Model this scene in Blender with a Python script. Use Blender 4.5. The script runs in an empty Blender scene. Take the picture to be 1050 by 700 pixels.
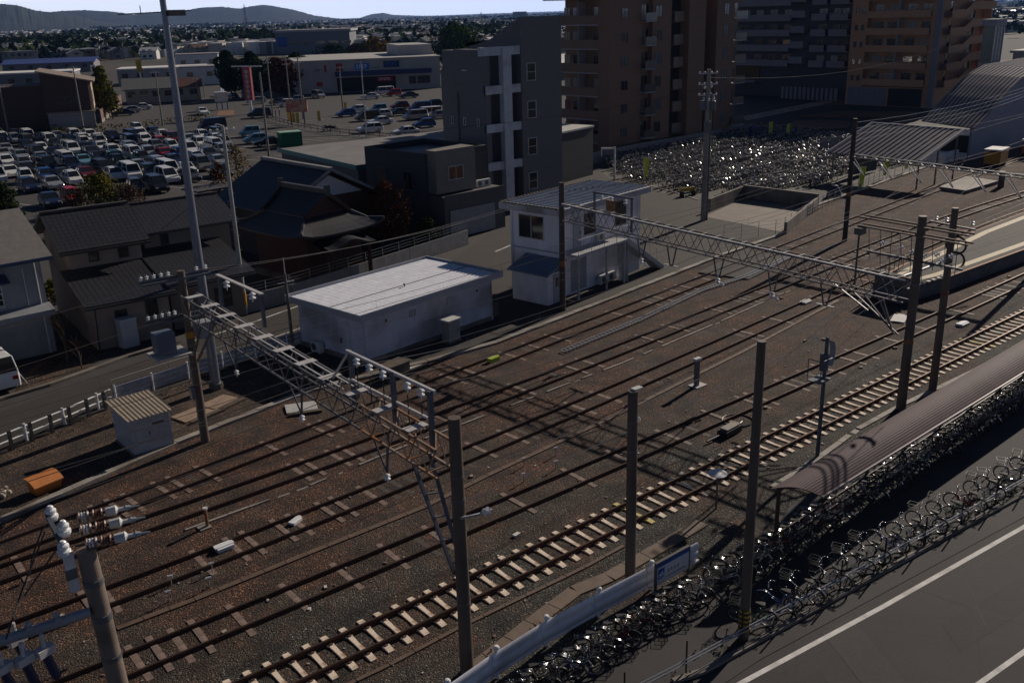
import bpy, math, random
import numpy as np
from mathutils import Vector, Matrix, noise as mnoise
R = math.radians
sc = bpy.context.scene
col = sc.collection
random.seed(11)

# ------------------------------------------------------------------ camera
FOC, CX, CY, H = 973.0, 525.0, 350.0, 18.0
AZ = R(39.5)                     # the tracks run along +X
def _basis():
    d = np.array([606.0 - CX, 3160.0 - CY, FOC]); d /= np.linalg.norm(d)
    up = -d
    f = np.array([0, 0, 1.0]); f = f - up * (f @ up); f /= np.linalg.norm(f)
    r = np.cross(d, f)
    if r[0] < 0: r = -r
    u = math.cos(AZ) * r + math.sin(AZ) * f
    v = -math.sin(AZ) * r + math.cos(AZ) * f
    return np.array([u, v, up])
RB = _basis()
def ray(px, py): return RB @ np.array([px - CX, py - CY, FOC])
def at(px, py, z=0.0):
    r = ray(px, py); t = (z - H) / r[2]
    return Vector((r[0] * t, r[1] * t, z))
def at_dist(px, py, dist):
    r = ray(px, py); r = r / np.hypot(r[0], r[1])
    return Vector((r[0] * dist, r[1] * dist, H + r[2] * dist))
def height(x, y, py):
    lo, hi = 0.0, 200.0
    for _ in range(50):
        m = (lo + hi) / 2
        v = RB.T @ np.array([x, y, m - H])
        if CY + FOC * v[1] / v[2] > py: lo = m
        else: hi = m
    return m
cam = bpy.data.cameras.new('camera'); camo = bpy.data.objects.new('camera', cam); col.objects.link(camo)
cam.sensor_width = 36.0; cam.lens = FOC / 1050 * 36.0; cam.clip_start = 0.3; cam.clip_end = 60000
cx, cy, cz = RB[:, 0], -RB[:, 1], -RB[:, 2]
camo.matrix_world = Matrix(((cx[0], cy[0], cz[0], 0), (cx[1], cy[1], cz[1], 0), (cx[2], cy[2], cz[2], H), (0, 0, 0, 1)))
sc.camera = camo

# ------------------------------------------------------------------ materials
MATS = {}
def mat(name, c, rough=.75, metal=0.0, var=.18, scale=2.0, bump=0.0, bscale=30.0, spec=.5, streak=0.0, c2=None, c2amt=.5, detail=4):
    """procedural material: base colour broken up by two octaves of noise, optional vertical streaks and bump"""
    m = bpy.data.materials.new(name); m.use_nodes = True; nt = m.node_tree; N = nt.nodes; L = nt.links
    b = N['Principled BSDF']; b.inputs['Roughness'].default_value = rough; b.inputs['Metallic'].default_value = metal
    b.inputs['Specular IOR Level'].default_value = spec
    tc = N.new('ShaderNodeTexCoord')
    n1 = N.new('ShaderNodeTexNoise'); n1.inputs['Scale'].default_value = scale; n1.inputs['Detail'].default_value = detail; n1.inputs['Roughness'].default_value = .65
    if streak:
        mp = N.new('ShaderNodeMapping'); mp.inputs['Scale'].default_value = (1, 1, streak); L.new(tc.outputs['Object'], mp.inputs[0]); L.new(mp.outputs[0], n1.inputs['Vector'])
    else: L.new(tc.outputs['Object'], n1.inputs['Vector'])
    rp = N.new('ShaderNodeValToRGB'); rp.color_ramp.elements[0].position = .3; rp.color_ramp.elements[1].position = .7
    lo = tuple(x * (1 - var) for x in c) + (1,); hi = tuple(min(1, x * (1 + var)) for x in c) + (1,)
    rp.color_ramp.elements[0].color = lo; rp.color_ramp.elements[1].color = hi
    L.new(n1.outputs['Fac'], rp.inputs[0]); out = rp.outputs[0]
    if c2:
        n2 = N.new('ShaderNodeTexNoise'); n2.inputs['Scale'].default_value = scale * .37; n2.inputs['Detail'].default_value = 5
        L.new(tc.outputs['Object'], n2.inputs['Vector'])
        r2 = N.new('ShaderNodeValToRGB'); r2.color_ramp.elements[0].position = .62 - .3 * c2amt; r2.color_ramp.elements[1].position = .74 - .2 * c2amt
        L.new(n2.outputs['Fac'], r2.inputs[0])
        mx = N.new('ShaderNodeMixRGB'); L.new(r2.outputs[0], mx.inputs[0]); L.new(out, mx.inputs[1]); mx.inputs[2].default_value = tuple(c2) + (1,); out = mx.outputs[0]
    L.new(out, b.inputs['Base Color'])
    if bump:
        nb = N.new('ShaderNodeTexNoise'); nb.inputs['Scale'].default_value = bscale; nb.inputs['Detail'].default_value = 3
        L.new(tc.outputs['Object'], nb.inputs['Vector'])
        bp = N.new('ShaderNodeBump'); bp.inputs['Strength'].default_value = bump; bp.inputs['Distance'].default_value = .02
        L.new(nb.outputs['Fac'], bp.inputs['Height']); L.new(bp.outputs[0], b.inputs['Normal'])
    MATS[name] = m
    return m
def glass(name, c, rough=.08):
    m = mat(name, c, rough=rough, var=.1, spec=.8); return m
def lines(name, c, cline, period, width, axis, rough=.7, var=.12, bump=.4, axis2=None, period2=1):
    """sheet, tiles or boards: thin grooves every <period> metres along an axis of the object"""
    m = mat(name, c, rough=rough, var=var); nt = m.node_tree; N = nt.nodes; L = nt.links; b = N['Principled BSDF']
    src = b.inputs['Base Color'].links[0].from_socket
    tc = N.new('ShaderNodeTexCoord'); sp = N.new('ShaderNodeSeparateXYZ'); L.new(tc.outputs['Object'], sp.inputs[0])
    def groove(ax, per, w):
        md = N.new('ShaderNodeMath'); md.operation = 'PINGPONG'; md.inputs[1].default_value = per / 2; L.new(sp.outputs[ax], md.inputs[0])
        lt = N.new('ShaderNodeMath'); lt.operation = 'LESS_THAN'; lt.inputs[1].default_value = w / 2; L.new(md.outputs[0], lt.inputs[0]); return lt.outputs[0]
    g = groove(axis, period, width)
    if axis2 is not None:
        g2 = groove(axis2, period2, width); mm = N.new('ShaderNodeMath'); mm.operation = 'MAXIMUM'; L.new(g, mm.inputs[0]); L.new(g2, mm.inputs[1]); g = mm.outputs[0]
    mx = N.new('ShaderNodeMixRGB'); L.new(g, mx.inputs[0]); L.new(src, mx.inputs[1]); mx.inputs[2].default_value = tuple(cline) + (1,)
    L.new(mx.outputs[0], b.inputs['Base Color'])
    bp = N.new('ShaderNodeBump'); bp.inputs['Strength'].default_value = bump; bp.inputs['Distance'].default_value = .02; bp.invert = True
    L.new(g, bp.inputs['Height']); L.new(bp.outputs[0], b.inputs['Normal'])
    return m

# ------------------------------------------------------------------ mesh builder
class MB:
    def __init__(s): s.v = []; s.f = []; s.m = []
    def face(s, pts, mi=0):
        n = len(s.v); s.v += [tuple(p) for p in pts]; s.f.append(tuple(range(n, n + len(pts)))); s.m.append(mi)
    def _add(s, vs, fs, mi):
        n = len(s.v); s.v += [tuple(p) for p in vs]
        for f in fs: s.f.append(tuple(i + n for i in f)); s.m.append(mi)
    def bx(s, x0, x1, y0, y1, z0, z1, mi=0):
        s._add([(x0, y0, z0), (x1, y0, z0), (x1, y1, z0), (x0, y1, z0), (x0, y0, z1), (x1, y0, z1), (x1, y1, z1), (x0, y1, z1)],
               [(3, 2, 1, 0), (4, 5, 6, 7), (0, 1, 5, 4), (1, 2, 6, 5), (2, 3, 7, 6), (3, 0, 4, 7)], mi)
    def box(s, c, d, rz=0, mi=0):
        ca, sa = math.cos(rz), math.sin(rz); vs = []
        for dz in (-.5, .5):
            for dx, dy in ((-.5, -.5), (.5, -.5), (.5, .5), (-.5, .5)):
                x, y = dx * d[0], dy * d[1]
                vs.append((c[0] + x * ca - y * sa, c[1] + x * sa + y * ca, c[2] + dz * d[2]))
        s._add(vs, [(3, 2, 1, 0), (4, 5, 6, 7), (0, 1, 5, 4), (1, 2, 6, 5), (2, 3, 7, 6), (3, 0, 4, 7)], mi)
    def tube(s, p0, p1, r0, r1=None, n=8, mi=0, caps=True):
        r1 = r0 if r1 is None else r1
        p0, p1 = Vector(p0), Vector(p1); d = (p1 - p0)
        if d.length < 1e-6: return
        d.normalize(); a = d.orthogonal().normalized(); b = d.cross(a); vs = []
        for p, r in ((p0, r0), (p1, r1)):
            for i in range(n):
                t = 2 * math.pi * i / n; vs.append(p + a * (r * math.cos(t)) + b * (r * math.sin(t)))
        fs = [(i, (i + 1) % n, n + (i + 1) % n, n + i) for i in range(n)]
        if caps: fs += [tuple(range(n - 1, -1, -1)), tuple(range(n, 2 * n))]
        s._add(vs, fs, mi)
    def path(s, pts, r, n=6, mi=0):
        for a, b in zip(pts[:-1], pts[1:]): s.tube(a, b, r, r, n, mi)
    def beam(s, p0, p1, w, h, mi=0, up=(0, 0, 1)):
        p0, p1 = Vector(p0), Vector(p1); d = (p1 - p0).normalized(); u = Vector(up)
        a = d.cross(u)
        if a.length < 1e-4: a = d.cross(Vector((1, 0, 0)))
        a.normalize(); b = a.cross(d); vs = []
        for p in (p0, p1):
            for sx, sy in ((-1, -1), (1, -1), (1, 1), (-1, 1)): vs.append(p + a * (sx * w / 2) + b * (sy * h / 2))
        s._add(vs, [(3, 2, 1, 0), (4, 5, 6, 7), (0, 1, 5, 4), (1, 2, 6, 5), (2, 3, 7, 6), (3, 0, 4, 7)], mi)
    def prism(s, pts, z0, z1, mi=0, top=None):
        """vertical prism over a counter-clockwise outline"""
        n = len(pts); vs = [(p[0], p[1], z0) for p in pts] + [(p[0], p[1], z1) for p in pts]
        s._add(vs, [tuple(range(n - 1, -1, -1))] + [(i, (i + 1) % n, n + (i + 1) % n, n + i) for i in range(n)], mi)
        s._add([(p[0], p[1], z1) for p in pts], [tuple(range(n))], mi if top is None else top)
    def extrude(s, prof, p0, p1, mi=0, side=None):
        """a profile of (across, up) points pushed from p0 to p1"""
        p0, p1 = Vector(p0), Vector(p1); d = (p1 - p0).normalized(); a = side or Vector((d.y, -d.x, 0)).normalized(); n = len(prof); vs = []
        for p in (p0, p1):
            for q in prof: vs.append(p + a * q[0] + Vector((0, 0, q[1])))
        s._add(vs, [tuple(range(n - 1, -1, -1)), tuple(range(n, 2 * n))] + [(i, (i + 1) % n, n + (i + 1) % n, n + i) for i in range(n)], mi)
    def lathe(s, prof, c=(0, 0, 0), n=12, mi=0, axis=(0, 0, 1)):
        ax = Vector(axis).normalized(); a = ax.orthogonal().normalized(); b = ax.cross(a); c = Vector(c); vs = []; k = len(prof)
        for r, z in prof:
            for i in range(n):
                t = 2 * math.pi * i / n; vs.append(c + ax * z + a * (r * math.cos(t)) + b * (r * math.sin(t)))
        fs = [(j * n + i, j * n + (i + 1) % n, (j + 1) * n + (i + 1) % n, (j + 1) * n + i) for j in range(k - 1) for i in range(n)]
        fs += [tuple(range(n - 1, -1, -1)), tuple(range((k - 1) * n, k * n))]
        s._add(vs, fs, mi)
    def torus(s, c, ax, Rr, r, n=16, k=5, mi=0):
        ax = Vector(ax).normalized(); a = ax.orthogonal().normalized(); b = ax.cross(a); c = Vector(c); vs = []
        for i in range(n):
            t = 2 * math.pi * i / n; e = a * math.cos(t) + b * math.sin(t)
            for j in range(k):
                q = 2 * math.pi * j / k; vs.append(c + e * (Rr + r * math.cos(q)) + ax * (r * math.sin(q)))
        s._add(vs, [(i * k + j, ((i + 1) % n) * k + j, ((i + 1) % n) * k + (j + 1) % k, i * k + (j + 1) % k) for i in range(n) for j in range(k)], mi)
    def mesh(s, name, mats, smooth=False):
        me = bpy.data.meshes.new(name); me.from_pydata(s.v, [], s.f)
        for m in (mats if isinstance(mats, (list, tuple)) else [mats]): me.materials.append(m)
        if any(s.m): me.polygons.foreach_set('material_index', s.m)
        if smooth: me.polygons.foreach_set('use_smooth', [True] * len(s.f))
        me.update(); return me
    def build(s, name, mats, parent=None, smooth=False):
        o = bpy.data.objects.new(name, s.mesh(name, mats, smooth)); col.objects.link(o)
        if parent is not None: o.parent = parent
        return o
    def shift(s, off):
        s.v = [(p[0] - off[0], p[1] - off[1], p[2] - off[2]) for p in s.v]; return s

def tag(o, label, cat, group=None, kind=None):
    o['label'] = label; o['category'] = cat
    if group: o['group'] = group
    if kind: o['kind'] = kind
    return o
def thing(name, label, cat, loc=(0, 0, 0), rz=0.0, group=None):
    o = bpy.data.objects.new(name, None); o.empty_display_size = .2; col.objects.link(o)
    o.location = loc; o.rotation_euler = (0, 0, rz); return tag(o, label, cat, group)
def struct(o): o['kind'] = 'structure'; return o
def stuff(o): o['kind'] = 'stuff'; return o
KIDS = {}
def kids(o):
    return o.children
def copy_tree(o, loc=None, rz=None, label=None, group=None, swap=None, scale=None):
    c = o.copy(); col.objects.link(c)
    if loc is not None: c.location = loc
    if rz is not None: c.rotation_euler = (0, 0, rz)
    if scale is not None: c.scale = scale
    if label: c['label'] = label
    if group: c['group'] = group
    for ch in o.children:
        d = ch.copy(); col.objects.link(d); d.parent = c
        if swap and ch.name.split('.')[0] in swap:
            d.material_slots[0].link = 'OBJECT'; d.material_slots[0].material = swap[ch.name.split('.')[0]]
        for g in ch.children:
            e = g.copy(); col.objects.link(e); e.parent = d
            if swap and g.name.split('.')[0] in swap:
                e.material_slots[0].link = 'OBJECT'; e.material_slots[0].material = swap[g.name.split('.')[0]]
    return c
def world_thing(name, label, cat, origin, group=None, rz=0.0):
    return thing(name, label, cat, origin, rz, group)
def part(mb, name, mats, t, smooth=False):
    """mesh collected in world coordinates, hung under thing t (which has no rotation)"""
    mb.shift(t.location); return mb.build(name, mats, t, smooth)
# ------------------------------------------------------------------ the ground
def ballast_mat(name, ca, cb, cdark, grey_by_y=None):
    m = bpy.data.materials.new(name); m.use_nodes = True; nt = m.node_tree; N = nt.nodes; L = nt.links; b = N['Principled BSDF']
    b.inputs['Roughness'].default_value = .9
    tc = N.new('ShaderNodeTexCoord')
    vo = N.new('ShaderNodeTexVoronoi'); vo.inputs['Scale'].default_value = 24; L.new(tc.outputs['Object'], vo.inputs['Vector'])
    v2 = N.new('ShaderNodeTexVoronoi'); v2.inputs['Scale'].default_value = 14; v2.distance = 'EUCLIDEAN'; L.new(tc.outputs['Object'], v2.inputs['Vector'])
    sx = N.new('ShaderNodeSeparateXYZ'); L.new(vo.outputs['Color'], sx.inputs[0])
    big = N.new('ShaderNodeTexNoise'); big.inputs['Scale'].default_value = .32; big.inputs['Detail'].default_value = 6; big.inputs['Roughness'].default_value = .6
    L.new(tc.outputs['Object'], big.inputs['Vector'])
    # stone by stone: dark stones, rust stones, a few pale ones
    rp = N.new('ShaderNodeValToRGB'); e = rp.color_ramp.elements
    e[0].position = 0; e[0].color = cdark + (1,); e[1].position = 1; e[1].color = tuple(min(1, 5.5 * x) for x in ca) + (1,)
    for p, c in ((.3, tuple(.5 * x for x in ca)), (.7, tuple(.95 * x for x in ca)), (.88, tuple(1.5 * x for x in ca))):
        q = e.new(p); q.color = c + (1,)
    L.new(sx.outputs[0], rp.inputs[0])
    r3 = N.new('ShaderNodeValToRGB'); e = r3.color_ramp.elements
    e[0].position = 0; e[0].color = tuple(.45 * x for x in cb) + (1,); e[1].position = 1; e[1].color = tuple(min(1, 6.5 * x) for x in cb) + (1,)
    for p, c in ((.5, tuple(.7 * x for x in cb)), (.88, tuple(1.35 * x for x in cb))):
        q = e.new(p); q.color = c + (1,)
    L.new(sx.outputs[1], r3.inputs[0])
    f = N.new('ShaderNodeMath'); f.operation = 'MULTIPLY_ADD'; f.inputs[1].default_value = 2.4; f.inputs[2].default_value = -.75
    L.new(big.outputs['Fac'], f.inputs[0]); fac = f.outputs[0]
    if grey_by_y:                                  # newer grey stone on the near track
        sp = N.new('ShaderNodeSeparateXYZ'); L.new(tc.outputs['Object'], sp.inputs[0])
        mr = N.new('ShaderNodeMapRange'); mr.inputs['From Min'].default_value = grey_by_y[0]; mr.inputs['From Max'].default_value = grey_by_y[1]
        mr.inputs['To Min'].default_value = .75; mr.inputs['To Max'].default_value = -.1; L.new(sp.outputs[1], mr.inputs['Value'])
        ad = N.new('ShaderNodeMath'); ad.operation = 'ADD'; ad.use_clamp = True; L.new(mr.outputs[0], ad.inputs[0])
        f.inputs[1].default_value = 3.6; f.inputs[2].default_value = -1.65; L.new(fac, ad.inputs[1]); fac = ad.outputs[0]
    else: f.use_clamp = True
    mx = N.new('ShaderNodeMixRGB'); L.new(fac, mx.inputs[0]); L.new(rp.outputs[0], mx.inputs[1]); L.new(r3.outputs[0], mx.inputs[2])
    # oil and brake dust patches
    d = N.new('ShaderNodeTexNoise'); d.inputs['Scale'].default_value = .8; d.inputs['Detail'].default_value = 5; L.new(tc.outputs['Object'], d.inputs['Vector'])
    dr = N.new('ShaderNodeMapRange'); dr.inputs['From Min'].default_value = .35; dr.inputs['From Max'].default_value = .65; dr.inputs['To Min'].default_value = .42; dr.inputs['To Max'].default_value = 1.2
    L.new(d.outputs['Fac'], dr.inputs['Value'])
    ml = N.new('ShaderNodeMixRGB'); ml.blend_type = 'MULTIPLY'; ml.inputs[0].default_value = 1; L.new(mx.outputs[0], ml.inputs[1]); L.new(dr.outputs[0], ml.inputs[2])
    L.new(ml.outputs[0], b.inputs['Base Color'])
    ad2 = N.new('ShaderNodeMath'); ad2.operation = 'ADD'; L.new(vo.outputs['Distance'], ad2.inputs[0]); L.new(v2.outputs['Distance'], ad2.inputs[1])
    bp = N.new('ShaderNodeBump'); bp.inputs['Strength'].default_value = 1; bp.inputs['Distance'].default_value = .035; bp.invert = True
    L.new(ad2.outputs[0], bp.inputs['Height']); L.new(bp.outputs[0], b.inputs['Normal'])
    MATS[name] = m; return m
def asphalt_mat(name, c, cracks=.12):
    m = mat(name, c, rough=.85, var=.2, scale=.5, bump=.5, bscale=60, detail=8); nt = m.node_tree; N = nt.nodes; L = nt.links; b = N['Principled BSDF']
    src = b.inputs['Base Color'].links[0].from_socket
    tc = N.new('ShaderNodeTexCoord')
    g = N.new('ShaderNodeTexNoise'); g.inputs['Scale'].default_value = 45; g.inputs['Detail'].default_value = 2; L.new(tc.outputs['Object'], g.inputs['Vector'])
    gr = N.new('ShaderNodeMapRange'); gr.inputs['From Min'].default_value = .3; gr.inputs['From Max'].default_value = .7; gr.inputs['To Min'].default_value = .6; gr.inputs['To Max'].default_value = 1.45; L.new(g.outputs['Fac'], gr.inputs['Value'])
    ml = N.new('ShaderNodeMixRGB'); ml.blend_type = 'MULTIPLY'; ml.inputs[0].default_value = 1; L.new(src, ml.inputs[1]); L.new(gr.outputs[0], ml.inputs[2])
    # seams and cracks
    nz = N.new('ShaderNodeTexNoise'); nz.inputs['Scale'].default_value = .6; nz.inputs['Detail'].default_value = 6; L.new(tc.outputs['Object'], nz.inputs['Vector'])
    mxv = N.new('ShaderNodeMixRGB'); mxv.inputs[0].default_value = .25; L.new(tc.outputs['Object'], mxv.inputs[1]); L.new(nz.outputs['Color'], mxv.inputs[2])
    vo = N.new('ShaderNodeTexVoronoi'); vo.feature = 'DISTANCE_TO_EDGE'; vo.inputs['Scale'].default_value = .35; L.new(mxv.outputs[0], vo.inputs['Vector'])
    cr = N.new('ShaderNodeMapRange'); cr.inputs['From Min'].default_value = .003; cr.inputs['From Max'].default_value = .014; cr.inputs['To Min'].default_value = 1 - cracks; cr.inputs['To Max'].default_value = 1; L.new(vo.outputs['Distance'], cr.inputs['Value'])
    m2 = N.new('ShaderNodeMixRGB'); m2.blend_type = 'MULTIPLY'; m2.inputs[0].default_value = 1; L.new(ml.outputs[0], m2.inputs[1]); L.new(cr.outputs[0], m2.inputs[2])
    L.new(m2.outputs[0], b.inputs['Base Color']); return m

M_BALLAST = ballast_mat('ballast', (.086, .037, .019), (.048, .043, .034), (.016, .011, .008), (19.0, 31.0))
M_EARTH = ballast_mat('gravelly_earth', (.062, .036, .023), (.080, .049, .031), (.016, .012, .009))
M_ASPHALT = asphalt_mat('asphalt_worn', (.036, .030, .0255))
M_ROAD = asphalt_mat('asphalt_road', (.029, .0245, .0255), .22)
M_LOT = asphalt_mat('asphalt_lot', (.047, .042, .040))
M_CONC = mat('concrete', (.30, .27, .235), var=.25, scale=1.5, bump=.3, bscale=25, c2=(.17, .14, .11), c2amt=.5)
M_CONC_D = mat('concrete_dirty', (.19, .165, .14), var=.3, scale=1.2, bump=.3, bscale=20, c2=(.10, .08, .065), c2amt=.6)
M_SLEEPER = mat('concrete_sleeper', (.80, .66, .52), var=.12, scale=5, bump=.3, bscale=40, c2=(.36, .21, .13), c2amt=.3)
M_SLEEPER_Y = mat('yellow_marked_sleeper', (.62, .50, .18), var=.2, scale=5)
M_WOODSL = mat('old_sleeper', (.055, .04, .032), var=.35, scale=4, bump=.5)
M_PALESL = mat('pale_sleeper', (.20, .14, .115), var=.5, scale=3, bump=.4)
M_RAIL = mat('rusty_rail', (.105, .046, .027), rough=.8, var=.3, scale=6)
M_RAILTOP = mat('rail_head', (.13, .085, .06), rough=.42, metal=.75, var=.2, scale=3)
M_LINE = mat('road_paint', (.62, .60, .58), var=.2, scale=2.5, c2=(.35, .33, .32), c2amt=.35, bump=.2)
M_LINEY = mat('yellow_road_paint', (.55, .42, .08), var=.2, scale=3)

def sheet(name, pts, z, m, kind='structure', label=None):
    mb = MB(); mb.face([(p[0], p[1], z) for p in pts]); o = mb.build(name, m); o['kind'] = kind; return o
# far plain: a disc
mb = MB(); n = 96
rings = [60, 300, 900, 2500, 7000, 17000]
C0 = (60, 60)
for i in range(n):
    t0, t1 = 2 * math.pi * i / n, 2 * math.pi * (i + 1) / n
    mb.face([(C0[0], C0[1], -.06), (C0[0] + 60 * math.cos(t0), C0[1] + 60 * math.sin(t0), -.06), (C0[0] + 60 * math.cos(t1), C0[1] + 60 * math.sin(t1), -.06)])
    for a, b in zip(rings[:-1], rings[1:]):
        mb.face([(C0[0] + r * math.cos(t), C0[1] + r * math.sin(t), -.06) for r, t in ((a, t0), (b, t0), (b, t1), (a, t1))])
def plain_mat():
    m = bpy.data.materials.new('plain'); m.use_nodes = True; nt = m.node_tree; N = nt.nodes; L = nt.links; b = N['Principled BSDF']; b.inputs['Roughness'].default_value = .95
    tc = N.new('ShaderNodeTexCoord')
    vo = N.new('ShaderNodeTexVoronoi'); vo.inputs['Scale'].default_value = .012; L.new(tc.outputs['Object'], vo.inputs['Vector'])
    nz = N.new('ShaderNodeTexNoise'); nz.inputs['Scale'].default_value = .004; nz.inputs['Detail'].default_value = 8; L.new(tc.outputs['Object'], nz.inputs['Vector'])
    sx = N.new('ShaderNodeSeparateXYZ'); L.new(vo.outputs['Color'], sx.inputs[0])
    rp = N.new('ShaderNodeValToRGB'); e = rp.color_ramp.elements; rp.color_ramp.interpolation = 'CONSTANT'
    e[0].position = 0; e[0].color = (.06, .052, .045, 1); e[1].position = .3; e[1].color = (.05, .055, .03, 1)
    for p, c in ((.5, (.09, .075, .05, 1)), (.68, (.045, .05, .032, 1)), (.82, (.11, .095, .075, 1))): q = e.new(p); q.color = c
    L.new(sx.outputs[0], rp.inputs[0])
    ml = N.new('ShaderNodeMixRGB'); ml.blend_type = 'MULTIPLY'; ml.inputs[0].default_value = .8; L.new(rp.outputs[0], ml.inputs[1]); L.new(nz.outputs['Fac'], ml.inputs[2])
    L.new(ml.outputs[0], b.inputs['Base Color']); return m
struct(mb.build('ground', plain_mat()))
# town asphalt under everything near
sheet('town_ground', [(-60, 40), (300, 40), (330, 330), (-60, 330)], -.03, M_LOT)
# railway formation: ballast, then the gravelly verge beside the left fence
YARD_FAR = [(-30, 29.5), (5.3, 37.7), (13.1, 40.0), (20.8, 41.4), (27.5, 40.7), (32.3, 40.5), (40.3, 41.6), (57.2, 44.1), (66.9, 45.1), (78.3, 49.7), (100, 52.6), (150, 58.0), (260, 66)]
sheet('ballast_bed', [(-30, 16.5), (27, 16.5), (27, 17.2), (260, 17.2)] + YARD_FAR[::-1], .012, M_BALLAST)
sheet('verge', [(-30, 29.5)] + YARD_FAR[1:5] + [(23.6, 42.2), (23.4, 48.2), (18.7, 47.3), (12.5, 46.4), (6.9, 44.6), (-30, 35.5)], .008, M_EARTH)
# street beyond the fence and the paved yard round the two railway buildings
sheet('street', [(-40, 33.4), (6.9, 44.8), (12.5, 46.6), (18.7, 47.5), (23.5, 48.4), (23.6, 42.0), (27.5, 41.1), (32.3, 40.9), (40.3, 42.0), (57.2, 44.5), (66.9, 45.5), (78, 50), (100, 53), (150, 58.5), (150, 104), (82, 84), (62, 72.2), (47, 61.3), (43.4, 59), (23.8, 55.9), (16.3, 52.4), (8.3, 49.9), (-40, 37)], -.004, M_ASPHALT)
# near street and the cycle parking strip
sheet('pavement', [(-20, 14.2), (20, 13.35), (60, 8.9), (140, 0), (140, 18.4), (27, 18.0), (27, 16.9), (-20, 17.2)], .02, asphalt_mat('asphalt_pavement', (.036, .032, .033)))
sheet('road', [(-20, -30), (140, -40), (140, 0.0), (60, 8.9), (20, 13.35), (-20, 17.6)], .004, M_ROAD)
def stripe(name, pts, w, z, m):
    mb = MB(); pts = [Vector((p[0], p[1], z)) for p in pts]
    for i, (a, b) in enumerate(zip(pts[:-1], pts[1:])):
        d = (b - a).normalized(); s = Vector((-d.y, d.x, 0)) * (w / 2); mb.face([a - s, b - s, b + s, a + s])
    return struct(mb.build(name, m))
stripe('road_line', [at(740, 712), at(760, 700), at(905, 622), at(1050, 540), at(1150, 484)], .17, .012, M_LINE)
stripe('road_line', [at(960, 728), at(1005, 700), at(1060, 661), at(1130, 610)], .16, .012, M_LINE)
# repairs in the road surface
M_PATCH = asphalt_mat('asphalt_patch', (.022, .019, .02), .1); M_PATCH2 = asphalt_mat('asphalt_patch_pale', (.036, .031, .031), .1)
for k, (q, m_) in enumerate((([(842, 648), (872, 632), (930, 700), (896, 716)], M_PATCH2), ([(930, 560), (1050, 505), (1050, 512), (934, 567)], M_PATCH2), ([(965, 640), (1050, 590), (1050, 625), (985, 668)], M_PATCH), ([(800, 708), (840, 686), (850, 700), (815, 722)], M_PATCH))):
    sheet('road_patch', [tuple(at(x, y))[:2] for x, y in q][::-1], .0085, m_)
mb = MB(); rdc = random.Random(3)
for a_, b_ in (((800, 690), (1050, 553)), ((845, 650), (905, 712)), ((930, 600), (1050, 640)), ((985, 583), (1010, 640))):
    a_, b_ = at(*a_, .0092), at(*b_, .0092); prev = None
    for i in range(25):
        p_ = a_.lerp(b_, i / 24) + Vector((rdc.uniform(-.05, .05), rdc.uniform(-.05, .05), 0))
        if prev is not None: d_ = (p_ - prev).normalized(); s_ = Vector((-d_.y, d_.x, 0)) * .009; mb.face([prev - s_, p_ - s_, p_ + s_, prev + s_])
        prev = p_
struct(mb.build('road_crack', mat('tar_seam', (.012, .011, .011))))
# low kerb on the edge of the cycle strip
mb = MB(); a = [at(690, 700), at(720, 690), at(900, 590), at(1050, 507), at(1150, 452)]
for p, q in zip(a[:-1], a[1:]): mb.beam((p.x, p.y, .06), (q.x, q.y, .06), .18, .12)
struct(mb.build('kerb', M_CONC_D))
# concrete cable-trough kerb along the top of the formation
mb = MB(); tr = [(-30, 29.3)] + YARD_FAR[1:]
for i, (p, q) in enumerate(zip(tr[:-1], tr[1:])):
    d = Vector((q[0] - p[0], q[1] - p[1], 0)); nseg = max(1, int(d.length / 1.0))
    for k in range(nseg):
        a = Vector((p[0], p[1], 0)) + d * (k / nseg); b = Vector((p[0], p[1], 0)) + d * ((k + .985) / nseg)
        dz = random.uniform(-.012, .012); mb.beam((a.x, a.y, .06 + dz), (b.x, b.y, .06 + dz), .36, .16)
tag(mb.build('cable_trough', M_CONC), 'long concrete cable trough along the upper edge of the railway beside the yard', 'cable trough')
# buried trough lids between the tracks
def trough(label, pts, w, m, z=.03, gap=.97, skip=0):
    mb = MB()
    for p, q in zip(pts[:-1], pts[1:]):
        d = q - p; nseg = max(1, int(d.length / .8))
        for k in range(nseg):
            sk = .05 if random.random() < skip else 0
            a = p + d * (k / nseg); b = p + d * ((k + gap) / nseg); mb.beam((a.x, a.y, z - sk), (b.x, b.y, z - sk + random.uniform(-.006, .006)), w, .06)
    return tag(mb.build('cable_trough', m), label, 'cable trough')
M_TROUGH_B = mat('brown_trough', (.12, .075, .05), var=.25, scale=2)
trough('brown cable trough lids running between the second and third tracks from the near side', [at(120, 645), at(200, 615), at(336, 560), at(436, 520), at(500, 488), at(620, 432), at(760, 362), at(860, 308)], .22, M_TROUGH_B, skip=.03)
trough('thin pale cable duct between the two tracks under the left gantry', [at(190, 544), at(234, 528), at(318, 498), at(400, 464), at(470, 437), at(561, 402), at(640, 372), at(739, 330), at(810, 298)], .11, M_CONC, skip=.35)
trough('dark cable duct along the near side of the concrete-sleeper track', [at(330, 715), at(400, 682), at(473, 643), at(600, 582), at(640, 560)], .13, M_TROUGH_B)
trough('flat brown paving strip on the verge behind the white board fence', [at(478, 693), at(545, 640), at(590, 606), at(625, 592), at(680, 560), at(720, 536)], .55, mat('brown_paving', (.15, .105, .075), var=.25, scale=2), skip=0)
trough('pale kerb strip between the concrete-sleeper track and the shelter roof', [at(792, 500), at(842, 468), at(880, 440), at(920, 418), at(1000, 380), at(1050, 352)], .25, M_CONC, skip=.1)
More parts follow.
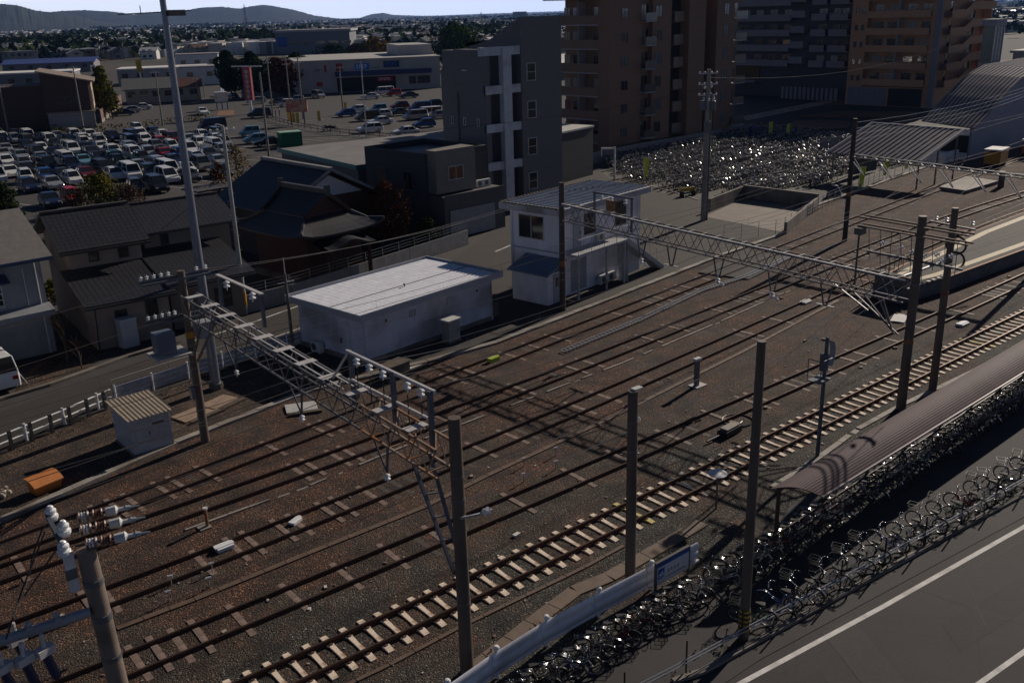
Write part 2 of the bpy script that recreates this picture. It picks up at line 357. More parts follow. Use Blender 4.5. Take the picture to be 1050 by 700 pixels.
# metal lattice cable walkway between two far tracks
mb = MB(); a = [at(577, 360, .12), at(655, 328, .12), at(720, 297, .12), at(765, 283, .12), at(812, 262, .12)]
for p, q in zip(a[:-1], a[1:]):
    d = (q - p).normalized(); s = Vector((-d.y, d.x, 0)) * .17
    mb.beam(p + s, q + s, .05, .08); mb.beam(p - s, q - s, .05, .08); k = int((q - p).length / .32)
    for i in range(k): c = p.lerp(q, i / k); mb.beam(c - s, c + s, .09, .03)
M_GALV = mat('galvanised_steel', (.42, .43, .45), rough=.45, metal=.7, var=.15, scale=4)
tag(mb.build('cable_ladder', M_GALV), 'long pale metal cable ladder lying on the ballast between two far tracks', 'cable ladder')
# paved deck laid over the far track
mb = MB(); q = [at(716, 279, .1), at(768, 286, .1), at(812, 264, .1), at(765, 255, .1)]
mb.prism([(p.x, p.y) for p in q], .03, .1)
tag(mb.build('crossing_deck', asphalt_mat('asphalt_deck', (.028, .025, .023))), 'dark paved crossing deck laid over the far track below the truss', 'crossing deck')

# ------------------------------------------------------------------ the tracks
def rail_profile(): return [(-.06, 0), (.06, 0), (.06, .02), (.015, .035), (.015, .10), (.034, .115), (.034, .148), (-.034, .148), (-.034, .115), (-.015, .10), (-.015, .035), (-.06, .02)]
def wood_sleeper(): mb = MB(); mb.bx(-.11, .11, -1.05, 1.05, -.1, .03); return mb
def conc_sleeper():
    mb = MB(); st = [(-1.0, .13, .03), (-.72, .135, .05), (-.52, .135, .05), (-.40, .105, .045), (0, .09, .03), (.40, .105, .045), (.52, .135, .05), (.72, .135, .05), (1.0, .13, .03)]; vs = []
    for y, w, z in st: vs += [(-w, y, -.1), (w, y, -.1), (w * .8, y, z + .02), (-w * .8, y, z + .02)]
    fs = [(3, 2, 1, 0)] + [(i * 4 + j, i * 4 + (j + 1) % 4, i * 4 + 4 + (j + 1) % 4, i * 4 + 4 + j) for i in range(len(st) - 1) for j in range(4)] + [tuple(len(vs) - 4 + j for j in range(4))]
    mb._add(vs, fs, 0)
    for y in (-.565, .565):
        for s in (-.11, .11): mb.box((.0, y + s, .085), (.09, .06, .03), 0, 1)
    return mb
TRK = {}
def track(label, pts, x0, x1, kind, seed, step=.64):
    rnd = random.Random(seed); xs = np.array([p[0] for p in pts]); ys = np.array([p[1] for p in pts]); pf = np.polyfit(xs, ys, min(3, len(pts) - 1))
    lo, hi = xs.min(), xs.max(); d1 = np.polyder(pf)
    def Y(x):
        if x < lo: return np.polyval(pf, lo) + np.polyval(d1, lo) * (x - lo)
        if x > hi: return np.polyval(pf, hi) + np.polyval(d1, hi) * (x - hi)
        return np.polyval(pf, x)
    t = thing('railway_track', label, 'railway track', (0, 0, 0), 0, 'tracks of the station yard')
    prof = rail_profile(); n = len(prof)
    X = np.arange(x0, x1 + .1, 2.0); P = [Vector((x, Y(x), 0)) for x in X]
    for s in (-1, 1):
        mb = MB(); vs = []; fs = []; mi = []
        for i, p in enumerate(P):
            d = (P[min(i + 1, len(P) - 1)] - P[max(i - 1, 0)]).normalized(); nn = Vector((-d.y, d.x, 0))
            for q in prof: vs.append(p + nn * (s * .566 + q[0]) + Vector((0, 0, q[1] + (.06 if kind == 'concrete' else .012))))
        for i in range(len(P) - 1):
            for j in range(n):
                mb.f.append((i * n + j, (i + 1) * n + j, (i + 1) * n + (j + 1) % n, i * n + (j + 1) % n)); mb.m.append(1 if j in (6, 7) else 0)
        mb.v = [tuple(v) for v in vs]; mb.build('rail', [M_RAIL, M_RAILTOP], t)
    proto = None; rest = MB(); cnt = 0; x = x0 + .3; first = {}
    while x < x1 - .3:
        y = Y(x); a = math.atan2(Y(x + .3) - Y(x - .3), .6)
        if kind == 'concrete':
            key, z = 'c', 0
            if rnd.random() < .012: key = 'y'
        else:
            r = rnd.random(); key = 'p' if r < .36 else 'w'; z = rnd.uniform(-.045, -.012) if key == 'w' else rnd.uniform(-.03, .01)
        if x > 1 and cnt < 100:
            if key not in first:
                o = (conc_sleeper() if kind == 'concrete' else wood_sleeper()).build('sleeper', {'c': [M_SLEEPER, M_RAIL], 'y': [M_SLEEPER_Y, M_RAIL], 'p': [M_PALESL], 'w': [M_WOODSL]}[key], t); first[key] = o
            else: o = first[key].copy(); col.objects.link(o)
            o.location = (x, y, z); o.rotation_euler = (0, 0, a + rnd.uniform(-.02, .02)); cnt += 1
        else:
            if kind == 'concrete': rest.box((x, y, .02), (.22, 2.0, .1), a)
            else: rest.box((x, y, z - .03), (.22, 2.1, .12), a)
        x += step * rnd.uniform(.96, 1.04) if kind != 'concrete' else step
    if rest.f:
        o = rest.build('sleeper', M_SLEEPER if kind == 'concrete' else M_WOODSL, t); o['kind'] = 'stuff'
    return Y
Y1 = track('near track on pale concrete sleepers in grey ballast, the one closest to the shelter', [(8, 22.0), (13, 21.85), (20, 21.7), (30, 21.65), (37, 21.65), (58, 21.75)], -12, 190, 'concrete', 1, .63)
Y2 = track('rusty track second from the near side, running along the foot of the platform', [(5, 25.6), (8, 25.55), (15, 25.35), (22, 25.2), (28, 25.2), (44, 25.15), (64, 25.4)], -12, 190, 'wood', 2)
Y3 = track('rusty track in the middle of the yard, passing the far edge of the platform', [(4, 29.6), (10, 29.6), (15, 29.65), (23, 30.2), (35, 30.8), (45, 31.45), (54, 32.4), (62, 33.2), (72, 34.1), (89, 34.6)], -16, 190, 'wood', 3)
Y4 = track('rusty track second from the far kerb, with pale sleepers under the left gantry', [(10, 33.5), (14, 33.6), (26, 34.05), (36, 34.6), (45, 35.2), (57, 36.7), (75, 37.8), (97, 38.4)], -22, 190, 'wood', 4)
Y5 = track('rusty track nearest the far kerb, running past the white relay building', [(8, 35.65), (13, 36.1), (25, 37.4), (41, 39.4), (52, 40.8), (64, 42.2), (70, 42.9), (98, 46.2)], -22, 190, 'wood', 5)

# scattered bits of pale stone, wood and spilled ballast
rd_ = random.Random(77); mb = MB()
for k in range(420):
    x = 2 + 95 * rd_.random() ** 1.5; y = rd_.uniform(18.5, 30 + x * .14); sc_ = rd_.uniform(.03, .075) * (1 + (rd_.random() < .08) * 1.2); a = rd_.random() * 3.14
    mb.box((x, y, .02 + sc_ * .2), (sc_ * rd_.uniform(1, 2.2), sc_, sc_ * .6), a, rd_.choices((0, 1, 2), (5, 4, 2))[0])
o = mb.build('debris', [mat('pale_debris', (.34, .29, .25), var=.3), mat('brown_debris', (.20, .12, .08), var=.3), mat('white_debris', (.60, .58, .55), var=.2)]); o['kind'] = 'stuff'
# ------------------------------------------------------------------ building helpers
M_GLASS = glass('dark_glass', (.018, .022, .028))
M_GLASSB = glass('bluish_glass', (.05, .07, .10), .15)
M_ALU = mat('window_aluminium', (.5, .5, .5), rough=.45, metal=.3, var=.1)
M_DALU = mat('dark_aluminium', (.12, .11, .10), rough=.45, metal=.3, var=.1)
M_CURT = mat('drawn_curtain', (.30, .27, .22), var=.3, scale=4)
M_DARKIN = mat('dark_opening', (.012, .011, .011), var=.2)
M_DOOR = mat('painted_steel_door', (.30, .30, .31), rough=.5, var=.12)
M_SHUT = lines('roller_shutter', (.34, .33, .34), (.16, .155, .16), .12, .02, 2)
WIN = {}
def window(t, x, y, z, w, h, face='-y', fm=None, gm=None, bars=1, rail=False, name='window'):
    """a window on a wall of thing t: frame (with its middle bar) and, one level deeper, the pane"""
    fm = fm or M_ALU; gm = gm or M_GLASS
    key = (round(w, 2), round(h, 2), fm.name, gm.name, bars, rail)
    if key not in WIN:
        a = MB(); f = .055; d = .05
        a.bx(-w / 2 - f, w / 2 + f, -d, .02, h / 2, h / 2 + f); a.bx(-w / 2 - f, w / 2 + f, -d - .03, .02, -h / 2 - f, -h / 2)
        a.bx(-w / 2 - f, -w / 2, -d, .02, -h / 2, h / 2); a.bx(w / 2, w / 2 + f, -d, .02, -h / 2, h / 2)
        for k in range(bars): q = -w / 2 + w * (k + 1) / (bars + 1); a.bx(q - .025, q + .025, -d + .005, .0, -h / 2, h / 2)
        if rail: a.bx(-w / 2, w / 2, -d + .01, .0, -.02, .02)
        b = MB(); b.bx(-w / 2, w / 2, -.012, .015, -h / 2, h / 2)
        WIN[key] = (a.mesh('window', fm), b.mesh('pane', gm))
    fo = bpy.data.objects.new(name, WIN[key][0]); col.objects.link(fo); fo.parent = t
    fo.location = (x, y, z); fo.rotation_euler = (0, 0, {'-y': 0, '+x': R(90), '-x': R(-90), '+y': R(180)}[face])
    po = bpy.data.objects.new('pane', WIN[key][1]); col.objects.link(po); po.parent = fo
    return fo
def ac_unit(t, x, y, z, face='-y', name='air_conditioner'):
    mb = MB(); mb.bx(-.4, .4, -.3, 0, 0, .6); mb.lathe([(.22, 0), (.22, .02), (.19, .03), (.05, .03)], (-.1, -.3, .3), 14, 1, (0, -1, 0)); mb.bx(-.36, -.28, -.28, -.02, -.06, 0); mb.bx(.28, .36, -.28, -.02, -.06, 0)
    o = mb.build(name, [mat_white, M_DALU], t); o.location = (x, y, z); o.rotation_euler = (0, 0, {'-y': 0, '+x': R(90), '-x': R(-90), '+y': R(180)}[face]); return o
mat_white = mat('white_steel_case', (.6, .6, .58), rough=.5, var=.1, c2=(.4, .38, .34), c2amt=.3)
M_WWALL = mat('white_render', (.72, .71, .75), var=.14, scale=1.0, streak=.25, c2=(.52, .50, .50), c2amt=.3, bump=.1, bscale=12)
M_RELAYW = mat('pale_blue_grey_render', (.50, .50, .58), var=.12, scale=.9, streak=.3, c2=(.30, .29, .30), c2amt=.4, bump=.1, bscale=10)
M_WROOF = lines('white_sheet_roof', (.76, .77, .84), (.40, .40, .42), .42, .03, 0, rough=.6, var=.14, bump=.3)
M_FASCIA = mat('grey_fascia', (.33, .35, .39), rough=.5, var=.1)

# ------------------------------------------------------------------ relay building beside the far track
t = thing('relay_building', 'low white flat-roofed railway building beside the far track, roof in sun', 'building', (24.75, 42.65, 0), R(8.6))
L_, W_, h_ = 10.3, 5.7, 2.75
mb = MB(); mb.bx(0, L_, 0, W_, 0, h_); mb.build('wall', M_RELAYW, t)
mb = MB(); mb.bx(-.42, L_ + .45, -.42, W_ + .42, h_, h_ + .12); mb.bx(-.3, L_ + .33, -.3, W_ + .3, h_ + .12, h_ + .2); roof = mb.build('roof', M_WROOF, t)
mb = MB(); z0, z1 = h_ - .05, h_ + .33
for a in ((-.5, L_ + .53, -.5, -.425), (-.5, L_ + .53, W_ + .425, W_ + .5)): mb.bx(a[0], a[1], a[2], a[3], z0, z1)
mb.bx(-.5, -.425, -.424, W_ + .424, z0, z1 - .01); mb.bx(L_ + .455, L_ + .53, -.424, W_ + .424, z0, z1 - .01); mb.build('fascia', M_FASCIA, roof)
mb = MB(); mb.bx(-.3, L_ + .33, W_ * .42, W_ * .42 + .05, h_ + .2, h_ + .225); mb.build('roof_seam', mat('dark_seam', (.10, .10, .11)), roof)
mb = MB(); mb.tube((L_ * .5, 2.2, h_ + .2), (L_ * .5, 2.2, h_ + .38), .04); mb.tube((L_ * .5, 2.2, h_ + .38), (L_ * .5 - .15, 2.1, h_ + .38), .04); mb.build('vent_pipe', M_DALU, roof)
mb = MB(); mb.bx(-.04, L_ + .04, -.04, W_ + .04, 0, .28); mb.build('plinth', M_CONC_D, t); mb = MB(); mb.bx(3.4, 3.9, -.05, 0, 1.9, 2.3); mb.bx(6.4, 6.9, -.05, 0, 1.9, 2.3); mb.build('louvre', M_FASCIA, t)
mb = MB(); mb.bx(-.05, 0.0, 1.1, 2.0, .3, 2.2); d = mb.build('door', M_RELAYW, t)
mb = MB(); mb.bx(-.1, -.05, 1.82, 1.92, .95, 1.25); mb.build('handle', M_DALU, d)
mb = MB()
for x in (1.6, 8.9): mb.bx(x, x + .12, -.04, 0, 2.1, 2.25)
mb.build('wall_vent', M_DALU, t)
mb = MB(); mb.tube((L_ - .1, -.06, 0), (L_ - .1, -.06, h_), .035); mb.tube((.08, -.06, 0), (.08, -.06, h_), .035); mb.build('downpipe', M_RELAYW, t)
ac_unit(t, -.1, 3.9, .08, '-x')
# cabinets standing in front of it
p = at(463, 350); t = thing('equipment_cabinet', 'pale grey equipment cabinet with a light top in front of the white relay building', 'cabinet', p, R(8.6))
mb = MB(); mb.bx(-.45, .45, -.3, .3, .12, 1.35); mb.build('cabinet_case', mat('cabinet_grey', (.26, .25, .24), var=.15), t)
mb = MB(); mb.bx(-.55, .55, -.4, .4, 1.35, 1.43); mb.build('cabinet_lid', mat_white, t)
mb = MB(); mb.bx(-.5, .5, -.35, .35, 0, .12); mb.build('plinth', M_CONC_D, t)
mb = MB(); mb.bx(.2, .26, -.325, -.3, .6, .8); mb.build('handle', M_DALU, t)
p = at(405, 384); t = thing('wooden_crate', 'dark weathered wooden crate on the verge before the relay building wall', 'crate', p, R(12))
M_OLDW = lines('weathered_boards', (.10, .075, .055), (.03, .022, .018), .14, .015, 2, var=.3)
mb = MB(); mb.bx(-.75, .75, -.4, .4, 0, .62); mb.build('crate_box', M_OLDW, t)
mb = MB(); mb.bx(-.82, .82, -.47, .47, .62, .68); mb.build('crate_lid', M_OLDW, t)
p = at(497, 325); mb = MB(); mb.bx(-.75, .75, -.5, .5, 0, .75); mb.bx(-.8, .8, -.55, .55, .75, .82)
t = thing('wooden_crate', 'brown rusty bin against the right end of the relay building', 'crate', p, R(10)); mb.build('crate_box', mat('rusty_bin', (.13, .07, .045), var=.3), t)
mb = MB(); mb.bx(-.5, .3, -.3, .2, .82, .9); mb.build('crate_lid', M_OLDW, t)

# ------------------------------------------------------------------ two-storey white signal house
t = thing('signal_house', 'white two-storey railway house with outside stairs and pale blue ribbed roof', 'building', (40.95, 44.55, 0), R(9))
L_, W_, h_ = 9.4, 4.2, 5.75
mb = MB(); mb.bx(0, L_, 0, W_, 0, h_); wall = mb.build('wall', M_WWALL, t)
mb = MB(); mb.bx(-.03, L_ + .03, -.03, 0, 3.0, 3.12); mb.bx(-.03, 0, 0, W_, 3.0, 3.12); mb.build('wall_band', M_FASCIA, wall)
mb = MB(); mb.bx(-.55, L_ + .5, -.55, W_ + .5, h_ - .12, h_ + .28); roof = mb.build('roof', mat('eave_white', (.42, .42, .43), var=.12, c2=(.25, .23, .2)), t)
M_BLUEROOF = mat('blue_grey_sheet', (.22, .26, .34), rough=.45, var=.18, scale=1.5)
mb = MB(); mb.bx(-.35, L_ + .3, -.35, W_ + .3, h_ + .28, h_ + .31)
for k in range(24):
    x = -.35 + (L_ + .65) * k / 23; mb.bx(x - .03, x + .03, -.35, W_ + .3, h_ + .31, h_ + .36)
mb.build('roof_sheet', M_BLUEROOF, roof)
mb = MB()
for k in range(16): mb.bx(-.52, -.4, -.4 + k * .31, -.25 + k * .31, h_ + .28, h_ + .38)
for k in range(30): mb.bx(-.4 + k * .34, -.25 + k * .34, W_ + .33, W_ + .46, h_ + .28, h_ + .38)
mb.build('eave_trim', mat('clip_ochre', (.25, .20, .13)), roof)
window(t, 0, 2.35, 4.55, 2.1, 1.5, '-x', M_ALU, M_GLASS, 1)
window(t, 3.3, 0, 4.5, 1.15, 1.35, '-y', M_DALU, M_GLASS, 1); window(t, 6.9, 0, 4.6, 1.2, 1.6, '-y', M_DALU, M_GLASS, 1)
mb = MB(); mb.bx(1.45, 2.3, -.05, 0, 3.15, 5.15); d = mb.build('door', mat('pale_door', (.38, .39, .42)), t); mb = MB(); mb.bx(2.15, 2.22, -.1, -.05, 4.0, 4.15); mb.build('handle', M_DALU, d)
mb = MB(); mb.bx(1.2, 2.9, -.04, 0, .15, 2.3); mb.build('shutter', M_SHUT, t)
mb = MB(); mb.tube((-.06, -.06, 0), (-.06, -.06, h_), .045); mb.tube((-.06, W_ - .2, 0), (-.06, W_ - .2, h_), .045); mb.build('downpipe', M_WWALL, t)
# landing and stair
M_STAIR = mat('stair_steel', (.42, .42, .43), rough=.6, var=.2, c2=(.22, .15, .10), c2amt=.25)
mb = MB(); mb.bx(.2, 6.0, -1.35, -.03, 2.92, 3.06); land = mb.build('landing', M_STAIR, t)
mb = MB()
for x in (.3, 1.75, 3.2, 4.6, 5.95): mb.tube((x, -1.32, 3.06), (x, -1.32, 4.05), .02)
mb.tube((.3, -1.32, 4.05), (5.95, -1.32, 4.05), .022); mb.tube((.3, -1.32, 3.6), (5.95, -1.32, 3.6), .015); mb.tube((.3, -1.32, 4.05), (.3, -.1, 4.05), .02)
for x in np.arange(.6, 5.9, .29): mb.tube((x, -1.32, 3.06), (x, -1.32, 4.05), .008, n=4)
mb.build('railing', M_STAIR, land)
mb = MB(); mb.beam((6.0, -1.3, 2.95), (10.6, -1.3, .05), .05, .3); mb.beam((6.0, -.35, 2.95), (10.6, -.35, .05), .05, .3)
for k in range(15): x = 6.15 + k * .305; z = 2.85 - k * .19; mb.bx(x, x + .3, -1.28, -.37, z, z + .04)
mb.beam((6.0, -.825, 2.74), (10.45, -.825, -.05), .92, .04); mb.bx(6.02, 6.1, -1.28, -.37, 0, 2.9); st = mb.build('stair', M_STAIR, t)
mb = MB(); mb.tube((5.95, -1.32, 4.05), (10.5, -1.32, 1.1), .02)
for k in range(6): x = 6.0 + k * .9; z = 3.0 - k * .58; mb.tube((x, -1.32, z), (x, -1.32, z + 1.0), .016)
mb.build('railing', M_STAIR, st)
for x in (.35, 3.5, 5.6):
    mb = MB(); mb.bx(x, x + .12, -1.3, -1.18, 0, 2.92); mb.build('post', M_STAIR, t)
ac_unit(t, 4.3, -.05, 3.12); ac_unit(t, 4.5, -.1, .1); ac_unit(t, 5.4, -.1, .1)
# lean-to on the left wall
mb = MB(); mb.bx(-1.75, -.0, -.4, 2.6, 0, 2.05); lean = mb.build('lean_to', M_WWALL, t)
mb = MB(); vs = [(-2.0, -.6, 2.05), (.0, -.6, 2.75), (.0, 2.85, 2.75), (-2.0, 2.85, 2.05)]; mb.face(vs); mb.face([(a, b, c - .09) for a, b, c in vs][::-1])
for i in range(4): a, b = vs[i], vs[(i + 1) % 4]; mb.face([(a[0], a[1], a[2] - .09), (b[0], b[1], b[2] - .09), b, a])
mb.build('lean_to_roof', mat('blue_sheet', (.13, .18, .25), rough=.5, var=.15), lean)
mb = MB(); mb.bx(-1.2, -.35, -.45, -.4, .05, 1.95); dd = mb.build('lean_to_door', mat('pale_door2', (.36, .37, .39)), lean)
mb = MB(); mb.bx(-1.0, -.7, -.47, -.45, 1.1, 1.7); mb.build('pane', M_GLASS, dd)

# ------------------------------------------------------------------ houses on the left
M_TILE = lines('dark_roof_tiles', (.034, .034, .041), (.012, .012, .014), .32, .07, 1, rough=.42, var=.2, bump=.8, axis2=0, period2=.3)
M_BEIGE = mat('beige_render', (.29, .225, .18), var=.12, scale=1, bump=.15, bscale=30, c2=(.17, .13, .105), c2amt=.25)
M_BEIGE2 = mat('tan_render', (.20, .165, .135), var=.12, scale=1, bump=.15)
M_TRIM = mat('dark_trim', (.05, .045, .045), var=.15)
M_GREYSH = mat('grey_shingle', (.17, .155, .145), rough=.7, var=.2, scale=3)
def pitched(t, x0, x1, ye, yr, ze, zr, yb, zb, mname, m, th=.16, name='roof', over=.0):
    """roof slab with ridge along x: front eave (ye, ze), ridge (yr, zr), back eave (yb, zb)"""
    mb = MB(); P = [(ye, ze), (yr, zr), (yb, zb)]
    vs = [(x, y, z) for x in (x0, x1) for y, z in P] + [(x, y, z - th) for x in (x0, x1) for y, z in P]
    mb._add(vs, [(0, 3, 4, 1), (1, 4, 5, 2), (6, 7, 10, 9), (7, 8, 11, 10), (0, 6, 9, 3), (2, 5, 11, 8), (0, 1, 7, 6), (1, 2, 8, 7), (3, 9, 10, 4), (4, 10, 11, 5)], 0)
    return mb.build(name, m, t)
def gable_wall(mb, x0, x1, y0, y1, yr, h, hr, drop=.1):
    """box with gable ends under a ridge along x"""
    P = [(y0, 0), (y1, 0), (y1, h), (yr, hr - drop), (y0, h)]
    vs = [(x0, y, z) for y, z in P] + [(x1, y, z) for y, z in P]
    mb._add(vs, [(4, 3, 2, 1, 0), (5, 6, 7, 8, 9), (0, 1, 6, 5), (1, 2, 7, 6), (2, 3, 8, 7), (3, 4, 9, 8), (4, 0, 5, 9)], 0)
def shed(t, x0, x1, y0, y1, z0, z1, m, th=.14, name='lower_roof'):
    mb = MB(); vs = [(x0, y0, z0), (x1, y0, z0), (x1, y1, z1), (x0, y1, z1)]; vs += [(a, b, c - th) for a, b, c in vs]
    mb._add(vs, [(0, 1, 2, 3), (7, 6, 5, 4), (0, 4, 5, 1), (1, 5, 6, 2), (2, 6, 7, 3), (3, 7, 4, 0)], 0); return mb.build(name, m, t)
# far-left grey house
t = thing('town_house', 'grey-white two-storey house with a blue awning at the left edge of the photo', 'house', (12.9, 57.6, 0), R(2))
mb = MB(); gable_wall(mb, -12, 0, 0, 8.4, 4.2, 5.9, 7.6); mb.build('wall', mat('grey_siding', (.27, .275, .29), var=.1, c2=(.2, .2, .21), c2amt=.3), t)
pitched(t, -12.4, .55, -.65, 4.2, 5.75, 7.85, 9.0, 5.75, '', M_GREYSH)
mb = MB(); mb.bx(-12.4, .55, -.72, -.64, 5.55, 5.74); mb.build('gutter', mat('blue_gutter', (.05, .07, .13)), t)
shed(t, -7.5, -1.9, -.85, 0, 4.72, 5.05, mat('blue_awning', (.05, .07, .12), rough=.5), .08, 'awning')
f = window(t, -2.75, 0, 4.0, .95, 1.5, '-y', mat_white, M_DARKIN, 1, True); window(t, -6.5, 0, 4.0, 1.6, 1.4, '-y')
mb = MB()
for k in range(5): mb.bx(-3.3, -2.2, -.12, -.06, 3.3 + k * .33, 3.34 + k * .33)
mb.build('window_grille', mat_white, t)
shed(t, -12.2, .1, -.9, 0, 2.75, 3.0, mat('grey_band', (.24, .25, .27)), .3, 'lower_roof')
mb = MB(); mb.bx(-11, -.9, -.05, 0, .1, 2.4); mb.build('shutter', M_SHUT, t)
mb = MB(); mb.tube((-.35, -.06, 0), (-.35, -.06, 5.7), .04); mb.tube((-1.0, -.06, 3.0), (-1.0, -.06, 5.2), .03); mb.build('downpipe', mat_white, t)
# beige house with stepped tiled roofs
t = thing('town_house', 'narrow beige house with two stepped dark tiled roofs beside the street', 'house', (14.75, 55.9, 0), R(-3))
mb = MB(); mb.bx(0, 4.4, 0, 4.2, 0, 2.95); gw = MB(); gable_wall(mb, .12, 4.4, 4.2, 10.5, 7.3, 5.3, 6.9); mb.build('wall', M_BEIGE, t)
shed(t, -.5, 4.75, -.6, 4.25, 2.85, 4.05, M_TILE)
pitched(t, -.5, 4.85, 3.55, 7.3, 5.3, 7.1, 11.1, 5.3, '', M_TILE)
mb = MB(); mb.bx(-.45, 4.8, 7.15, 7.45, 7.06, 7.2); mb.build('ridge_tile', M_TRIM, t)
mb = MB(); mb.bx(-.5, 4.75, -.7, -.6, 2.62, 2.76); mb.tube((.05, -.05, 0), (.05, -.62, 2.7), .04); mb.build('gutter', M_TRIM, t); mb = MB(); mb.bx(-.5, 4.85, 3.45, 3.55, 5.05, 5.2); mb.build('gutter', M_TRIM, t)
window(t, 1.55, 4.2, 4.75, .5, .75, '-y', M_TRIM, M_GLASS, 0); window(t, 3.3, 4.2, 4.72, .5, .8, '-y', M_TRIM, M_GLASS, 0)
window(t, 1.55, 0, 1.55, .62, 1.15, '-y', M_TRIM, M_GLASS, 0); window(t, 3.35, 0, 2.0, .6, .95, '-y', M_TRIM, M_GLASS, 0)
mb = MB(); mb.torus((4.05, -.03, 1.55), (0, 1, 0), .12, .03, 10, 4); mb.build('wall_ring', mat_white, t)
ac_unit(t, 1.65, -.1, .1)
# its right-hand neighbour behind the lamp column
t = thing('town_house', 'wide tan house with low dark tiled roofs behind the tall lamp column', 'house', (19.5, 56.0, 0), R(-2))
mb = MB(); mb.bx(0, 4.6, .4, 5.2, 0, 3.0); gable_wall(mb, .3, 6.0, 5.0, 11, 8, 5.4, 6.5); mb.build('wall', M_BEIGE2, t)
shed(t, -.35, 5.2, -.6, 5.05, 3.05, 4.35, M_TILE)
pitched(t, -.1, 6.5, 4.35, 8, 5.4, 6.7, 11.6, 5.4, '', M_TILE)
mb = MB()
for k in range(20): mb.lathe([(.09, 0), (.09, .3), (.06, .3)], (.0 + k * .33, 8, 6.76), 8, 0, (1, 0, 0))
mb.build('ridge_tile', M_TRIM, t)
window(t, 1.6, 5.0, 4.85, .45, .85, '-y', M_TRIM, M_GLASS, 0); window(t, 3.3, .4, 1.5, 1.0, 1.2, '-y', M_TRIM, M_GLASS, 1)
mb = MB(); mb.bx(-.35, 5.2, -.7, -.6, 2.82, 2.96); mb.build('gutter', M_TRIM, t)
# white tank and outdoor unit on the street edge
p = at(133, 355); t = thing('white_cabinet', 'tall white steel cabinet standing at the corner of the beige house', 'cabinet', p, R(6))
mb = MB(); mb.bx(-.48, .48, -.35, .35, .05, 1.7); mb.build('cabinet_case', mat('cabinet_white', (.42, .43, .46), rough=.5, var=.1), t)
mb = MB(); mb.bx(-.52, .52, -.39, .39, 1.7, 1.76); mb.build('cabinet_lid', mat_white, t); mb = MB(); mb.bx(-.55, .55, -.42, .42, 0, .05); mb.build('plinth', M_CONC_D, t)

# ------------------------------------------------------------------ shrine and hall
M_SHR = lines('shrine_tiles', (.030, .029, .034), (.012, .012, .014), .27, .06, 0, rough=.45, var=.25, bump=.9)
M_REDWD = lines('red_brown_boards', (.065, .022, .015), (.03, .012, .01), .22, .02, 0, var=.25)
t = thing('shrine', 'old wooden shrine with a sweeping dark tiled hip-and-gable roof', 'shrine', (32.6, 63.0, 0), R(8)); t.scale = (.83, .83, .95)
mb = MB(); mb.bx(-2.9, 2.9, -3.8, 3.8, .4, 3.9); mb.build('wall', M_REDWD, t)
mb = MB(); mb.bx(-3.4, 3.4, -4.3, 4.3, 0, .4); mb.build('plinth', M_CONC_D, t)
mb = MB(); EX, EY, X1, Y1, ZR, ZM, ZE = 4.5, 5.4, 2.3, 2.9, 6.55, 4.95, 3.85
def strip(P, Q, n, sagz, lift):
    """roof face between an upper edge P and a lower edge Q, sagging in the middle and lifting at the eave corners"""
    rows = []
    for i in range(n + 1):
        f = i / n; row = []
        for j in range(9):
            g = j / 8; c = Vector(P[0]).lerp(Vector(P[1]), g).lerp(Vector(Q[0]).lerp(Vector(Q[1]), g), f)
            c.z += -sagz * 4 * f * (1 - f) + lift * f * f * (abs(2 * g - 1) ** 4); row.append(c)
        rows.append(row)
    for i in range(n):
        for j in range(8):
            q = [rows[i][j], rows[i][j + 1], rows[i + 1][j + 1], rows[i + 1][j]]; mb.face(q); mb.face([v - Vector((0, 0, .16)) for v in q][::-1])
    for j in range(8): u, v = rows[n][j], rows[n][j + 1]; mb.face([u, v, v - Vector((0, 0, .16)), u - Vector((0, 0, .16))])
for sx in (-1, 1):
    strip([(0, -3.3, ZR), (0, 3.3, ZR)], [(sx * X1, -3.3, ZM + .08), (sx * X1, 3.3, ZM + .08)], 4, .12, 0)
    strip([(sx * X1, -Y1, ZM), (sx * X1, Y1, ZM)], [(sx * EX, -EY, ZE), (sx * EX, EY, ZE)], 4, .10, .38)
for sy in (-1, 1): strip([(-X1, sy * Y1, ZM), (X1, sy * Y1, ZM)], [(-EX, sy * EY, ZE), (EX, sy * EY, ZE)], 4, .10, .38)
roof = mb.build('roof', M_SHR, t)
mb = MB(); mb.bx(-.2, .2, -3.3, 3.3, ZR - .05, ZR + .32); mb.bx(-.26, .26, -3.5, -3.28, ZR - .2, ZR + .6); mb.bx(-.26, .26, 3.28, 3.5, ZR - .2, ZR + .6)
for sx in (-1, 1):
    for sy in (-1, 1):
        mb.beam((sx * .15, sy * 3.2, ZR - .02), (sx * X1, sy * 3.2, ZM + .16), .2, .2); mb.beam((sx * X1, sy * Y1, ZM + .06), (sx * 3.5, sy * 4.2, 4.28), .18, .2); mb.beam((sx * 3.5, sy * 4.2, 4.28), (sx * (EX - .05), sy * (EY - .05), ZE + .42), .18, .2)
mb.build('ridge_tile', mat('ridge_grey', (.045, .044, .048), rough=.5, var=.25), roof)
for sy in (-1, 1):
    mb = MB(); mb.face([(-sy * -2.1, sy * 2.95, ZM - .1), (sy * -2.1, sy * 2.95, ZM - .1), (0, sy * 2.95, ZR - .15)]); mb.build('gable_board', M_REDWD, roof)
    mb = MB(); mb.beam((-2.35, sy * 3.36, ZM), (0, sy * 3.36, ZR - .05), .06, .26); mb.beam((2.35, sy * 3.36, ZM), (0, sy * 3.36, ZR - .05), .06, .26); mb.build('barge_board', M_REDWD, roof)
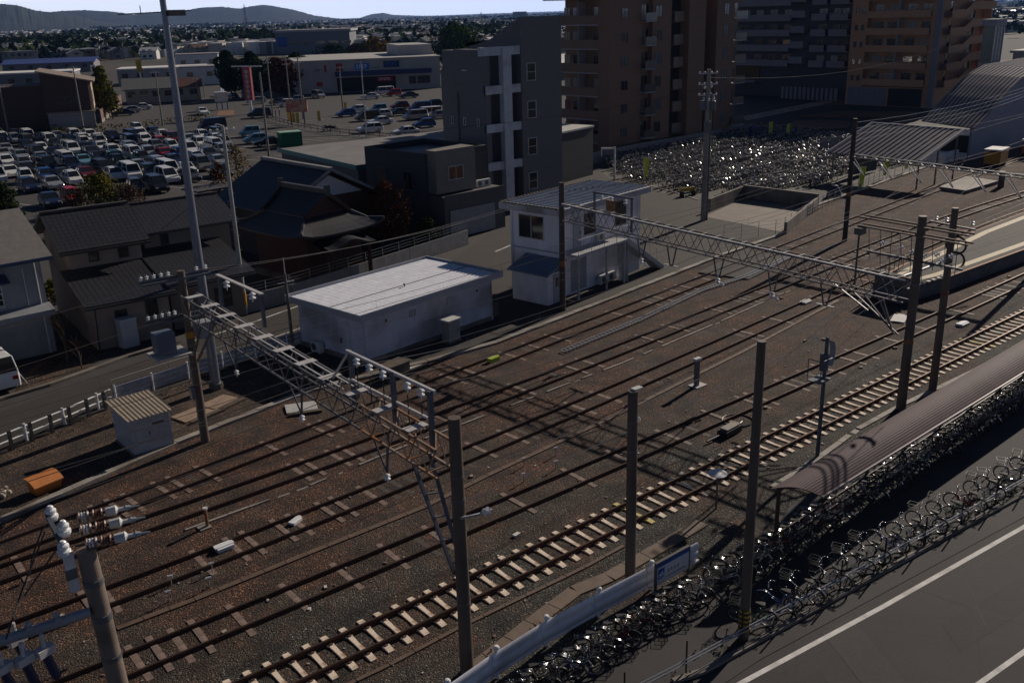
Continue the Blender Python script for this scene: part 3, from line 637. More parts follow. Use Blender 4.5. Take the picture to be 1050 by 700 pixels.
# porch
mb = MB(); n = 12; vs = []
for i in range(n + 1):
    u = -1 + 2 * i / n; z = 2.75 + .65 * math.cos(u * math.pi / 2) ** 2 + .15 * abs(u) ** 3; vs += [(u * 2.5, -3.9, z + .4), (u * 2.5, -6.4, z)]
k = len(vs); vs += [(a, b, c - .18) for a, b, c in vs]
for i in range(n):
    a = 2 * i; mb.f += [(a, a + 1, a + 3, a + 2), (k + a + 2, k + a + 3, k + a + 1, k + a), (a + 1, k + a + 1, k + a + 3, a + 3)]; mb.m += [0, 0, 0]
mb.v = vs; mb.build('porch_roof', M_SHR, t)
for x in (-2.0, 2.0):
    mb = MB(); mb.bx(x - .13, x + .13, -6.1, -5.85, 0, 2.75); mb.build('porch_post', M_REDWD, t)
mb = MB(); mb.bx(-1.3, 1.3, -3.86, -3.8, .5, 2.7); mb.build('door', lines('lattice_door', (.07, .045, .03), (.015, .01, .01), .2, .08, 0), t)
# hall behind with the white gable
t = thing('temple_hall', 'long tiled hall with a plain white gable end behind the shrine', 'hall', (36.7, 66.6, 0), R(4))
mb = MB(); P = [(-4.4, 0), (4.4, 0), (4.4, 4.3), (0, 6.5), (-4.4, 4.3)]
mb._add([(x, 0, z) for x, z in P] + [(x, 9.5, z) for x, z in P], [(0, 1, 2, 3, 4), (9, 8, 7, 6, 5), (0, 5, 6, 1), (1, 6, 7, 2), (2, 7, 8, 3), (3, 8, 9, 4), (4, 9, 5, 0)], 0); mb.build('wall', M_REDWD, t)
mb = MB(); P = [(-5.2, 4.05), (0, 6.8), (5.2, 4.05)]; vs = [(x, y, z) for y in (-.45, 9.9) for x, z in P]; vs += [(a, b, c - .16) for a, b, c in vs]
mb._add(vs, [(0, 1, 4, 3), (1, 2, 5, 4), (9, 10, 7, 6), (10, 11, 8, 7), (0, 6, 7, 1), (1, 7, 8, 2), (3, 4, 10, 9), (4, 5, 11, 10), (0, 3, 9, 6), (2, 8, 11, 5)], 0)
roof = mb.build('roof', M_SHR, t)
mb = MB(); mb.face([(-3.1, -.03, 4.75), (3.1, -.03, 4.75), (0, -.03, 6.35)]); mb.build('gable_plaster', mat('white_plaster', (.55, .55, .56), var=.08), t)
mb = MB(); mb.beam((-5.2, -.5, 4.1), (0, -.5, 6.85), .1, .22); mb.beam((5.2, -.5, 4.1), (0, -.5, 6.85), .1, .22); mb.bx(-.2, .2, -.5, 9.9, 6.75, 7.0); mb.build('barge_board', mat('grey_board', (.22, .21, .21)), roof)

# ------------------------------------------------------------------ low flat-roofed warehouse with a teal edge
t = thing('warehouse', 'low grey flat-roofed warehouse with a teal roof edge behind the shrine', 'warehouse', (45.7, 77.2, 0), R(-3))
mb = MB(); mb.bx(0, 20, 0, 17, 0, 4.7); mb.build('wall', lines('grey_siding_sheet', (.20, .20, .205), (.12, .12, .125), .3, .03, 0), t)
mb = MB(); mb.bx(-.3, 20.3, -.3, 17.3, 4.7, 5.0); r_ = mb.build('roof', mat('grey_membrane', (.20, .19, .185), var=.2, scale=.4), t)
mb = MB(); mb.bx(-.36, 20.36, -.36, -.3, 4.66, 5.1); mb.bx(-.36, -.3, -.3, 17.3, 4.66, 5.1); mb.build('roof_edge', mat('teal_edge', (.10, .24, .23), rough=.5), r_)
for x in (2.5, 5.5, 8.5): window(t, x, 0, 3.1, 1.4, 1.0, '-y', M_DALU, M_GLASS, 1)
# ------------------------------------------------------------------ dark parapet house, beige block and garage
M_DKWALL = lines('dark_siding', (.06, .056, .062), (.035, .032, .036), .45, .03, 2, var=.12)
t = thing('flat_roof_house', 'dark two-storey house with a flat parapet roof and a beige front block over a garage', 'house', (45.9, 64.0, 0), R(4))
mb = MB(); mb.bx(-.2, 6.8, 2.0, 10.6, 0, 6.5); mb.build('wall', M_DKWALL, t)
mb = MB(); mb.bx(.0, 6.6, 2.2, 10.4, 6.5, 6.56); r_ = mb.build('roof', mat('dark_membrane', (.075, .08, .095), rough=.5, var=.2), t)
mb = MB(); mb.bx(-.2, 6.8, 10.4, 10.6, 6.5, 7.05); mb.bx(-.2, 0, 2.0, 10.4, 6.5, 7.05); mb.bx(6.6, 6.8, 2.0, 10.4, 6.5, 7.05); mb.bx(0, 6.6, 2.0, 2.2, 6.5, 7.05); mb.build('parapet', M_TRIM, r_)
mb = MB(); mb.bx(0, 4.4, .9, 2.8, 3.75, 7.35); mb.build('front_block', mat('beige_siding', (.20, .175, .155), var=.1), t)
M_WARM = mat('orange_curtained_glass', (.16, .055, .02), rough=.25, var=.35, scale=3)
window(t, 2.15, .9, 5.35, 1.55, 1.05, '-y', M_ALU, M_WARM, 1)
mb = MB(); mb.bx(0, 6.9, 0, 1.98, 0, 3.6); mb.bx(0, 6.9, -.05, .0, 3.3, 3.72); g_ = mb.build('garage', mat('garage_wall', (.11, .10, .10), var=.12), t)
mb = MB(); mb.bx(.5, 5.6, -.1, -.05, .1, 2.4); mb.build('garage_door', M_SHUT, g_)
window(t, -.2, 4.5, 4.6, 1.2, 1.5, '-x', M_DALU, M_GLASS, 1); window(t, -.2, 8.2, 4.6, 1.2, 1.5, '-x', M_DALU, M_GLASS, 1)
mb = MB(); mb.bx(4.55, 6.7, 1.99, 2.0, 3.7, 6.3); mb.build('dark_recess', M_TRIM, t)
ac_unit(t, 6.1, 1.6, 3.63); ac_unit(t, 5.3, 1.6, 3.63)

# ------------------------------------------------------------------ grey apartment block with white stair frame
M_GREYA = lines('grey_panel_wall', (.145, .135, .142), (.10, .094, .098), 1.2, .02, 2, var=.08, bump=.2)
M_WFRAME = mat('white_frame', (.55, .56, .60), var=.1, c2=(.40, .40, .42), c2amt=.3)
t = thing('apartment_block', 'slim grey four-storey apartment block with a white open stair frame', 'apartment block', (55.4, 70.0, 0), 0)
mb = MB()
def sidewall(mb, x0, x1, P):
    n = len(P); mb._add([(x0, y, z) for y, z in P] + [(x1, y, z) for y, z in P], [tuple(range(n)), tuple(range(2 * n - 1, n - 1, -1))] + [((i + 1) % n, i, i + n, (i + 1) % n + n) for i in range(n)], 0)
sidewall(mb, 0, .25, [(0, 0), (6.8, 0), (6.8, 12.9), (4.6, 14.9), (0, 14.9)])
mb.bx(.25, 4.2, 2.0, 6.79, 0, 14.8); mb.bx(.25, .6, .02, 2.0, 0, 14.3)
mb.bx(4.2, 9.3, -.2, 8, 0, 15.3); sidewall(mb, 4.2, 9.3, [(-.2, 15.3), (8, 15.3), (8, 14.9), (4.4, 15.6), (-.2, 17.6)])
mb.build('wall', M_GREYA, t)
lv = [14.35, 10.95, 7.5, 4.0]
mb = MB(); mb.bx(1.9, 2.9, -.35, .3, 0, 15.0); mb.bx(-.5, -.02, -.1, .3, lv[0], lv[0] + .75)
mb.build('stair_frame', M_WFRAME, t)
for z in lv:
    mb = MB(); mb.bx(0.0, 4.19, -.08, .25, z, z + .75); mb.build('stair_parapet', M_WFRAME, t)
for z in lv[1:]:
    mb = MB(); mb.bx(.62, 4.18, .26, 1.98, z, z + .16); mb.build('landing', M_CONC_D, t)
    mb = MB(); mb.bx(.8, 1.7, 1.94, 2.0, z + .2, z + 2.3); d = mb.build('door', M_TRIM, t)
for z in (15.7 - 3.0, 15.7 - 6.45, 15.7 - 9.9, 15.7 - 13.2): window(t, 5.4, -.2, z, 1.0, 1.5, '-y', mat_white, M_GLASS, 0, True)
for z in (8.4, 4.0):
    for y in (1.2, 3.3, 5.2): window(t, 0, y, z, .22, .6, '-x', mat_white, M_GLASS, 0)
mb = MB(); mb.tube((-.08, 4.2, 0), (-.08, 4.2, 11.0), .07); mb.build('downpipe', M_GREYA, t)
mb = MB(); mb.bx(-.12, 0, 2.6, 3.3, 13.0, 13.1); mb.build('vent_hood', M_ALU, t)
# dark box building with a pale roof
t = thing('flat_roof_shed', 'dark windowless box building with a pale sunlit roof right of the grey apartments', 'building', (70.6, 77.0, 0), R(14))
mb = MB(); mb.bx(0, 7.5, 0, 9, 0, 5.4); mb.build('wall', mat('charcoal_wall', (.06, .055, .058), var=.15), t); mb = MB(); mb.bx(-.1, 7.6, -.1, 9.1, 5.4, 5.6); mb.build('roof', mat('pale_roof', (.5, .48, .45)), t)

# ------------------------------------------------------------------ the brown tower
M_BROWN = lines('brown_tiled_wall', (.21, .122, .080), (.175, .10, .066), .6, .03, 2, var=.10, bump=.1)
M_BROWN2 = mat('brown_parapet', (.21, .13, .09), var=.1)
M_TAN = mat('tan_panel', (.26, .20, .165), var=.1)
M_SLAB = mat('slab_edge', (.34, .32, .33), var=.1)
M_RAILG = glass('balcony_glass', (.05, .055, .06), .2)
t = thing('apartment_tower', 'big brown apartment tower with balconies behind the bicycle park', 'apartment tower', (89.0, 87.2, 0), R(1))
FH = 2.93; Z0 = 1.5
mb = MB(); mb.bx(1.5, 11.8, .6, 9.4, 0, 22.0); mb.bx(0, 1.5, 0.0, 1.6, 0, 22.0); mb.bx(1.5, 6.0, 0, .6, 0, 22.0); mb.bx(8.1, 11.8, 0, .6, 0, 22.0); mb.bx(0, 1.5, 1.6, 1.9, 0, 19.3)
mb.bx(13.6, 17.5, 1.5, 9.4, 0, 22); mb.bx(15.5, 19.0, 0, 1.5, 0, 22); mb.bx(11.8, 13.6, 5, 9.4, 0, 22); mb.bx(19.0, 21.5, 5.5, 9.4, 0, 22); mb.bx(21.5, 27.5, .9, 9.4, 0, 22); mb.bx(21.5, 25.3, .0, .9, 0, 22)
mb.build('wall', M_BROWN, t)
mb = MB(); mb.bx(-1.4, 2.0, 1.4, 10.6, 19.3, 19.6); mb.build('roof', M_SLAB, t)
for k in range(6):
    z = Z0 + k * FH
    mb = MB(); mb.bx(-.1, 1.5, 1.9, 10.0, z, z + .14); b_ = mb.build('balcony_floor', M_SLAB, t)
    mb = MB(); mb.bx(-.02, .08, 1.9, 10.0, z + .14, z + 1.25); mb.build('parapet', M_BROWN2, b_)
    mb = MB(); mb.bx(.1, 1.5, 5.6, 5.7, z + .14, z + FH); mb.build('partition', M_SLAB, b_)
    for y, w in ((3.3, 1.7), (7.2, 1.6), (9.0, 1.0)):
        window(t, 1.5, y, z + 1.25, w, 1.9, '-x', M_DALU, M_CURT if random.random() < .3 else M_GLASS, 1)
    if k < 7:
        zz = z + .6
        window(t, 1.6 + 1.2, 0, zz + .8, 1.1, 1.1, '-y', M_DALU, M_GLASS if k % 3 else M_GLASSB, 1)
        mb = MB(); mb.bx(6.0, 8.1, -.75, .6, z + .2, z + .34); b_ = mb.build('balcony_floor', M_SLAB, t)
        mb = MB(); mb.bx(6.0, 8.1, -.73, -.69, z + .36, z + 1.35); mb.build('balcony_rail', M_RAILG, b_)
        window(t, 7.0, .6, z + 1.4, 1.6, 1.9, '-y', M_DALU, M_GLASS, 1); window(t, 9.3, 0, z + 1.5, 1.2, 1.3, '-y', M_DALU, M_GLASSB if k % 2 else M_GLASS, 1)
        # open stair bay
        mb = MB(); mb.bx(13.6, 15.5, .9, 1.1, z + .1, z + 1.4); mb.build('parapet', M_TAN, t)
        mb = MB(); mb.beam((11.9, 2.2, z - 1.2), (11.9, 4.8, z + .8), .1, .3); mb.beam((11.9, 2.2, z - .2), (13.5, 2.0, z + .9), .1, .9); mb.build('stair', M_BROWN2, t)
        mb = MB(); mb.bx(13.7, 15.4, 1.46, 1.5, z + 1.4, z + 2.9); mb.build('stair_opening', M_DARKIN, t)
        window(t, 23.6, 0, z + 1.5, 1.0, 1.4, '-y', M_DALU, M_GLASSB, 1)
        mb = MB(); mb.bx(25.3, 28.0, -.4, .9, z + .1, z + .24); b_ = mb.build('balcony_floor', M_SLAB, t)
        mb = MB(); mb.bx(25.35, 28.0, -.36, -.32, z + .24, z + 1.2); mb.build('balcony_rail', M_RAILG, b_)
        window(t, 26.5, .9, z + 1.3, 1.6, 1.9, '-y', M_DALU, M_GLASS, 1)
# ------------------------------------------------------------------ grey tower behind
M_GT = mat('grey_balcony', (.20, .19, .205), var=.1)
M_GT2 = mat('dark_tower_wall', (.055, .052, .06), var=.15)
t = thing('apartment_tower', 'dark grey apartment tower with pale balcony bands between the brown and orange towers', 'apartment tower', (172, 104, 0), 0)
mb = MB(); mb.bx(0, 14, 0, 27, 0, 33); mb.build('wall', M_GT2, t)
for k in range(9):
    z = 6.2 + k * 2.9
    for y0, y1 in ((13, 26.8), (.3, 4.2), (5.0, 8.2)):
        mb = MB(); mb.bx(-1.5, 0, y0, y1, z, z + .15); mb.bx(-1.5, -1.38, y0, y1, z + .15, z + 1.25); mb.build('balcony', M_GT, t)
        for q in range(int((y1 - y0) / 3.4) + 1): window(t, 0, min(y0 + 1.5 + q * 3.4, y1 - .9), z + 1.2, 1.7, 1.9, '-x', M_DALU, M_CURT if random.random() < .2 else M_GLASS, 1)
    mb = MB(); mb.bx(-1.6, 0, 9.6, 12.8, z + .6, z + 1.9); mb.build('stair_parapet', M_GT, t)
mb = MB(); mb.bx(-2.5, 0, 20, 26.5, 2.9, 3.3); mb.build('entrance_canopy', M_GT, t)
mb = MB(); mb.bx(-.3, 0, 20.5, 26, 3.6, 6.0); mb.build('yellow_panel', mat('ochre_panel', (.09, .05, .01), var=.3), t)
t2 = thing('picket_fence', 'row of pale upright panels in front of the dark grey tower', 'fence', (168.5, 104, 0), 0)
for k in range(13):
    mb = MB(); mb.bx(-.06, .06, k * 1.0, k * 1.0 + .62, .1, 2.5); mb.build('fence_panel', M_GT, t2)
# ------------------------------------------------------------------ orange tower
M_OR = lines('orange_tiled_wall', (.40, .215, .115), (.33, .175, .092), .58, .03, 2, var=.10, bump=.1)
M_OR2 = mat('orange_parapet', (.41, .23, .13), var=.1)
t = thing('apartment_tower', 'orange-brown apartment tower with long balconies and zigzag stairs near the station', 'apartment tower', (166.6, 84.4, 0), R(4))
mb = MB(); mb.bx(1.4, 21, 0, 16, 0, 30); mb.bx(0, 1.4, 13.0, 16, 0, 30); mb.bx(0, 1.4, .0, 1.4, 0, 30); mb.bx(-.2, 1.5, -.1, .0, 0, 30); mb.bx(0, 1.4, 1.4, 13, 0, 3.4); mb.build('wall', M_OR, t)
mb = MB(); mb.bx(-.3, .5, -.4, .6, 0, 30); mb.build('drain_stack', M_GT, t)
for k in range(9):
    z = 3.6 + k * 2.92
    mb = MB(); mb.bx(-.25, 1.4, 1.5, 12.9, z, z + .14); b_ = mb.build('balcony_floor', M_OR2, t)
    mb = MB(); mb.bx(-.25, -.1, 1.5, 12.9, z + .14, z + 1.2); mb.build('parapet', M_OR2, b_)
    mb = MB(); mb.bx(0, 1.4, 7.2, 7.35, z + .14, z + 2.9); mb.build('partition', M_SLAB, b_)
    for y in (2.8, 5.5, 8.8, 11.4): window(t, 1.4, y, z + 1.25, 1.7, 1.95, '-x', M_DALU, M_GLASS if (k + int(y)) % 4 else M_CURT, 1)
    for y in (13.8, 15.0): window(t, 0, y, z + 1.3, .5, .95, '-x', M_DALU, M_GLASS, 0)
    # stair face
    mb = MB(); mb.bx(1.6, 7.6, -1.5, -1.35, z - .2, z + 1.1); mb.bx(1.6, 7.6, -1.35, 0, z - .2, z - .05); mb.bx(10.5, 20.8, -1.5, -1.35, z + 1.0, z + 2.3); mb.bx(10.5, 20.8, -1.35, 0, z + 1.0, z + 1.15); mb.build('access_gallery', M_OR2, t)
    mb = MB(); mb.beam((7.4, -1.43, z + .45), (10.7, -1.43, z + 1.65), .15, 1.3); mb.build('stair', M_OR2, t)
    window(t, 4.5, 0, z + 1.7, 1.0, 1.6, '-y', M_DALU, M_GLASS, 0); window(t, 14, 0, z + .2, 2.0, 1.3, '-y', M_DALU, M_GLASS, 0)
    mb = MB(); mb.bx(18.2, 18.9, -1.6, -.1, z + 2.3, z + 3.9); mb.build('gallery_pier', M_OR2, t)
mb = MB(); mb.bx(-.05, 0, 8.2, 15.6, .1, 3.2); mb.build('shutter', mat('pale_blue_shutter', (.16, .165, .20)), t)
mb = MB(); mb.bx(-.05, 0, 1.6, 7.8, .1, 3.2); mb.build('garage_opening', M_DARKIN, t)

# ------------------------------------------------------------------ the station
M_CORR = mat('station_roof_sheet', (.15, .135, .15), rough=.42, metal=.3, var=.2, scale=1)
M_BLUEW = lines('blue_grey_panels', (.20, .22, .30), (.13, .145, .20), 2.4, .04, 0, var=.08, axis2=2, period2=2.4)
def ribbed(name, P, y0, y1, parent, pitch=.75, m=M_CORR, sh=0):
    """roof sheet following the (x, z) points P, ribs running up the slope"""
    mb = MB()
    for a, b in zip(P[:-1], P[1:]):
        s_ = sh * (y1 - y0)
        mb._add([(a[0], y0, a[1]), (b[0], y0, b[1]), (b[0] + s_, y1, b[1]), (a[0] + s_, y1, a[1]), (a[0], y0, a[1] - .12), (b[0], y0, b[1] - .12), (b[0] + s_, y1, b[1] - .12), (a[0] + s_, y1, a[1] - .12)],
                [(0, 1, 2, 3), (7, 6, 5, 4), (0, 4, 5, 1), (2, 6, 7, 3), (0, 3, 7, 4), (1, 5, 6, 2)], 0)
        y = y0 + .1
        while y < y1: mb.beam((a[0] + sh * (y - y0), y, a[1] + .05), (b[0] + sh * (y - y0), y, b[1] + .05), .12, .11); y += pitch
    return mb.build(name, m, parent)
pL, pR = Vector((92.0, 47.0, 0)), None
t = thing('stair_canopy', 'sloping ribbed steel canopy standing alone at the edge of the bicycle park', 'canopy', (92.0, 47.0, 0), 0)
ribbed('roof', [(0, 2.9), (8.4, 5.2)], 0, 10.2, t, .62)
mb = MB(); mb.beam((-.1, -.12, 2.9), (8.5, -.12, 5.22), .16, .26); mb.beam((8.5, -.1, 5.2), (8.5, 10.3, 5.2), .16, .22); mb.beam((-.1, 10.32, 2.9), (8.5, 10.32, 5.22), .16, .26); mb.build('roof_edge', mat('canopy_edge', (.45, .44, .44), rough=.4, metal=.4), t)
for x, y in ((.5, .3), (.5, 9.9), (4.2, .3), (8.0, .3), (8.0, 9.9), (4.2, 9.9)):
    mb = MB(); mb.tube((x, y, 0), (x, y, 2.85 + x * .274), .09); mb.build('post', M_DALU, t)
mb = MB(); mb.bx(2.5, 8.0, 9.0, 9.12, .2, 3.4); mb.build('back_screen', M_GT2, t)
t = thing('station_stairs', 'long covered station staircase with a curved ribbed roof and blue-grey side wall', 'station', (112.5, 52.0, 0), R(2))
PR = [(1.0, 3.8), (4.1, 5.1), (7, 6.5), (10, 7.75), (12.8, 8.75), (17, 9.6), (34, 9.9)]
ribbed('roof', PR, -.3, 8.2, t, .62, M_CORR, .5)
mb = MB()
pts = [(1.0, 0)] + [(x, z - .14) for x, z in PR] + [(34, 0)]
for y in (0.0,):
    mb._add([(x, y, z) for x, z in pts] + [(x, y + .25, z) for x, z in pts], [tuple(range(len(pts))), tuple(range(2 * len(pts) - 1, len(pts) - 1, -1))] + [((i + 1) % len(pts), i, i + len(pts), (i + 1) % len(pts) + len(pts)) for i in range(len(pts))], 0)
mb.build('wall', M_BLUEW, t)
mb = MB(); mb.bx(.9, 1.0, .26, 4.9, 0, .9); mb.bx(.9, 1.0, .26, 4.9, 2.9, 3.6); mb.bx(.9, 1.0, 3.5, 4.9, .9, 2.9); mb.build('entrance_front', M_WWALL, t)
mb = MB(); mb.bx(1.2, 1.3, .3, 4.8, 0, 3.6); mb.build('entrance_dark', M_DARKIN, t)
mb = MB(); mb.bx(-3.2, .4, 1.0, 1.3, 0, 1.3); mb.bx(-3.2, -3.0, 1.3, 6.0, 0, 1.3); mb.build('entrance_wall', M_WWALL, t)
t = thing('lift_tower', 'square lift tower with a glazed top above the station roof', 'lift tower', (141.0, 63.2, 0), R(2))
mb = MB(); mb.bx(0, 3.0, 0, 1.8, 0, 9.4); mb.build('wall', mat('grey_white_panel', (.33, .34, .38), var=.08), t)
mb = MB(); mb.bx(-.15, 3.15, -.15, 1.95, 14.4, 15.3); mb.build('roof', mat('lift_head', (.30, .31, .34)), t)
mb = MB(); mb.bx(.1, 2.9, .1, 1.7, 9.4, 14.4)
mb.build('glazing', glass('lift_glass', (.16, .19, .18), .12), t)
for x in (0, .95, 1.9, 2.85):
    mb = MB(); mb.bx(x, x + .15, -.02, .1, 9.4, 14.4); mb.build('mullion', M_ALU, t)
mb = MB()
for x, w in ((.25, .22), (.6, .2), (1.2, .3), (1.6, .18), (2.3, .3)): mb.bx(x, x + w, .06, .098, 9.6, 14.2)
mb.build('inner_blind', mat('pale_blind', (.45, .47, .45), var=.2), t)
t = thing('station_hall', 'beige overbridge station hall behind the lift tower', 'station', (166, 67, 0), R(4))
mb = MB(); mb.bx(0, 30, 0, 4, 5.5, 9.6); mb.build('wall', mat('beige_panel', (.30, .28, .25), var=.1), t); mb = MB(); mb.bx(-.4, 30.4, -.4, 4.4, 9.6, 10.0); mb.build('roof', M_SLAB, t)
for x in (2, 14, 26):
    mb = MB(); mb.bx(x, x + 1, 1, 3, 0, 5.5); mb.build('pier', M_CONC_D, t)
# ------------------------------------------------------------------ poles, gantries and line-side gear
def on_x(px, py, X): r = ray(px, py); t = X / r[0]; return Vector((X, r[1] * t, H + r[2] * t))
def on_y(px, py, Y): r = ray(px, py); t = Y / r[1]; return Vector((r[0] * t, Y, H + r[2] * t))
M_POLE = mat('concrete_pole', (.115, .085, .066), rough=.6, var=.2, scale=2.5, streak=.15, c2=(.08, .06, .05), c2amt=.3)
M_POLEG = mat('grey_concrete_pole', (.24, .22, .20), rough=.6, var=.15, scale=2.5, streak=.15, c2=(.15, .13, .12), c2amt=.3)
M_STEEL = mat('grey_painted_steel', (.13, .13, .14), rough=.5, metal=.2, var=.2, scale=3, c2=(.15, .09, .06), c2amt=.25)
M_STEELB = mat('blue_grey_steel', (.10, .115, .14), rough=.5, metal=.2, var=.2, scale=3)
M_RUST = mat('rusty_orange_steel', (.26, .12, .05), rough=.8, var=.3, scale=5)
M_PLATE = mat('pale_walk_plate', (.50, .48, .47), rough=.55, var=.15, scale=4)
M_PORC = mat('white_porcelain', (.78, .78, .78), rough=.15, var=.05)
M_PORCB = mat('brown_porcelain', (.20, .11, .075), rough=.25, var=.1)
M_CABLE = mat('black_cable', (.02, .02, .022), rough=.5, var=.1)
M_WIRE = mat('overhead_wire', (.30, .26, .22), rough=.35, metal=.8, var=.1)
M_YEL = mat('yellow_band', (.50, .24, .02), var=.2)
M_BAND = lines('warning_stripes', (.50, .30, .03), (.02, .02, .02), .16, .08, 2, var=.2, bump=0)
M_NAVY = mat('navy_enamel', (.02, .025, .07), rough=.3, var=.15)

def pole(t, h, r0, r1, m=M_POLE, bands=(), lean=(0, 0)):
    mb = MB(); n = 36; segs = 6
    for k in range(segs):
        a, b = k / segs, (k + 1) / segs
        mb.tube((lean[0] * a, lean[1] * a, h * a), (lean[0] * b, lean[1] * b, h * b), r0 + (r1 - r0) * a, r0 + (r1 - r0) * b, n, 0, k in (0, segs - 1))
    o = mb.build('pole', m, t, False)
    for z, hh, mm in bands:
        mb = MB(); rr = r0 + (r1 - r0) * z / h + .012; c = (lean[0] * z / h, lean[1] * z / h); mb.tube((c[0], c[1], z), (c[0], c[1], z + hh), rr, rr, n); mb.build('band', mm, o)
    return o
def insulator(mb, p, mi=0, s=1.0, n=2, d=(0, 0, -1)):
    p = Vector(p); d = Vector(d)
    prof = [(.012, 0), (.012, .06)]; z = .06
    for k in range(n): prof += [(.04, z), (.115, z + .05), (.12, z + .075), (.045, z + .10)]; z += .13
    prof += [(.015, z), (.015, z + .07)]
    mb.lathe([(r * s, q * s) for r, q in prof], p, 10, mi, d)
def truss(A, B, w, h, m, n, name='truss', parent=None, loc=None, rail=None):
    """lattice beam from A to B (points on the top centre line): four chords, zigzag sides, cross ties"""
    mb = MB(); A, B = Vector(A), Vector(B); d = (B - A).normalized(); s = Vector((-d.y, d.x, 0)).normalized() * (w / 2); dn = Vector((0, 0, -h))
    for q in (s, -s):
        mb.beam(A + q, B + q, .065, .065); mb.beam(A + q + dn, B + q + dn, .065, .065)
    for k in range(n):
        a, b = A.lerp(B, k / n), A.lerp(B, (k + 1) / n); md = A.lerp(B, (k + .5) / n)
        for q in (s, -s): mb.beam(a + q, md + q + dn, .03, .03); mb.beam(md + q + dn, b + q, .03, .03)
        mb.beam(a + s, b - s, .035, .035); mb.beam(md + s + dn, md - s + dn, .035, .035)
    if loc is not None: mb.shift(loc)
    return mb.build(name, m, parent)

# --- left gantry
g = thing('catenary_gantry', 'lattice catenary gantry with pale walk plates in the left half of the yard', 'gantry', (14.2, 39.3, 0))
O = Vector(g.location)
def loc(p): return Vector(p) - O
pole(g, 8.0, .20, .16, M_POLE, [(5.0, .28, M_YEL), (1.2, .05, M_STEEL)])
o = pole(g, 8.05, .20, .17, M_POLE, [(5.6, .1, M_STEEL), (6.3, .06, M_STEEL), (2.4, .05, M_STEEL)]); o.location = loc((13.3, 18.6, 0)); 
A, B = Vector((14.15, 38.6, 7.1)), Vector((13.42, 19.2, 6.95))
truss(A, A.lerp(B, .78), .68, .85, M_STEEL, 13, 'truss', g, O)
truss(A.lerp(B, .79), B, .68, .85, mat('rusty_truss_steel', (.27, .20, .15), rough=.6, var=.3, scale=4, c2=(.28, .12, .04), c2amt=.5), 4, 'truss', g, O)
for k in range(11):
    f = .035 + k * .0885
    if f > .95: continue
    c = A.lerp(B, f) - O + Vector((0, 0, .06)); mb = MB(); mb.box(c, (.72, .34, .03), R(2)); mb.build('walk_plate', M_PLATE, g)
mb = MB(); d = (B - A).normalized()
for q in (-.18, .18): s_ = Vector((q, 0, .05)); mb.beam(A.lerp(B, .1) + s_ - O, A.lerp(B, .72) + s_ - O, .05, .03)
mb.build('walk_rail', M_PLATE, g)
mb = MB(); b0 = A.lerp(B, .93); mb.beam(b0 + Vector((.3, 0, -.8)) - O, loc((13.45, 18.75, 3.3)), .09, .09); mb.beam(b0 + Vector((-.3, 0, -.8)) - O, loc((13.15, 18.75, 3.3)), .09, .09)
for k in range(5): a = b0.lerp(Vector((13.3, 18.75, 3.9)), .15 + k * .19) + Vector((0, 0, -.6)); mb.beam(a + Vector((-.28 + .03 * k, 0, 0)) - O, a + Vector((.28 - .03 * k, 0, -.1)) - O, .04, .04)
mb.build('knee_brace', M_STEELB, g)
mb = MB(); b0 = A.lerp(B, .1); mb.beam(b0 + Vector((.3, 0, -.8)) - O, Vector((.12, -.15, 3.9)), .08, .08); mb.beam(b0 + Vector((-.3, 0, -.8)) - O, Vector((-.12, -.15, 3.9)), .08, .08); mb.build('knee_brace', M_STEEL, g)
# frame on top of the beam
Fy = [24.9, 22.35, 20.35]
for y in Fy:
    mb = MB(); p = A.lerp(B, (38.6 - y) / 19.4); mb.beam((p.x + .3 - O.x, y - O.y, 6.3), (p.x + .3 - O.x, y - O.y, 8.15), .13, .13, up=(0, 1, 0)); mb.build('frame_post', M_STEELB, g)
mb = MB(); xx = A.lerp(B, .8).x + .3 - O.x; mb.beam((xx, Fy[0] - O.y + .1, 8.12), (xx, Fy[2] - O.y - .1, 8.12), .09, .09); mb.beam((xx, Fy[0] - O.y, 7.2), (xx, Fy[2] - O.y, 7.2), .07, .07); mb.beam((xx, Fy[0] - O.y, 8.1), (xx - .1, Fy[0] - O.y + 1.0, 6.95), .06, .06)
mb.build('frame_rail', M_PLATE, g)
for y in (24.45, 23.7, 22.95, 21.65, 20.95):
    mb = MB(); insulator(mb, (xx, y - O.y, 8.07), s=.95); io = mb.build('insulator', M_PORC, g)
    mb = MB(); mb.tube((xx, y - O.y, 7.62), (xx, y - O.y, 6.7), .02); mb.build('dropper', M_CABLE, io)
# small frame by the left pole
x0 = .25
for y in (35.9, 32.1):
    mb = MB(); mb.beam((x0, y - O.y, 7.1), (x0, y - O.y, 8.4), .12, .12, up=(0, 1, 0)); mb.build('frame_post', M_STEELB, g)
mb = MB(); mb.beam((x0, 36.0 - O.y, 8.4), (x0, 32.0 - O.y, 8.4), .16, .05); mb.build('frame_rail', M_PLATE, g)
for y in (35.2, 32.9):
    mb = MB(); insulator(mb, (x0, y - O.y, 8.36), s=1.15); mb.build('insulator', M_PORC, g)
# hangers under the beam
for f, n in ((.22, 1), (.52, 1), (.82, 1)):
    p = A.lerp(B, f) - O + Vector((0, 0, -.85)); mb = MB(); mb.beam(p + Vector((.2, 0, 0)), p + Vector((.05, 0, -1.3)), .06, .06); mb.beam(p + Vector((-.25, .2, 0)), p + Vector((.05, 0, -1.3)), .05, .05); ho = mb.build('hanger', M_STEELB, g)
    mb = MB(); insulator(mb, p + Vector((.05, 0, -1.3)), s=.85); mb.build('insulator', M_PORC, ho)
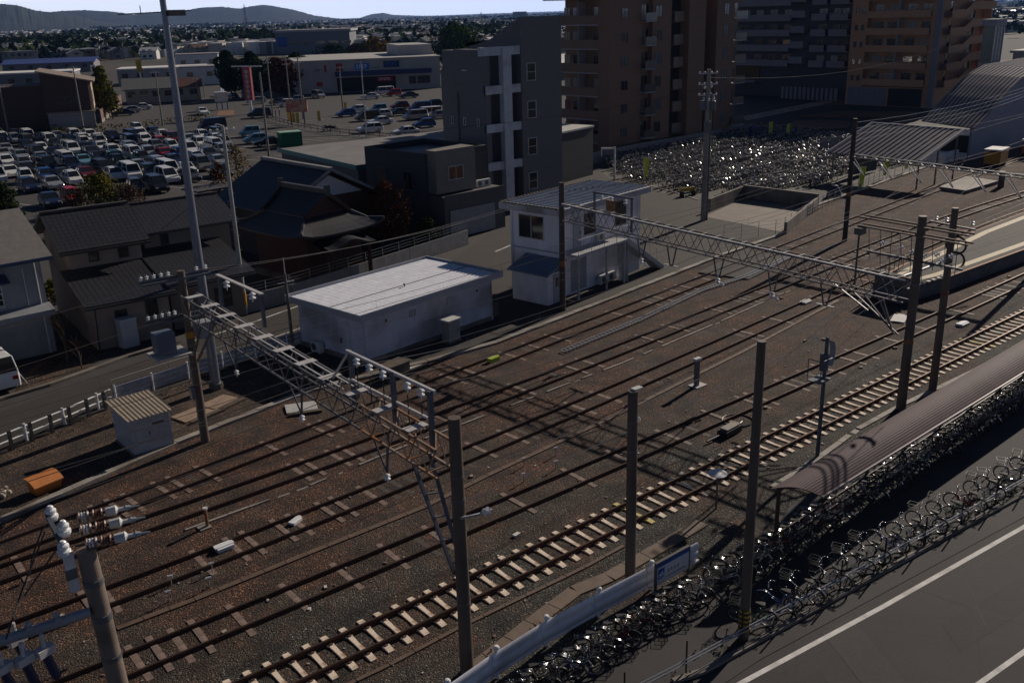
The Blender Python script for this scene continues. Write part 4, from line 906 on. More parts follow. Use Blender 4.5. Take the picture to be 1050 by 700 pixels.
# crossarms and gear on the brown left pole
for z, yy in ((7.75, .16), (6.0, .2)):
    mb = MB(); mb.beam((-1.75, yy, z), (1.25, yy, z), .09, .11); mb.beam((-1.75, -yy, z - .06), (1.25, -yy, z - .06), .07, .09); ca = mb.build('crossarm', M_STEELB, g)
    for x in ((-1.65, -1.4, -1.1, -.8, -.5, .75, 1.15) if z > 7 else (-1.6, -1.3, -1.0, -.7, -.45)):
        mb = MB(); insulator(mb, (x, yy, z + .04), s=.72, d=(0, 0, 1)); mb.build('insulator', M_PORC, ca)
mb = MB()
for k in range(7): mb.bx(-1.75, -.25, -.7 + k * .2, -.55 + k * .2, 4.5, 4.54)
mb.beam((-1.7, -.7, 4.45), (-1.7, .7, 4.45), .08, .08); mb.beam((-.3, -.7, 4.45), (-.3, .7, 4.45), .08, .08); pf = mb.build('platform', M_PLATE, g)
mb = MB(); mb.bx(-1.55, -.75, -.3, .4, 4.58, 5.5); mb.build('transformer', mat('blue_grey_tank', (.12, .145, .19), rough=.45, var=.15), g)
mb = MB(); mb.bx(.3, .95, -.3, .35, 4.9, 5.6); mb.build('switch_box', mat('grey_switch_box', (.26, .27, .30), var=.15), g)
mb = MB(); mb.bx(-.36, -.18, -.2, .1, 2.2, 2.75); mb.build('meter_box', M_STEEL, g)

# --- middle gantry
g = thing('catenary_gantry', 'lattice catenary gantry spanning the yard in front of the white signal house', 'gantry', (39.3, 42.5, 0))
O = Vector(g.location)
pole(g, 8.15, .20, .17, mat('dark_brown_pole', (.075, .048, .038), rough=.6, var=.25, scale=2, streak=.2), [(2.9, .35, M_RUST), (6.7, .1, M_STEEL), (5.55, .1, M_STEEL)])
o = pole(g, 9.15, .22, .18, M_POLE, [(6.0, .1, M_STEEL), (3.3, .2, M_RUST)]); o.location = (.5, -22.6, 0)
A, B = Vector((39.35, 42.2, 6.85)), Vector((39.75, 20.2, 6.2))
truss(A, B, .6, .98, M_STEEL, 19, 'truss', g, O)
mb = MB(); mb.beam(A + Vector((-.3, 0, .06)) - O, B + Vector((-.3, 0, .06)) - O, .10, .05)
for k in range(26): c = A.lerp(B, (k + .5) / 26) - O + Vector((0, 0, .07)); mb.box(c, (.62, .07, .03))
mb.build('walk_rail', M_PLATE, g)
for y in (39.8, 36.8):
    mb = MB(); mb.beam((.15, y - O.y, 5.9), (.15, y - O.y, 7.85), .1, .1, up=(0, 1, 0)); mb.build('frame_post', M_STEELB, g)
mb = MB(); mb.beam((.15, 39.9 - O.y, 7.85), (.15, 36.7 - O.y, 7.85), .1, .1); mb.build('frame_rail', M_STEELB, g)
for y in (39.2, 38.4, 37.3):
    mb = MB(); insulator(mb, (.15, y - O.y, 7.8), s=1.1); mb.build('insulator', M_PORC, g)
mb = MB(); mb.bx(.05, .25, 38.2 - O.y, 38.75 - O.y, 6.9, 7.55); mb.build('switch_box', M_RUST, g)
for y, v in ((36.0, 0), (33.8, 1), (30.6, 0), (27.2, 0), (24.2, 1)):
    p = A.lerp(B, (42.2 - y) / 22) - O + Vector((0, 0, -.98)); mb = MB(); mb.beam(p + Vector((0, .35, 0)), p + Vector((0, .1, -1.1)), .06, .06); mb.beam(p + Vector((0, -.35, 0)), p + Vector((0, -.1, -1.1)), .06, .06); mb.beam(p + Vector((0, .12, -1.1)), p + Vector((0, -.12, -1.1)), .08, .06); ho = mb.build('hanger', M_STEEL, g)
    mb = MB()
    if v: mb.beam(p + Vector((0, .5, -1.15)), p + Vector((0, -.5, -1.15)), .12, .04); mb.build('hanger_plate', M_PLATE, ho)
    else: insulator(mb, p + Vector((0, 0, -1.1)), s=1.2); insulator(mb, p + Vector((.1, -.1, -1.4)), s=.9, d=(.3, -.5, -.8)); mb.build('insulator', M_PORC, ho)
# end bracket below the beam by the right pole
mb = MB(); e = B - O
for a, b in (((0, 2.8, -.95), (0, .2, -2.6)), ((0, 2.2, -.95), (0, .4, -2.6)), ((.25, 1.6, -.95), (.1, .5, -2.6)), ((-.25, 1.0, -.95), (-.1, .4, -2.6)), ((0, 3.6, -.9), (0, 1.8, -1.8))): mb.beam(e + Vector(a), e + Vector(b), .06, .06)
mb.build('knee_brace', M_STEEL, g)
mb = MB()
for z, y0, y1 in ((8.75, 2.9, -2.2), (8.35, 2.9, -2.2)):
    for x in (.25, .75): mb.beam((x, -22.6 + y0, z), (x, -22.6 + y1, z - .1), .07, .07)
mb.build('crossarm', mat('rust_brown_steel', (.16, .11, .08), var=.3), g)
for k in range(9):
    mb = MB(); y = -20.3 - k * .5; mb.beam((.2 + .1 * (k % 3), y, 8.3), (.3 + .12 * (k % 2), y - .1, 6.9 - .3 * (k % 3)), .025, .025); mb.beam((.2, y, 7.1), (.9, y - .2, 7.2), .03, .03); mb.build('bracket', M_STEEL, g)
for x, y, z in ((.8, -22.0, 7.3), (.8, -22.6, 7.25), (.9, -23.1, 7.35), (.6, -23.5, 7.2), (.8, -21.5, 7.4), (.7, -20.6, 7.5), (.5, -23.9, 7.5)):
    mb = MB(); insulator(mb, (x, y, z), s=.9, d=(.2, -.6, .5)); mb.build('insulator', M_PORC, g)
mb = MB(); mb.beam((.4, -20.2, 7.2), (.5, -24.6, 7.1), .1, .1); mb.build('crossarm', M_STEEL, g)
mb = MB(); mb.tube((.1, -19.9, 8.3), (.1, -19.9, 5.6), .05); mb.bx(-.1, .35, -20.1, -19.75, 8.0, 8.3); mb.build('dropper', M_DALU, g)
# pole next to it, tied by black cable loops
t = thing('concrete_pole', 'concrete pole with hanging black cable loops right of the middle gantry', 'pole', at(956, 400))
pole(t, 9.0, .19, .15, M_POLE, [(4.9, .12, mat('red_tag', (.25, .04, .03))), (6.5, .08, M_STEEL)])
mb = MB(); mb.torus((.35, -.1, 7.2), (1, .3, 0), .42, .05, 14, 6); mb.torus((.3, -.15, 6.5), (1, .3, 0), .4, .05, 14, 6); mb.build('cable_loop', M_CABLE, t)
mb = MB(); mb.beam((.1, 1.2, 8.2), (.1, -1.0, 8.1), .08, .08); ca = mb.build('crossarm', M_STEEL, t)
for y in (-.8, .4, .9):
    mb = MB(); insulator(mb, (.1, y, 8.22), s=.9, d=(0, 0, 1)); mb.build('insulator', M_PORC, ca)
mb = MB(); mb.tube((.25, .3, 6.4), (-2.6, .8, 6.1), .06); mb.build('strut', M_GALV, t)

# --- far gantry beam by the bicycle park
g = thing('catenary_gantry', 'far slender catenary beam on a dark pole crossing in front of the ribbed canopy', 'gantry', at(866, 247)); O = Vector(g.location)
pole(g, 9.6, .20, .17, mat('very_dark_pole', (.05, .036, .03), var=.2), [(3.6, .3, M_RUST)])
A = on_x(872, 158, O.x); B = on_x(1075, 183, O.x)
truss(A, B, .22, .2, M_STEEL, 16, 'truss', g, O)
mb = MB()
for k in range(7):
    a, b = A.lerp(B, (k + .25) / 7.3), A.lerp(B, (k + .7) / 7.3); mb.beam(a - O + Vector((-.1, 0, .05)), b - O + Vector((-.1, 0, .05)), .1, .04)
mb.build('walk_plate', M_PLATE, g)
for k in range(6):
    p = A.lerp(B, (k + .1) / 6.2) - O; mb = MB(); mb.beam(p + Vector((0, .2, -.3)), p + Vector((0, -1.0, -1.5)), .06, .06); mb.beam(p + Vector((0, -.15, -.3)), p + Vector((0, -1.05, -1.5)), .06, .06); mb.build('hanger', M_PLATE, g)
o = pole(g, 8.5, .2, .17, M_POLE, []); o.location = Vector((B.x, B.y, 0)) - O

# --- single poles
def cpole(label, px, py, h, r0=.19, r1=.16, m=M_POLE, bands=(), top=True):
    t = thing('concrete_pole', label, 'pole', at(px, py)); pole(t, h, r0, r1, m, bands)
    return t
t = cpole('brown concrete pole standing behind the blue and white sign of the board fence', 646, 600, 6.95, .175, .16, M_POLE, [(5.9, .05, M_STEEL), (4.9, .05, M_STEEL)])
mb = MB(); mb.bx(.0, .35, -.1, .1, 6.95, 7.0); mb.build('cap', mat_white, t); mb = MB(); insulator(mb, (.3, .1, 5.9), s=.8, d=(.6, .4, -.5)); mb.build('insulator', M_PORC, t)
t = cpole('tall brown concrete pole with a yellow and black striped band at its foot', 762, 655, 9.5, .155, .12, M_POLE, [(.35, .75, M_BAND), (6.6, .05, M_STEEL), (6.3, .05, M_STEEL)])
t = thing('steel_pole', 'thin dark steel pole between the street fence and the white relay building', 'pole', at(301, 362)); pole(t, 4.7, .10, .07, M_DALU, []); mb = MB(); mb.tube((0, 0, 4.7), (0, 0, 5.6), .03); mb.beam((-.5, 0, 4.2), (.5, 0, 4.2), .06, .06); mb.build('bracket', M_GALV, t)
# tall steel lighting column
t = thing('lighting_column', 'very tall tapered grey steel column rising out of the top of the photo', 'lighting column', at(222, 398))
mb = MB(); mb.tube((0, 0, .3), (0, 0, 25), .255, .10, 20); mb.build('column', mat('column_steel', (.19, .21, .26), rough=.38, metal=.5, var=.12, scale=1.5, streak=.2), t)
mb = MB(); mb.tube((0, 0, 0), (0, 0, .32), .36, .36, 12); mb.build('base_flange', M_DALU, t)
zz = on_y(168, 14, t.location.y).z; mb = MB(); mb.beam((-2.0, 0.3, zz), (1.2, -.2, zz + .1), .05, .05); mb.tube((-1.0, .2, zz), (-1.0, .2, zz + .35), .02); mb.bx(.1, .9, -.25, .05, zz - .12, zz + .14); mb.build('bracket_arm', M_DALU, t)
# concrete-pole with cable terminations, bottom left
v = np.array([(88 - CX) / FOC, (563 - CY) / FOC, 1.0]) * 19.0; top = Vector(RB @ v) + Vector((0, 0, H))
low = at(121, 700, top.z - 3.05); ax = (top - low).normalized(); base = top - ax * (top.z / ax.z)
t = thing('concrete_pole', 'nearest thick brown pole with porcelain cable terminations at the lower left corner', 'pole', base); O = Vector(base)
pole(t, top.z, .215, .185, mat('near_pole_concrete', (.20, .155, .125), rough=.6, var=.18, scale=2.5, streak=.12, c2=(.13, .10, .08), c2amt=.4), [(top.z - .75, .12, M_STEEL), (top.z - 1.55, .14, M_STEEL), (top.z - 2.45, .1, M_STEEL)], (top.x - O.x, top.y - O.y))
def T(px, py, z): return at(px, py, z) - O
zt = top.z
mb = MB(); a = T(92, 627, zt - 1.25); b = T(-30, 667, zt - 1.25); mb.tube(a, b, .105, .105, 12); mb.tube(a.lerp(b, .5), a.lerp(b, .52), .12, .12, 12, 0); arm = mb.build('crossarm', mat('pale_pipe', (.34, .34, .37), rough=.4, metal=.3, var=.12, scale=3), t)
mb = MB()
for f in (.28, .52, .8):
    c = a.lerp(b, f); mb.tube(c + Vector((0, 0, .1)), c + Vector((0, 0, .22)), .05); mb.box(c + Vector((0, 0, .12)), (.12, .22, .05))
mb.build('clamp', M_GALV, arm)
for px, py in ((47, 672), (26, 681), (4, 690), (18, 660)):
    p = T(px, py, zt - 1.7); mb = MB(); mb.box(p + Vector((0, 0, .12)), (.34, .2, .16), R(20)); mb.tube(p + Vector((0, 0, .2)), p + Vector((0, 0, .5)), .04); bx_ = mb.build('arrester_cap', M_PLATE, arm)
    mb = MB(); mb.lathe([(.075, 0), (.095, .04), (.095, .55), (.06, .6)], p + Vector((0, 0, .04)), 12, 0, (.18, -.1, -1)); mb.build('arrester', M_NAVY, bx_)
mb = MB(); p0, p1 = T(69, 566, zt + .1), T(77, 606, zt - .75); mb.beam(p0, p0.lerp(p1, .42), .2, .06, up=(0, 1, 0)); mb.beam(p0.lerp(p1, .68), p1, .2, .06, up=(0, 1, 0)); hb = mb.build('bracket', mat('bright_bracket', (.62, .62, .64), rough=.35, metal=.3), t)
mb = MB(); mb.beam(p0.lerp(p1, .42), p0.lerp(p1, .68), .21, .065, up=(0, 1, 0)); mb.build('bracket_band', M_STEEL, hb)
mb = MB(); q = [T(51, 520, zt + .55), T(64, 535, zt + .5), T(64, 556, zt + .3)]; mb.beam(T(48, 528, zt + .4), T(70, 570, zt), .08, .1); mb.build('top_arm', M_STEELB, t)
for p in q:
    mb = MB(); mb.lathe([(.03, -.02), (.10, 0), (.13, .06), (.13, .12), (.08, .15), (.11, .19), (.11, .24), (.06, .28), (.07, .31), (.04, .34)], p - Vector((0, 0, .3)), 14); mb.build('insulator', M_PORC, t)
for (x0, y0, x1, y1) in ((78, 531, 143, 518), (80, 544, 149, 530), (86, 558, 154, 545)):
    a, b = T(x0, y0, zt + .1), T(x1, y1, zt + .1); d = b - a
    mb = MB(); mb.tube(a - d * .12, a + d * .55, .022); rod = mb.build('cable_rod', M_CABLE, t)
    for f in (.02, .24):
        mb = MB(); pr = []; L_ = .19 * d.length
        for k in range(4): z = L_ * k / 4; pr += [(.05, z), (.10, z + L_ * .05), (.105, z + L_ * .16), (.05, z + L_ * .24)]
        mb.lathe(pr, a + d * f, 12, 0, d); io = mb.build('insulator', M_PORC if f < .1 else M_PORCB, rod)
        mb = MB(); mb.torus(a + d * (f + .03), d, .105, .02, 12, 5); mb.torus(a + d * (f + .16), d, .105, .02, 12, 5); mb.build('insulator_ring', M_PORCB, io)
    mb = MB(); mb.tube(a + d * .46, a + d * .62, .10, .12, 10); mb.tube(a + d * .62, a + d * .66, .12, .05, 10); mb.tube(a + d * .64, a + d * .80, .05, .05, 8); mb.build('clamp', mat_white, rod)
    mb = MB(); mb.tube(a + d * .78, a + d * .86, .075, .05, 8); mb.tube(a + d * .86, a + d * 1.0, .035, .02, 8); mb.build('tail', M_GALV, rod)
mb = MB()
for x0, y0, z0, x1, y1 in ((46, 545, .3, 6, 655), (44, 540, .3, 30, 590), (60, 560, .2, 25, 610)): mb.path([T(x0, y0, zt + z0), T((x0 + x1) / 2 - 4, (y0 + y1) / 2 + 6, zt - .6), T(x1, y1, zt - 1.0)], .018)
mb.build('hanging_cable', M_CABLE, t)
# utility poles of the street and the yard
def upole(label, px, py, h, m=M_POLEG, arms=2, r0=.17, r1=.11, band=None, gear=False, ang=0):
    t = thing('utility_pole', label, 'utility pole', at(px, py), ang); pole(t, h, r0, r1, m, [(.6, .9, band)] if band else [])
    for k in range(arms):
        z = h - .35 - k * .9; mb = MB(); mb.beam((-.85, 0.14, z), (.85, 0.14, z), .08, .08); ca = mb.build('crossarm', M_GALV, t)
        for x in (-.75, -.3, .3, .75):
            mb = MB(); insulator(mb, (x, .14, z + .03), s=.8, n=1, d=(0, 0, 1)); mb.build('insulator', M_PORC, ca)
    mb = MB()
    for k in range(int(h / .45) - 5): z = 2.0 + k * .45; mb.tube((0, 0, z), (.28 * (1 if k % 2 else -1), 0, z), .012, n=4)
    mb.build('step_bolt', M_GALV, t)
    if gear:
        mb = MB(); mb.lathe([(.05, 0), (.28, .03), (.28, .75), (.22, .82)], (.42, 0, h - 3.4), 14); mb.lathe([(.05, 0), (.28, .03), (.28, .75), (.22, .82)], (-.42, 0, h - 3.4), 14); mb.build('transformer', M_STEELB, t)
        mb = MB(); mb.bx(-.3, .3, -.4, -.15, h - 5.3, h - 4.3); mb.build('switch_box', M_STEEL, t)
        for x, y, z in ((-.4, -.2, h - 2.2), (0, -.3, h - 2.3), (.45, -.2, h - 2.2), (.3, .1, h - 1.2), (-.3, .1, h - 1.3)):
            mb = MB(); insulator(mb, (x, y, z), s=1.0); mb.build('insulator', M_PORC, t)
    return t
upole('pale stepped utility pole beside the block wall, orange band near its foot', 252, 322, 12.0, mat('pale_pole', (.34, .33, .31), rough=.5, var=.12), 1, .16, .10, M_YEL)
t = upole('utility pole crowded with insulators and switchgear beside the bicycle park', 721, 226, 13.0, M_POLEG, 3, .24, .17, None, True, R(-35))
mb = MB(); mb.tube((.35, .15, 0), (.35, .15, 11.0), .1, .1, 8); mb.build('cable_riser', M_DALU, t)
# small line-side items
M_BRIGHT = mat('bright_white_box', (.80, .80, .80), rough=.4, var=.06)
t = thing('marker_post', 'short square grey post with a white cap on a white base plate amid the tracks', 'marker post', at(714, 396))
mb = MB(); mb.bx(-.1, .1, -.1, .1, .06, 1.4); mb.build('post', M_STEEL, t); mb = MB(); mb.bx(-.22, .22, -.12, .12, 1.4, 1.52); mb.build('cap', mat_white, t); mb = MB(); mb.bx(-.3, .5, -.3, .3, .02, .06); mb.build('base_plate', M_PLATE, t)
t = thing('marker_post', 'small rusty post with a white foot between tracks at left', 'marker post', at(213, 540))
mb = MB(); mb.tube((0, 0, 0), (0, 0, .75), .07); mb.build('post', M_RUST, t); mb = MB(); mb.bx(-.35, .1, -.2, .2, .02, .06); mb.build('base_plate', M_CONC, t); mb = MB(); mb.tube((0, 0, .75), (0, 0, .82), .1); mb.build('cap', mat_white, t)
t = thing('disc_post', 'flat white disc on a thin post between the near track and the shelter', 'disc sign', Vector((at(736, 485, 1.5).x, at(736, 485, 1.5).y, 0)))
mb = MB(); mb.tube((0, 0, 0), (0, 0, 1.46), .04); mb.build('post', M_DALU, t); mb = MB(); mb.lathe([(.05, 0), (.36, .02), (.36, .05), (.05, .09)], (0, 0, 1.45), 20); mb.build('disc', mat('white_disc', (.75, .75, .76), rough=.5), t)
t = thing('signal_post', 'slim dark signal pole with a curved grey hood between two near tracks', 'signal', at(838, 468))
mb = MB(); mb.tube((0, 0, 0), (0, 0, 5.3), .085, .075, 10); mb.build('post', M_STEELB, t)
mb = MB(); n = 12; vs = []
for i in range(n + 1):
    a = R(-70 + 140 * i / n); vs += [(.2 + .26 * math.cos(a), -.12, 4.55 + .55 * math.sin(a)), (.2 + .26 * math.cos(a), .12, 4.55 + .55 * math.sin(a))]
k = len(vs); vs += [(x + .05, y, z) for x, y, z in vs]; mb.v = vs
for i in range(n): a = 2 * i; mb.f += [(a, a + 1, a + 3, a + 2), (k + a + 2, k + a + 3, k + a + 1, k + a), (a, a + 2, k + a + 2, k + a), (a + 1, k + a + 1, k + a + 3, a + 3)]; mb.m += [0] * 4
mb.build('hood', mat('grey_hood', (.36, .38, .42), rough=.45), t)
mb = MB(); mb.bx(-.75, .1, -.3, .3, 3.55, 3.6); mb.tube((-.75, -.3, 3.6), (-.75, -.3, 4.5), .02); mb.tube((-.75, .3, 3.6), (-.75, .3, 4.5), .02); mb.tube((-.75, -.3, 4.5), (-.75, .3, 4.5), .02); mb.tube((-.75, -.3, 4.5), (0, -.3, 4.5), .02); mb.build('platform', M_STEELB, t)
mb = MB(); mb.bx(-.2, .02, -.14, .14, 3.9, 4.6); mb.build('signal_head', M_STEELB, t)
def flatbox(label, px, py, d, rz, z=.08, m=None, name='track_box'):
    m = m or mat_white; t = thing(name, label, 'track box', at(px, py, .02), rz); mb = MB(); mb.bx(-d[0] / 2, d[0] / 2, -d[1] / 2, d[1] / 2, 0, d[2]); mb.build('box_case', m, t)
    mb = MB(); mb.bx(-d[0] / 2 - .05, d[0] / 2 + .05, -d[1] / 4, d[1] / 4, d[2], d[2] + .03); mb.build('box_lid', m, t); return t
flatbox('white box between the rails of the middle track, left of the near gantry', 230, 562, (.62, .42, .14), R(2), m=M_BRIGHT)
t = flatbox('bent white plate lying between the rails under the left gantry', 303, 535, (.5, .28, .1), R(25), m=M_BRIGHT)
flatbox('white balise on the concrete-sleeper track right of the poles', 987, 333, (.8, .45, .12), R(0), m=M_BRIGHT)
flatbox('white plate on the ballast at the foot of the middle gantry', 922, 327, (1.5, .8, .06), R(20), m=M_PLATE)
flatbox('white plate between rails of the third track, in front of the crossing deck', 826, 310, (.8, .5, .1), R(5), m=M_BRIGHT)
t = flatbox('lime green cover strapped on the far rail by the relay building', 506, 370, (.7, .3, .22), R(8), m=mat('lime_cover', (.45, .55, .06)))
for px, py, w_ in ((640, 361, .9), (715, 342, .3), (460, 487, .5)): pass
M_PLY = mat('weathered_plywood', (.30, .21, .15), var=.25, scale=2, bump=.2)
for lb, px, py, d, rz in (('pinkish plywood sheets lying on the verge behind the brown pole', 200, 424, (1.9, 1.2, .05), 14), ('plywood sheet lying on sleepers at the foot of the lighting column', 225, 413, (1.6, 1.1, .08), 20), ('pale slab lying beside the trough under the left gantry', 309, 418, (1.5, 1.1, .06), -22), ('white plank lying beside the trough before the relay building', 415, 379, (2.2, .5, .05), 10)):
    t = thing('board', lb, 'board', at(px, py, .03), R(rz)); mb = MB(); mb.bx(-d[0] / 2, d[0] / 2, -d[1] / 2, d[1] / 2, .0, d[2]); mb.build('sheet', M_PLATE if 'pale' in lb or 'white' in lb else M_PLY, t)
    mb = MB(); mb.bx(-d[0] / 2 + .1, d[0] / 2 + .15, -d[1] / 2 - .35, -d[1] / 2 - .15, -.0, .1); mb.build('batten', M_OLDW, t)
t = thing('point_machine', 'dark point machine with a pale lid beside the near track, left of the tall pole', 'point machine', at(748, 444, .02), R(4))
mb = MB(); mb.bx(-.6, .6, -.25, .25, 0, .28); mb.tube((-.6, 0, .15), (-1.6, .1, .1), .05); mb.tube((.6, 0, .15), (1.3, .2, .08), .05); mb.build('machine_case', M_CABLE, t); mb = MB(); mb.bx(-.45, .45, -.2, .2, .28, .36); mb.bx(.5, .62, -.15, .15, .28, .34); mb.build('lid', M_CONC, t); mb = MB(); mb.torus((1.4, .5, .02), (0, 0, 1), .7, .03, 20, 5); mb.build('cable_loop', M_CABLE, t)
for lb, px, py in (('nearest left of four tiny white wire posts by the middle track', 174, 616), ('upper left of four tiny white wire posts by the middle track', 176, 600), ('nearest right of four tiny white wire posts by the middle track', 215, 602), ('upper right of four tiny white wire posts by the middle track', 218, 587), ('upper left of four small wire posts on the brown strip, mid yard', 537, 478), ('upper right of four small wire posts on the brown strip, mid yard', 570, 467), ('lower left of four small wire posts beside the second rails, mid yard', 537, 494), ('lower right of four small wire posts beside the second rails, mid yard', 570, 481)):
    t = thing('wire_post', lb, 'post', at(px, py, .01)); mb = MB(); mb.tube((0, 0, 0), (0, 0, .38), .022, n=6); mb.build('post', M_GALV, t); mb = MB(); mb.tube((-.09, .02, .38), (.09, -.02, .38), .035, n=6); mb.build('pulley', M_BRIGHT, t)
# hut
p = at(139, 469); q = at(178, 457); ang = math.atan2(q.y - p.y, q.x - p.x); w_ = (q - p).length; dp = (at(121, 452) - p).length
t = thing('equipment_hut', 'small pale steel hut with a corrugated sloping roof beside the left street fence', 'hut', p, ang)
M_HUT = lines('hut_sheet', (.40, .40, .40), (.22, .2, .19), .62, .02, 2, var=.12)
hh = 1.72; mb = MB(); mb.bx(0, w_, 0, dp, .12, hh); mb.build('wall', M_HUT, t)
mb = MB(); mb.bx(-.05, w_ + .05, -.05, dp + .05, 0, .12); mb.build('plinth', M_CONC_D, t)
mb = MB(); mb.bx(w_ - .02, w_ + .04, -.04, .02, .1, hh); mb.build('corner_post', mat_white, t)
rf = MB(); vs = []; n = 44; x0, x1 = -.16, w_ + .16
for i in range(n + 1):
    x = x0 + (x1 - x0) * i / n; z = hh + .16 + .022 * math.cos(i / n * 2 * math.pi * 11); vs += [(x, -.25, z - .05), (x, dp + .2, z + .09)]
k = len(vs); vs += [(a, b, c - .05) for a, b, c in vs]; rf.v = vs
for i in range(n): a = 2 * i; rf.f += [(a, a + 2, a + 3, a + 1), (k + a + 1, k + a + 3, k + a + 2, k + a), (a, k + a, k + a + 2, a + 2), (a + 1, a + 3, k + a + 3, k + a + 1)]; rf.m += [0] * 4
m = mat('hut_roof_sheet', (.50, .43, .33), rough=.6, var=.2, scale=3); roof = rf.build('roof', m, t)
mb = MB()
for i in range(11): x = x0 + (x1 - x0) * (i + .5) / 11; mb.beam((x, -.26, hh + .14), (x, dp + .2, hh + .285), .055, .012)  # brown strips put the shadow of the corrugation gaps into the colour
mb.build('groove_shade_strip', mat('groove_shade', (.14, .10, .075)), roof)
mb = MB(); mb.bx(.15, w_ * .5, -.03, 0, .3, 1.5); dd = mb.build('door', M_HUT, t); mb = MB(); mb.bx(w_ * .5 - .12, w_ * .5 - .07, -.06, -.03, .9, 1.05); mb.build('handle', M_DALU, dd)
mb = MB(); mb.bx(w_ * .55, w_ * .85, -.02, 0, 1.28, 1.38); mb.build('name_plate', M_DALU, t)
# orange salt box
p = at(47, 502); t = thing('grit_box', 'faded orange plastic grit bin with a sloping lid on the verge', 'grit bin', p, R(14))
M_ORANGE = mat('orange_plastic', (.50, .155, .03), rough=.45, var=.12, scale=3); M_ORANGE2 = mat('orange_plastic_lid', (.56, .20, .055), rough=.45, var=.12)
mb = MB(); vs = [(-.5, -.3, 0), (.5, -.3, 0), (.5, .3, 0), (-.5, .3, 0), (-.58, -.38, .42), (.58, -.38, .42), (.58, .36, .62), (-.58, .36, .62)]
mb._add(vs, [(3, 2, 1, 0), (4, 5, 6, 7), (0, 1, 5, 4), (1, 2, 6, 5), (2, 3, 7, 6), (3, 0, 4, 7)], 0); mb.build('bin', M_ORANGE, t)
mb = MB(); n = 8; vs = []
for i in range(n + 1): a = i / n; y = -.42 + .82 * a; z = .43 + .22 * a + .10 * math.sin(a * math.pi); vs += [(-.62, y, z), (.62, y, z)]
k = len(vs); vs += [(a, b, c - .05) for a, b, c in vs]; mb.v = vs
for i in range(n): a = 2 * i; mb.f += [(a, a + 1, a + 3, a + 2), (k + a + 2, k + a + 3, k + a + 1, k + a), (a, a + 2, k + a + 2, k + a), (a + 1, k + a + 1, k + a + 3, a + 3)]; mb.m += [0] * 4
mb.f += [(0, k, k + 1, 1), (2 * n, 2 * n + 1, k + 2 * n + 1, k + 2 * n)]; mb.m += [0, 0]; mb.build('lid', M_ORANGE2, t)
p = at(2, 506); t = thing('stone_heap', 'small heap of pale stones left of the orange grit bin', 'stones', p); mb = MB()
for k in range(14): a = random.random() * 6.28; r = random.random() * .45; mb.lathe([(.02, 0), (.12, .05), (.1, .14), (.03, .18)], (r * math.cos(a), r * math.sin(a), 0 + .06 * random.random()), 6, 0, (random.uniform(-.4, .4), random.uniform(-.4, .4), 1))
mb.build('stone', mat('pale_stone', (.36, .30, .24), var=.2), t)['kind'] = 'stuff'

# ------------------------------------------------------------------ fences
M_WPIPE = mat('white_pipe', (.80, .80, .80), rough=.4, var=.08, c2=(.45, .42, .38), c2amt=.2)
def polyline(pxs, z=0): return [at(x, y, z) for x, y in pxs]
def along(P, step):
    out = []; carry = 0
    for a, b in zip(P[:-1], P[1:]):
        L_ = (b - a).length; s = carry
        while s < L_: out.append((a.lerp(b, s / L_), (b - a).normalized())); s += step
        carry = s - L_
    return out
fl = polyline([(-60, 488), (0, 463), (62, 437), (115, 413)])
t = thing('pipe_fence', 'white pipe guard fence along the left street, at the bottom left end', 'fence', fl[0]); O = Vector(t.location)
for z in (.72, .34):
    mb = MB(); mb.path([p + Vector((0, 0, z)) - O for p in fl], .045, 8); mb.build('rail', M_WPIPE, t)
for p, d in along(fl, 2.0):
    mb = MB(); mb.tube(p - O, p - O + Vector((0, 0, .85)), .06, .06, 8); mb.build('post', M_WPIPE, t)
t = thing('post_row', 'row of short dark posts in front of the white pipe fence', 'posts', fl[0] + Vector((.1, -.35, 0))); O = Vector(t.location)
for p, d in along([q + Vector((.1, -.35, 0)) for q in fl], 1.02):
    mb = MB(); mb.box(p - O + Vector((0, 0, .48)), (.13, .13, .96), R(15)); mb.build('post', M_TRIM, t)
fl = polyline([(118, 412), (163, 397), (206, 383), (250, 370), (312, 352)])
t = thing('panel_fence', 'blue-grey corrugated guard panels with thin wire posts along the street behind the hut', 'fence', fl[0]); O = Vector(t.location)
M_PANEL = mat('blue_grey_panel', (.30, .32, .38), rough=.5, var=.15, scale=2)
for a, b in zip(fl[:-1], fl[1:]):
    for z in (.16, .42, .68):
        mb = MB(); mb.beam(a - O + Vector((0, 0, z)), b - O + Vector((0, 0, z)), .05, .22); mb.build('board', M_PANEL, t)
for p, d in along(fl, 2.05):
    mb = MB(); mb.tube(p - O + Vector((.05, -.1, 0)), p - O + Vector((.05, -.1, .95)), .055, .055, 8); mb.build('post', M_WPIPE, t)
mb = MB(); up = [p - O + Vector((0, .1, 1.15)) for p in fl]; mb.path(up, .018, 6)
for p, d in along(fl, 1.6): mb.tube(p - O + Vector((0, .1, 0)), p - O + Vector((0, .1, 1.15)), .018, .018, 6)
mb.build('wire_rail', M_GALV, t)
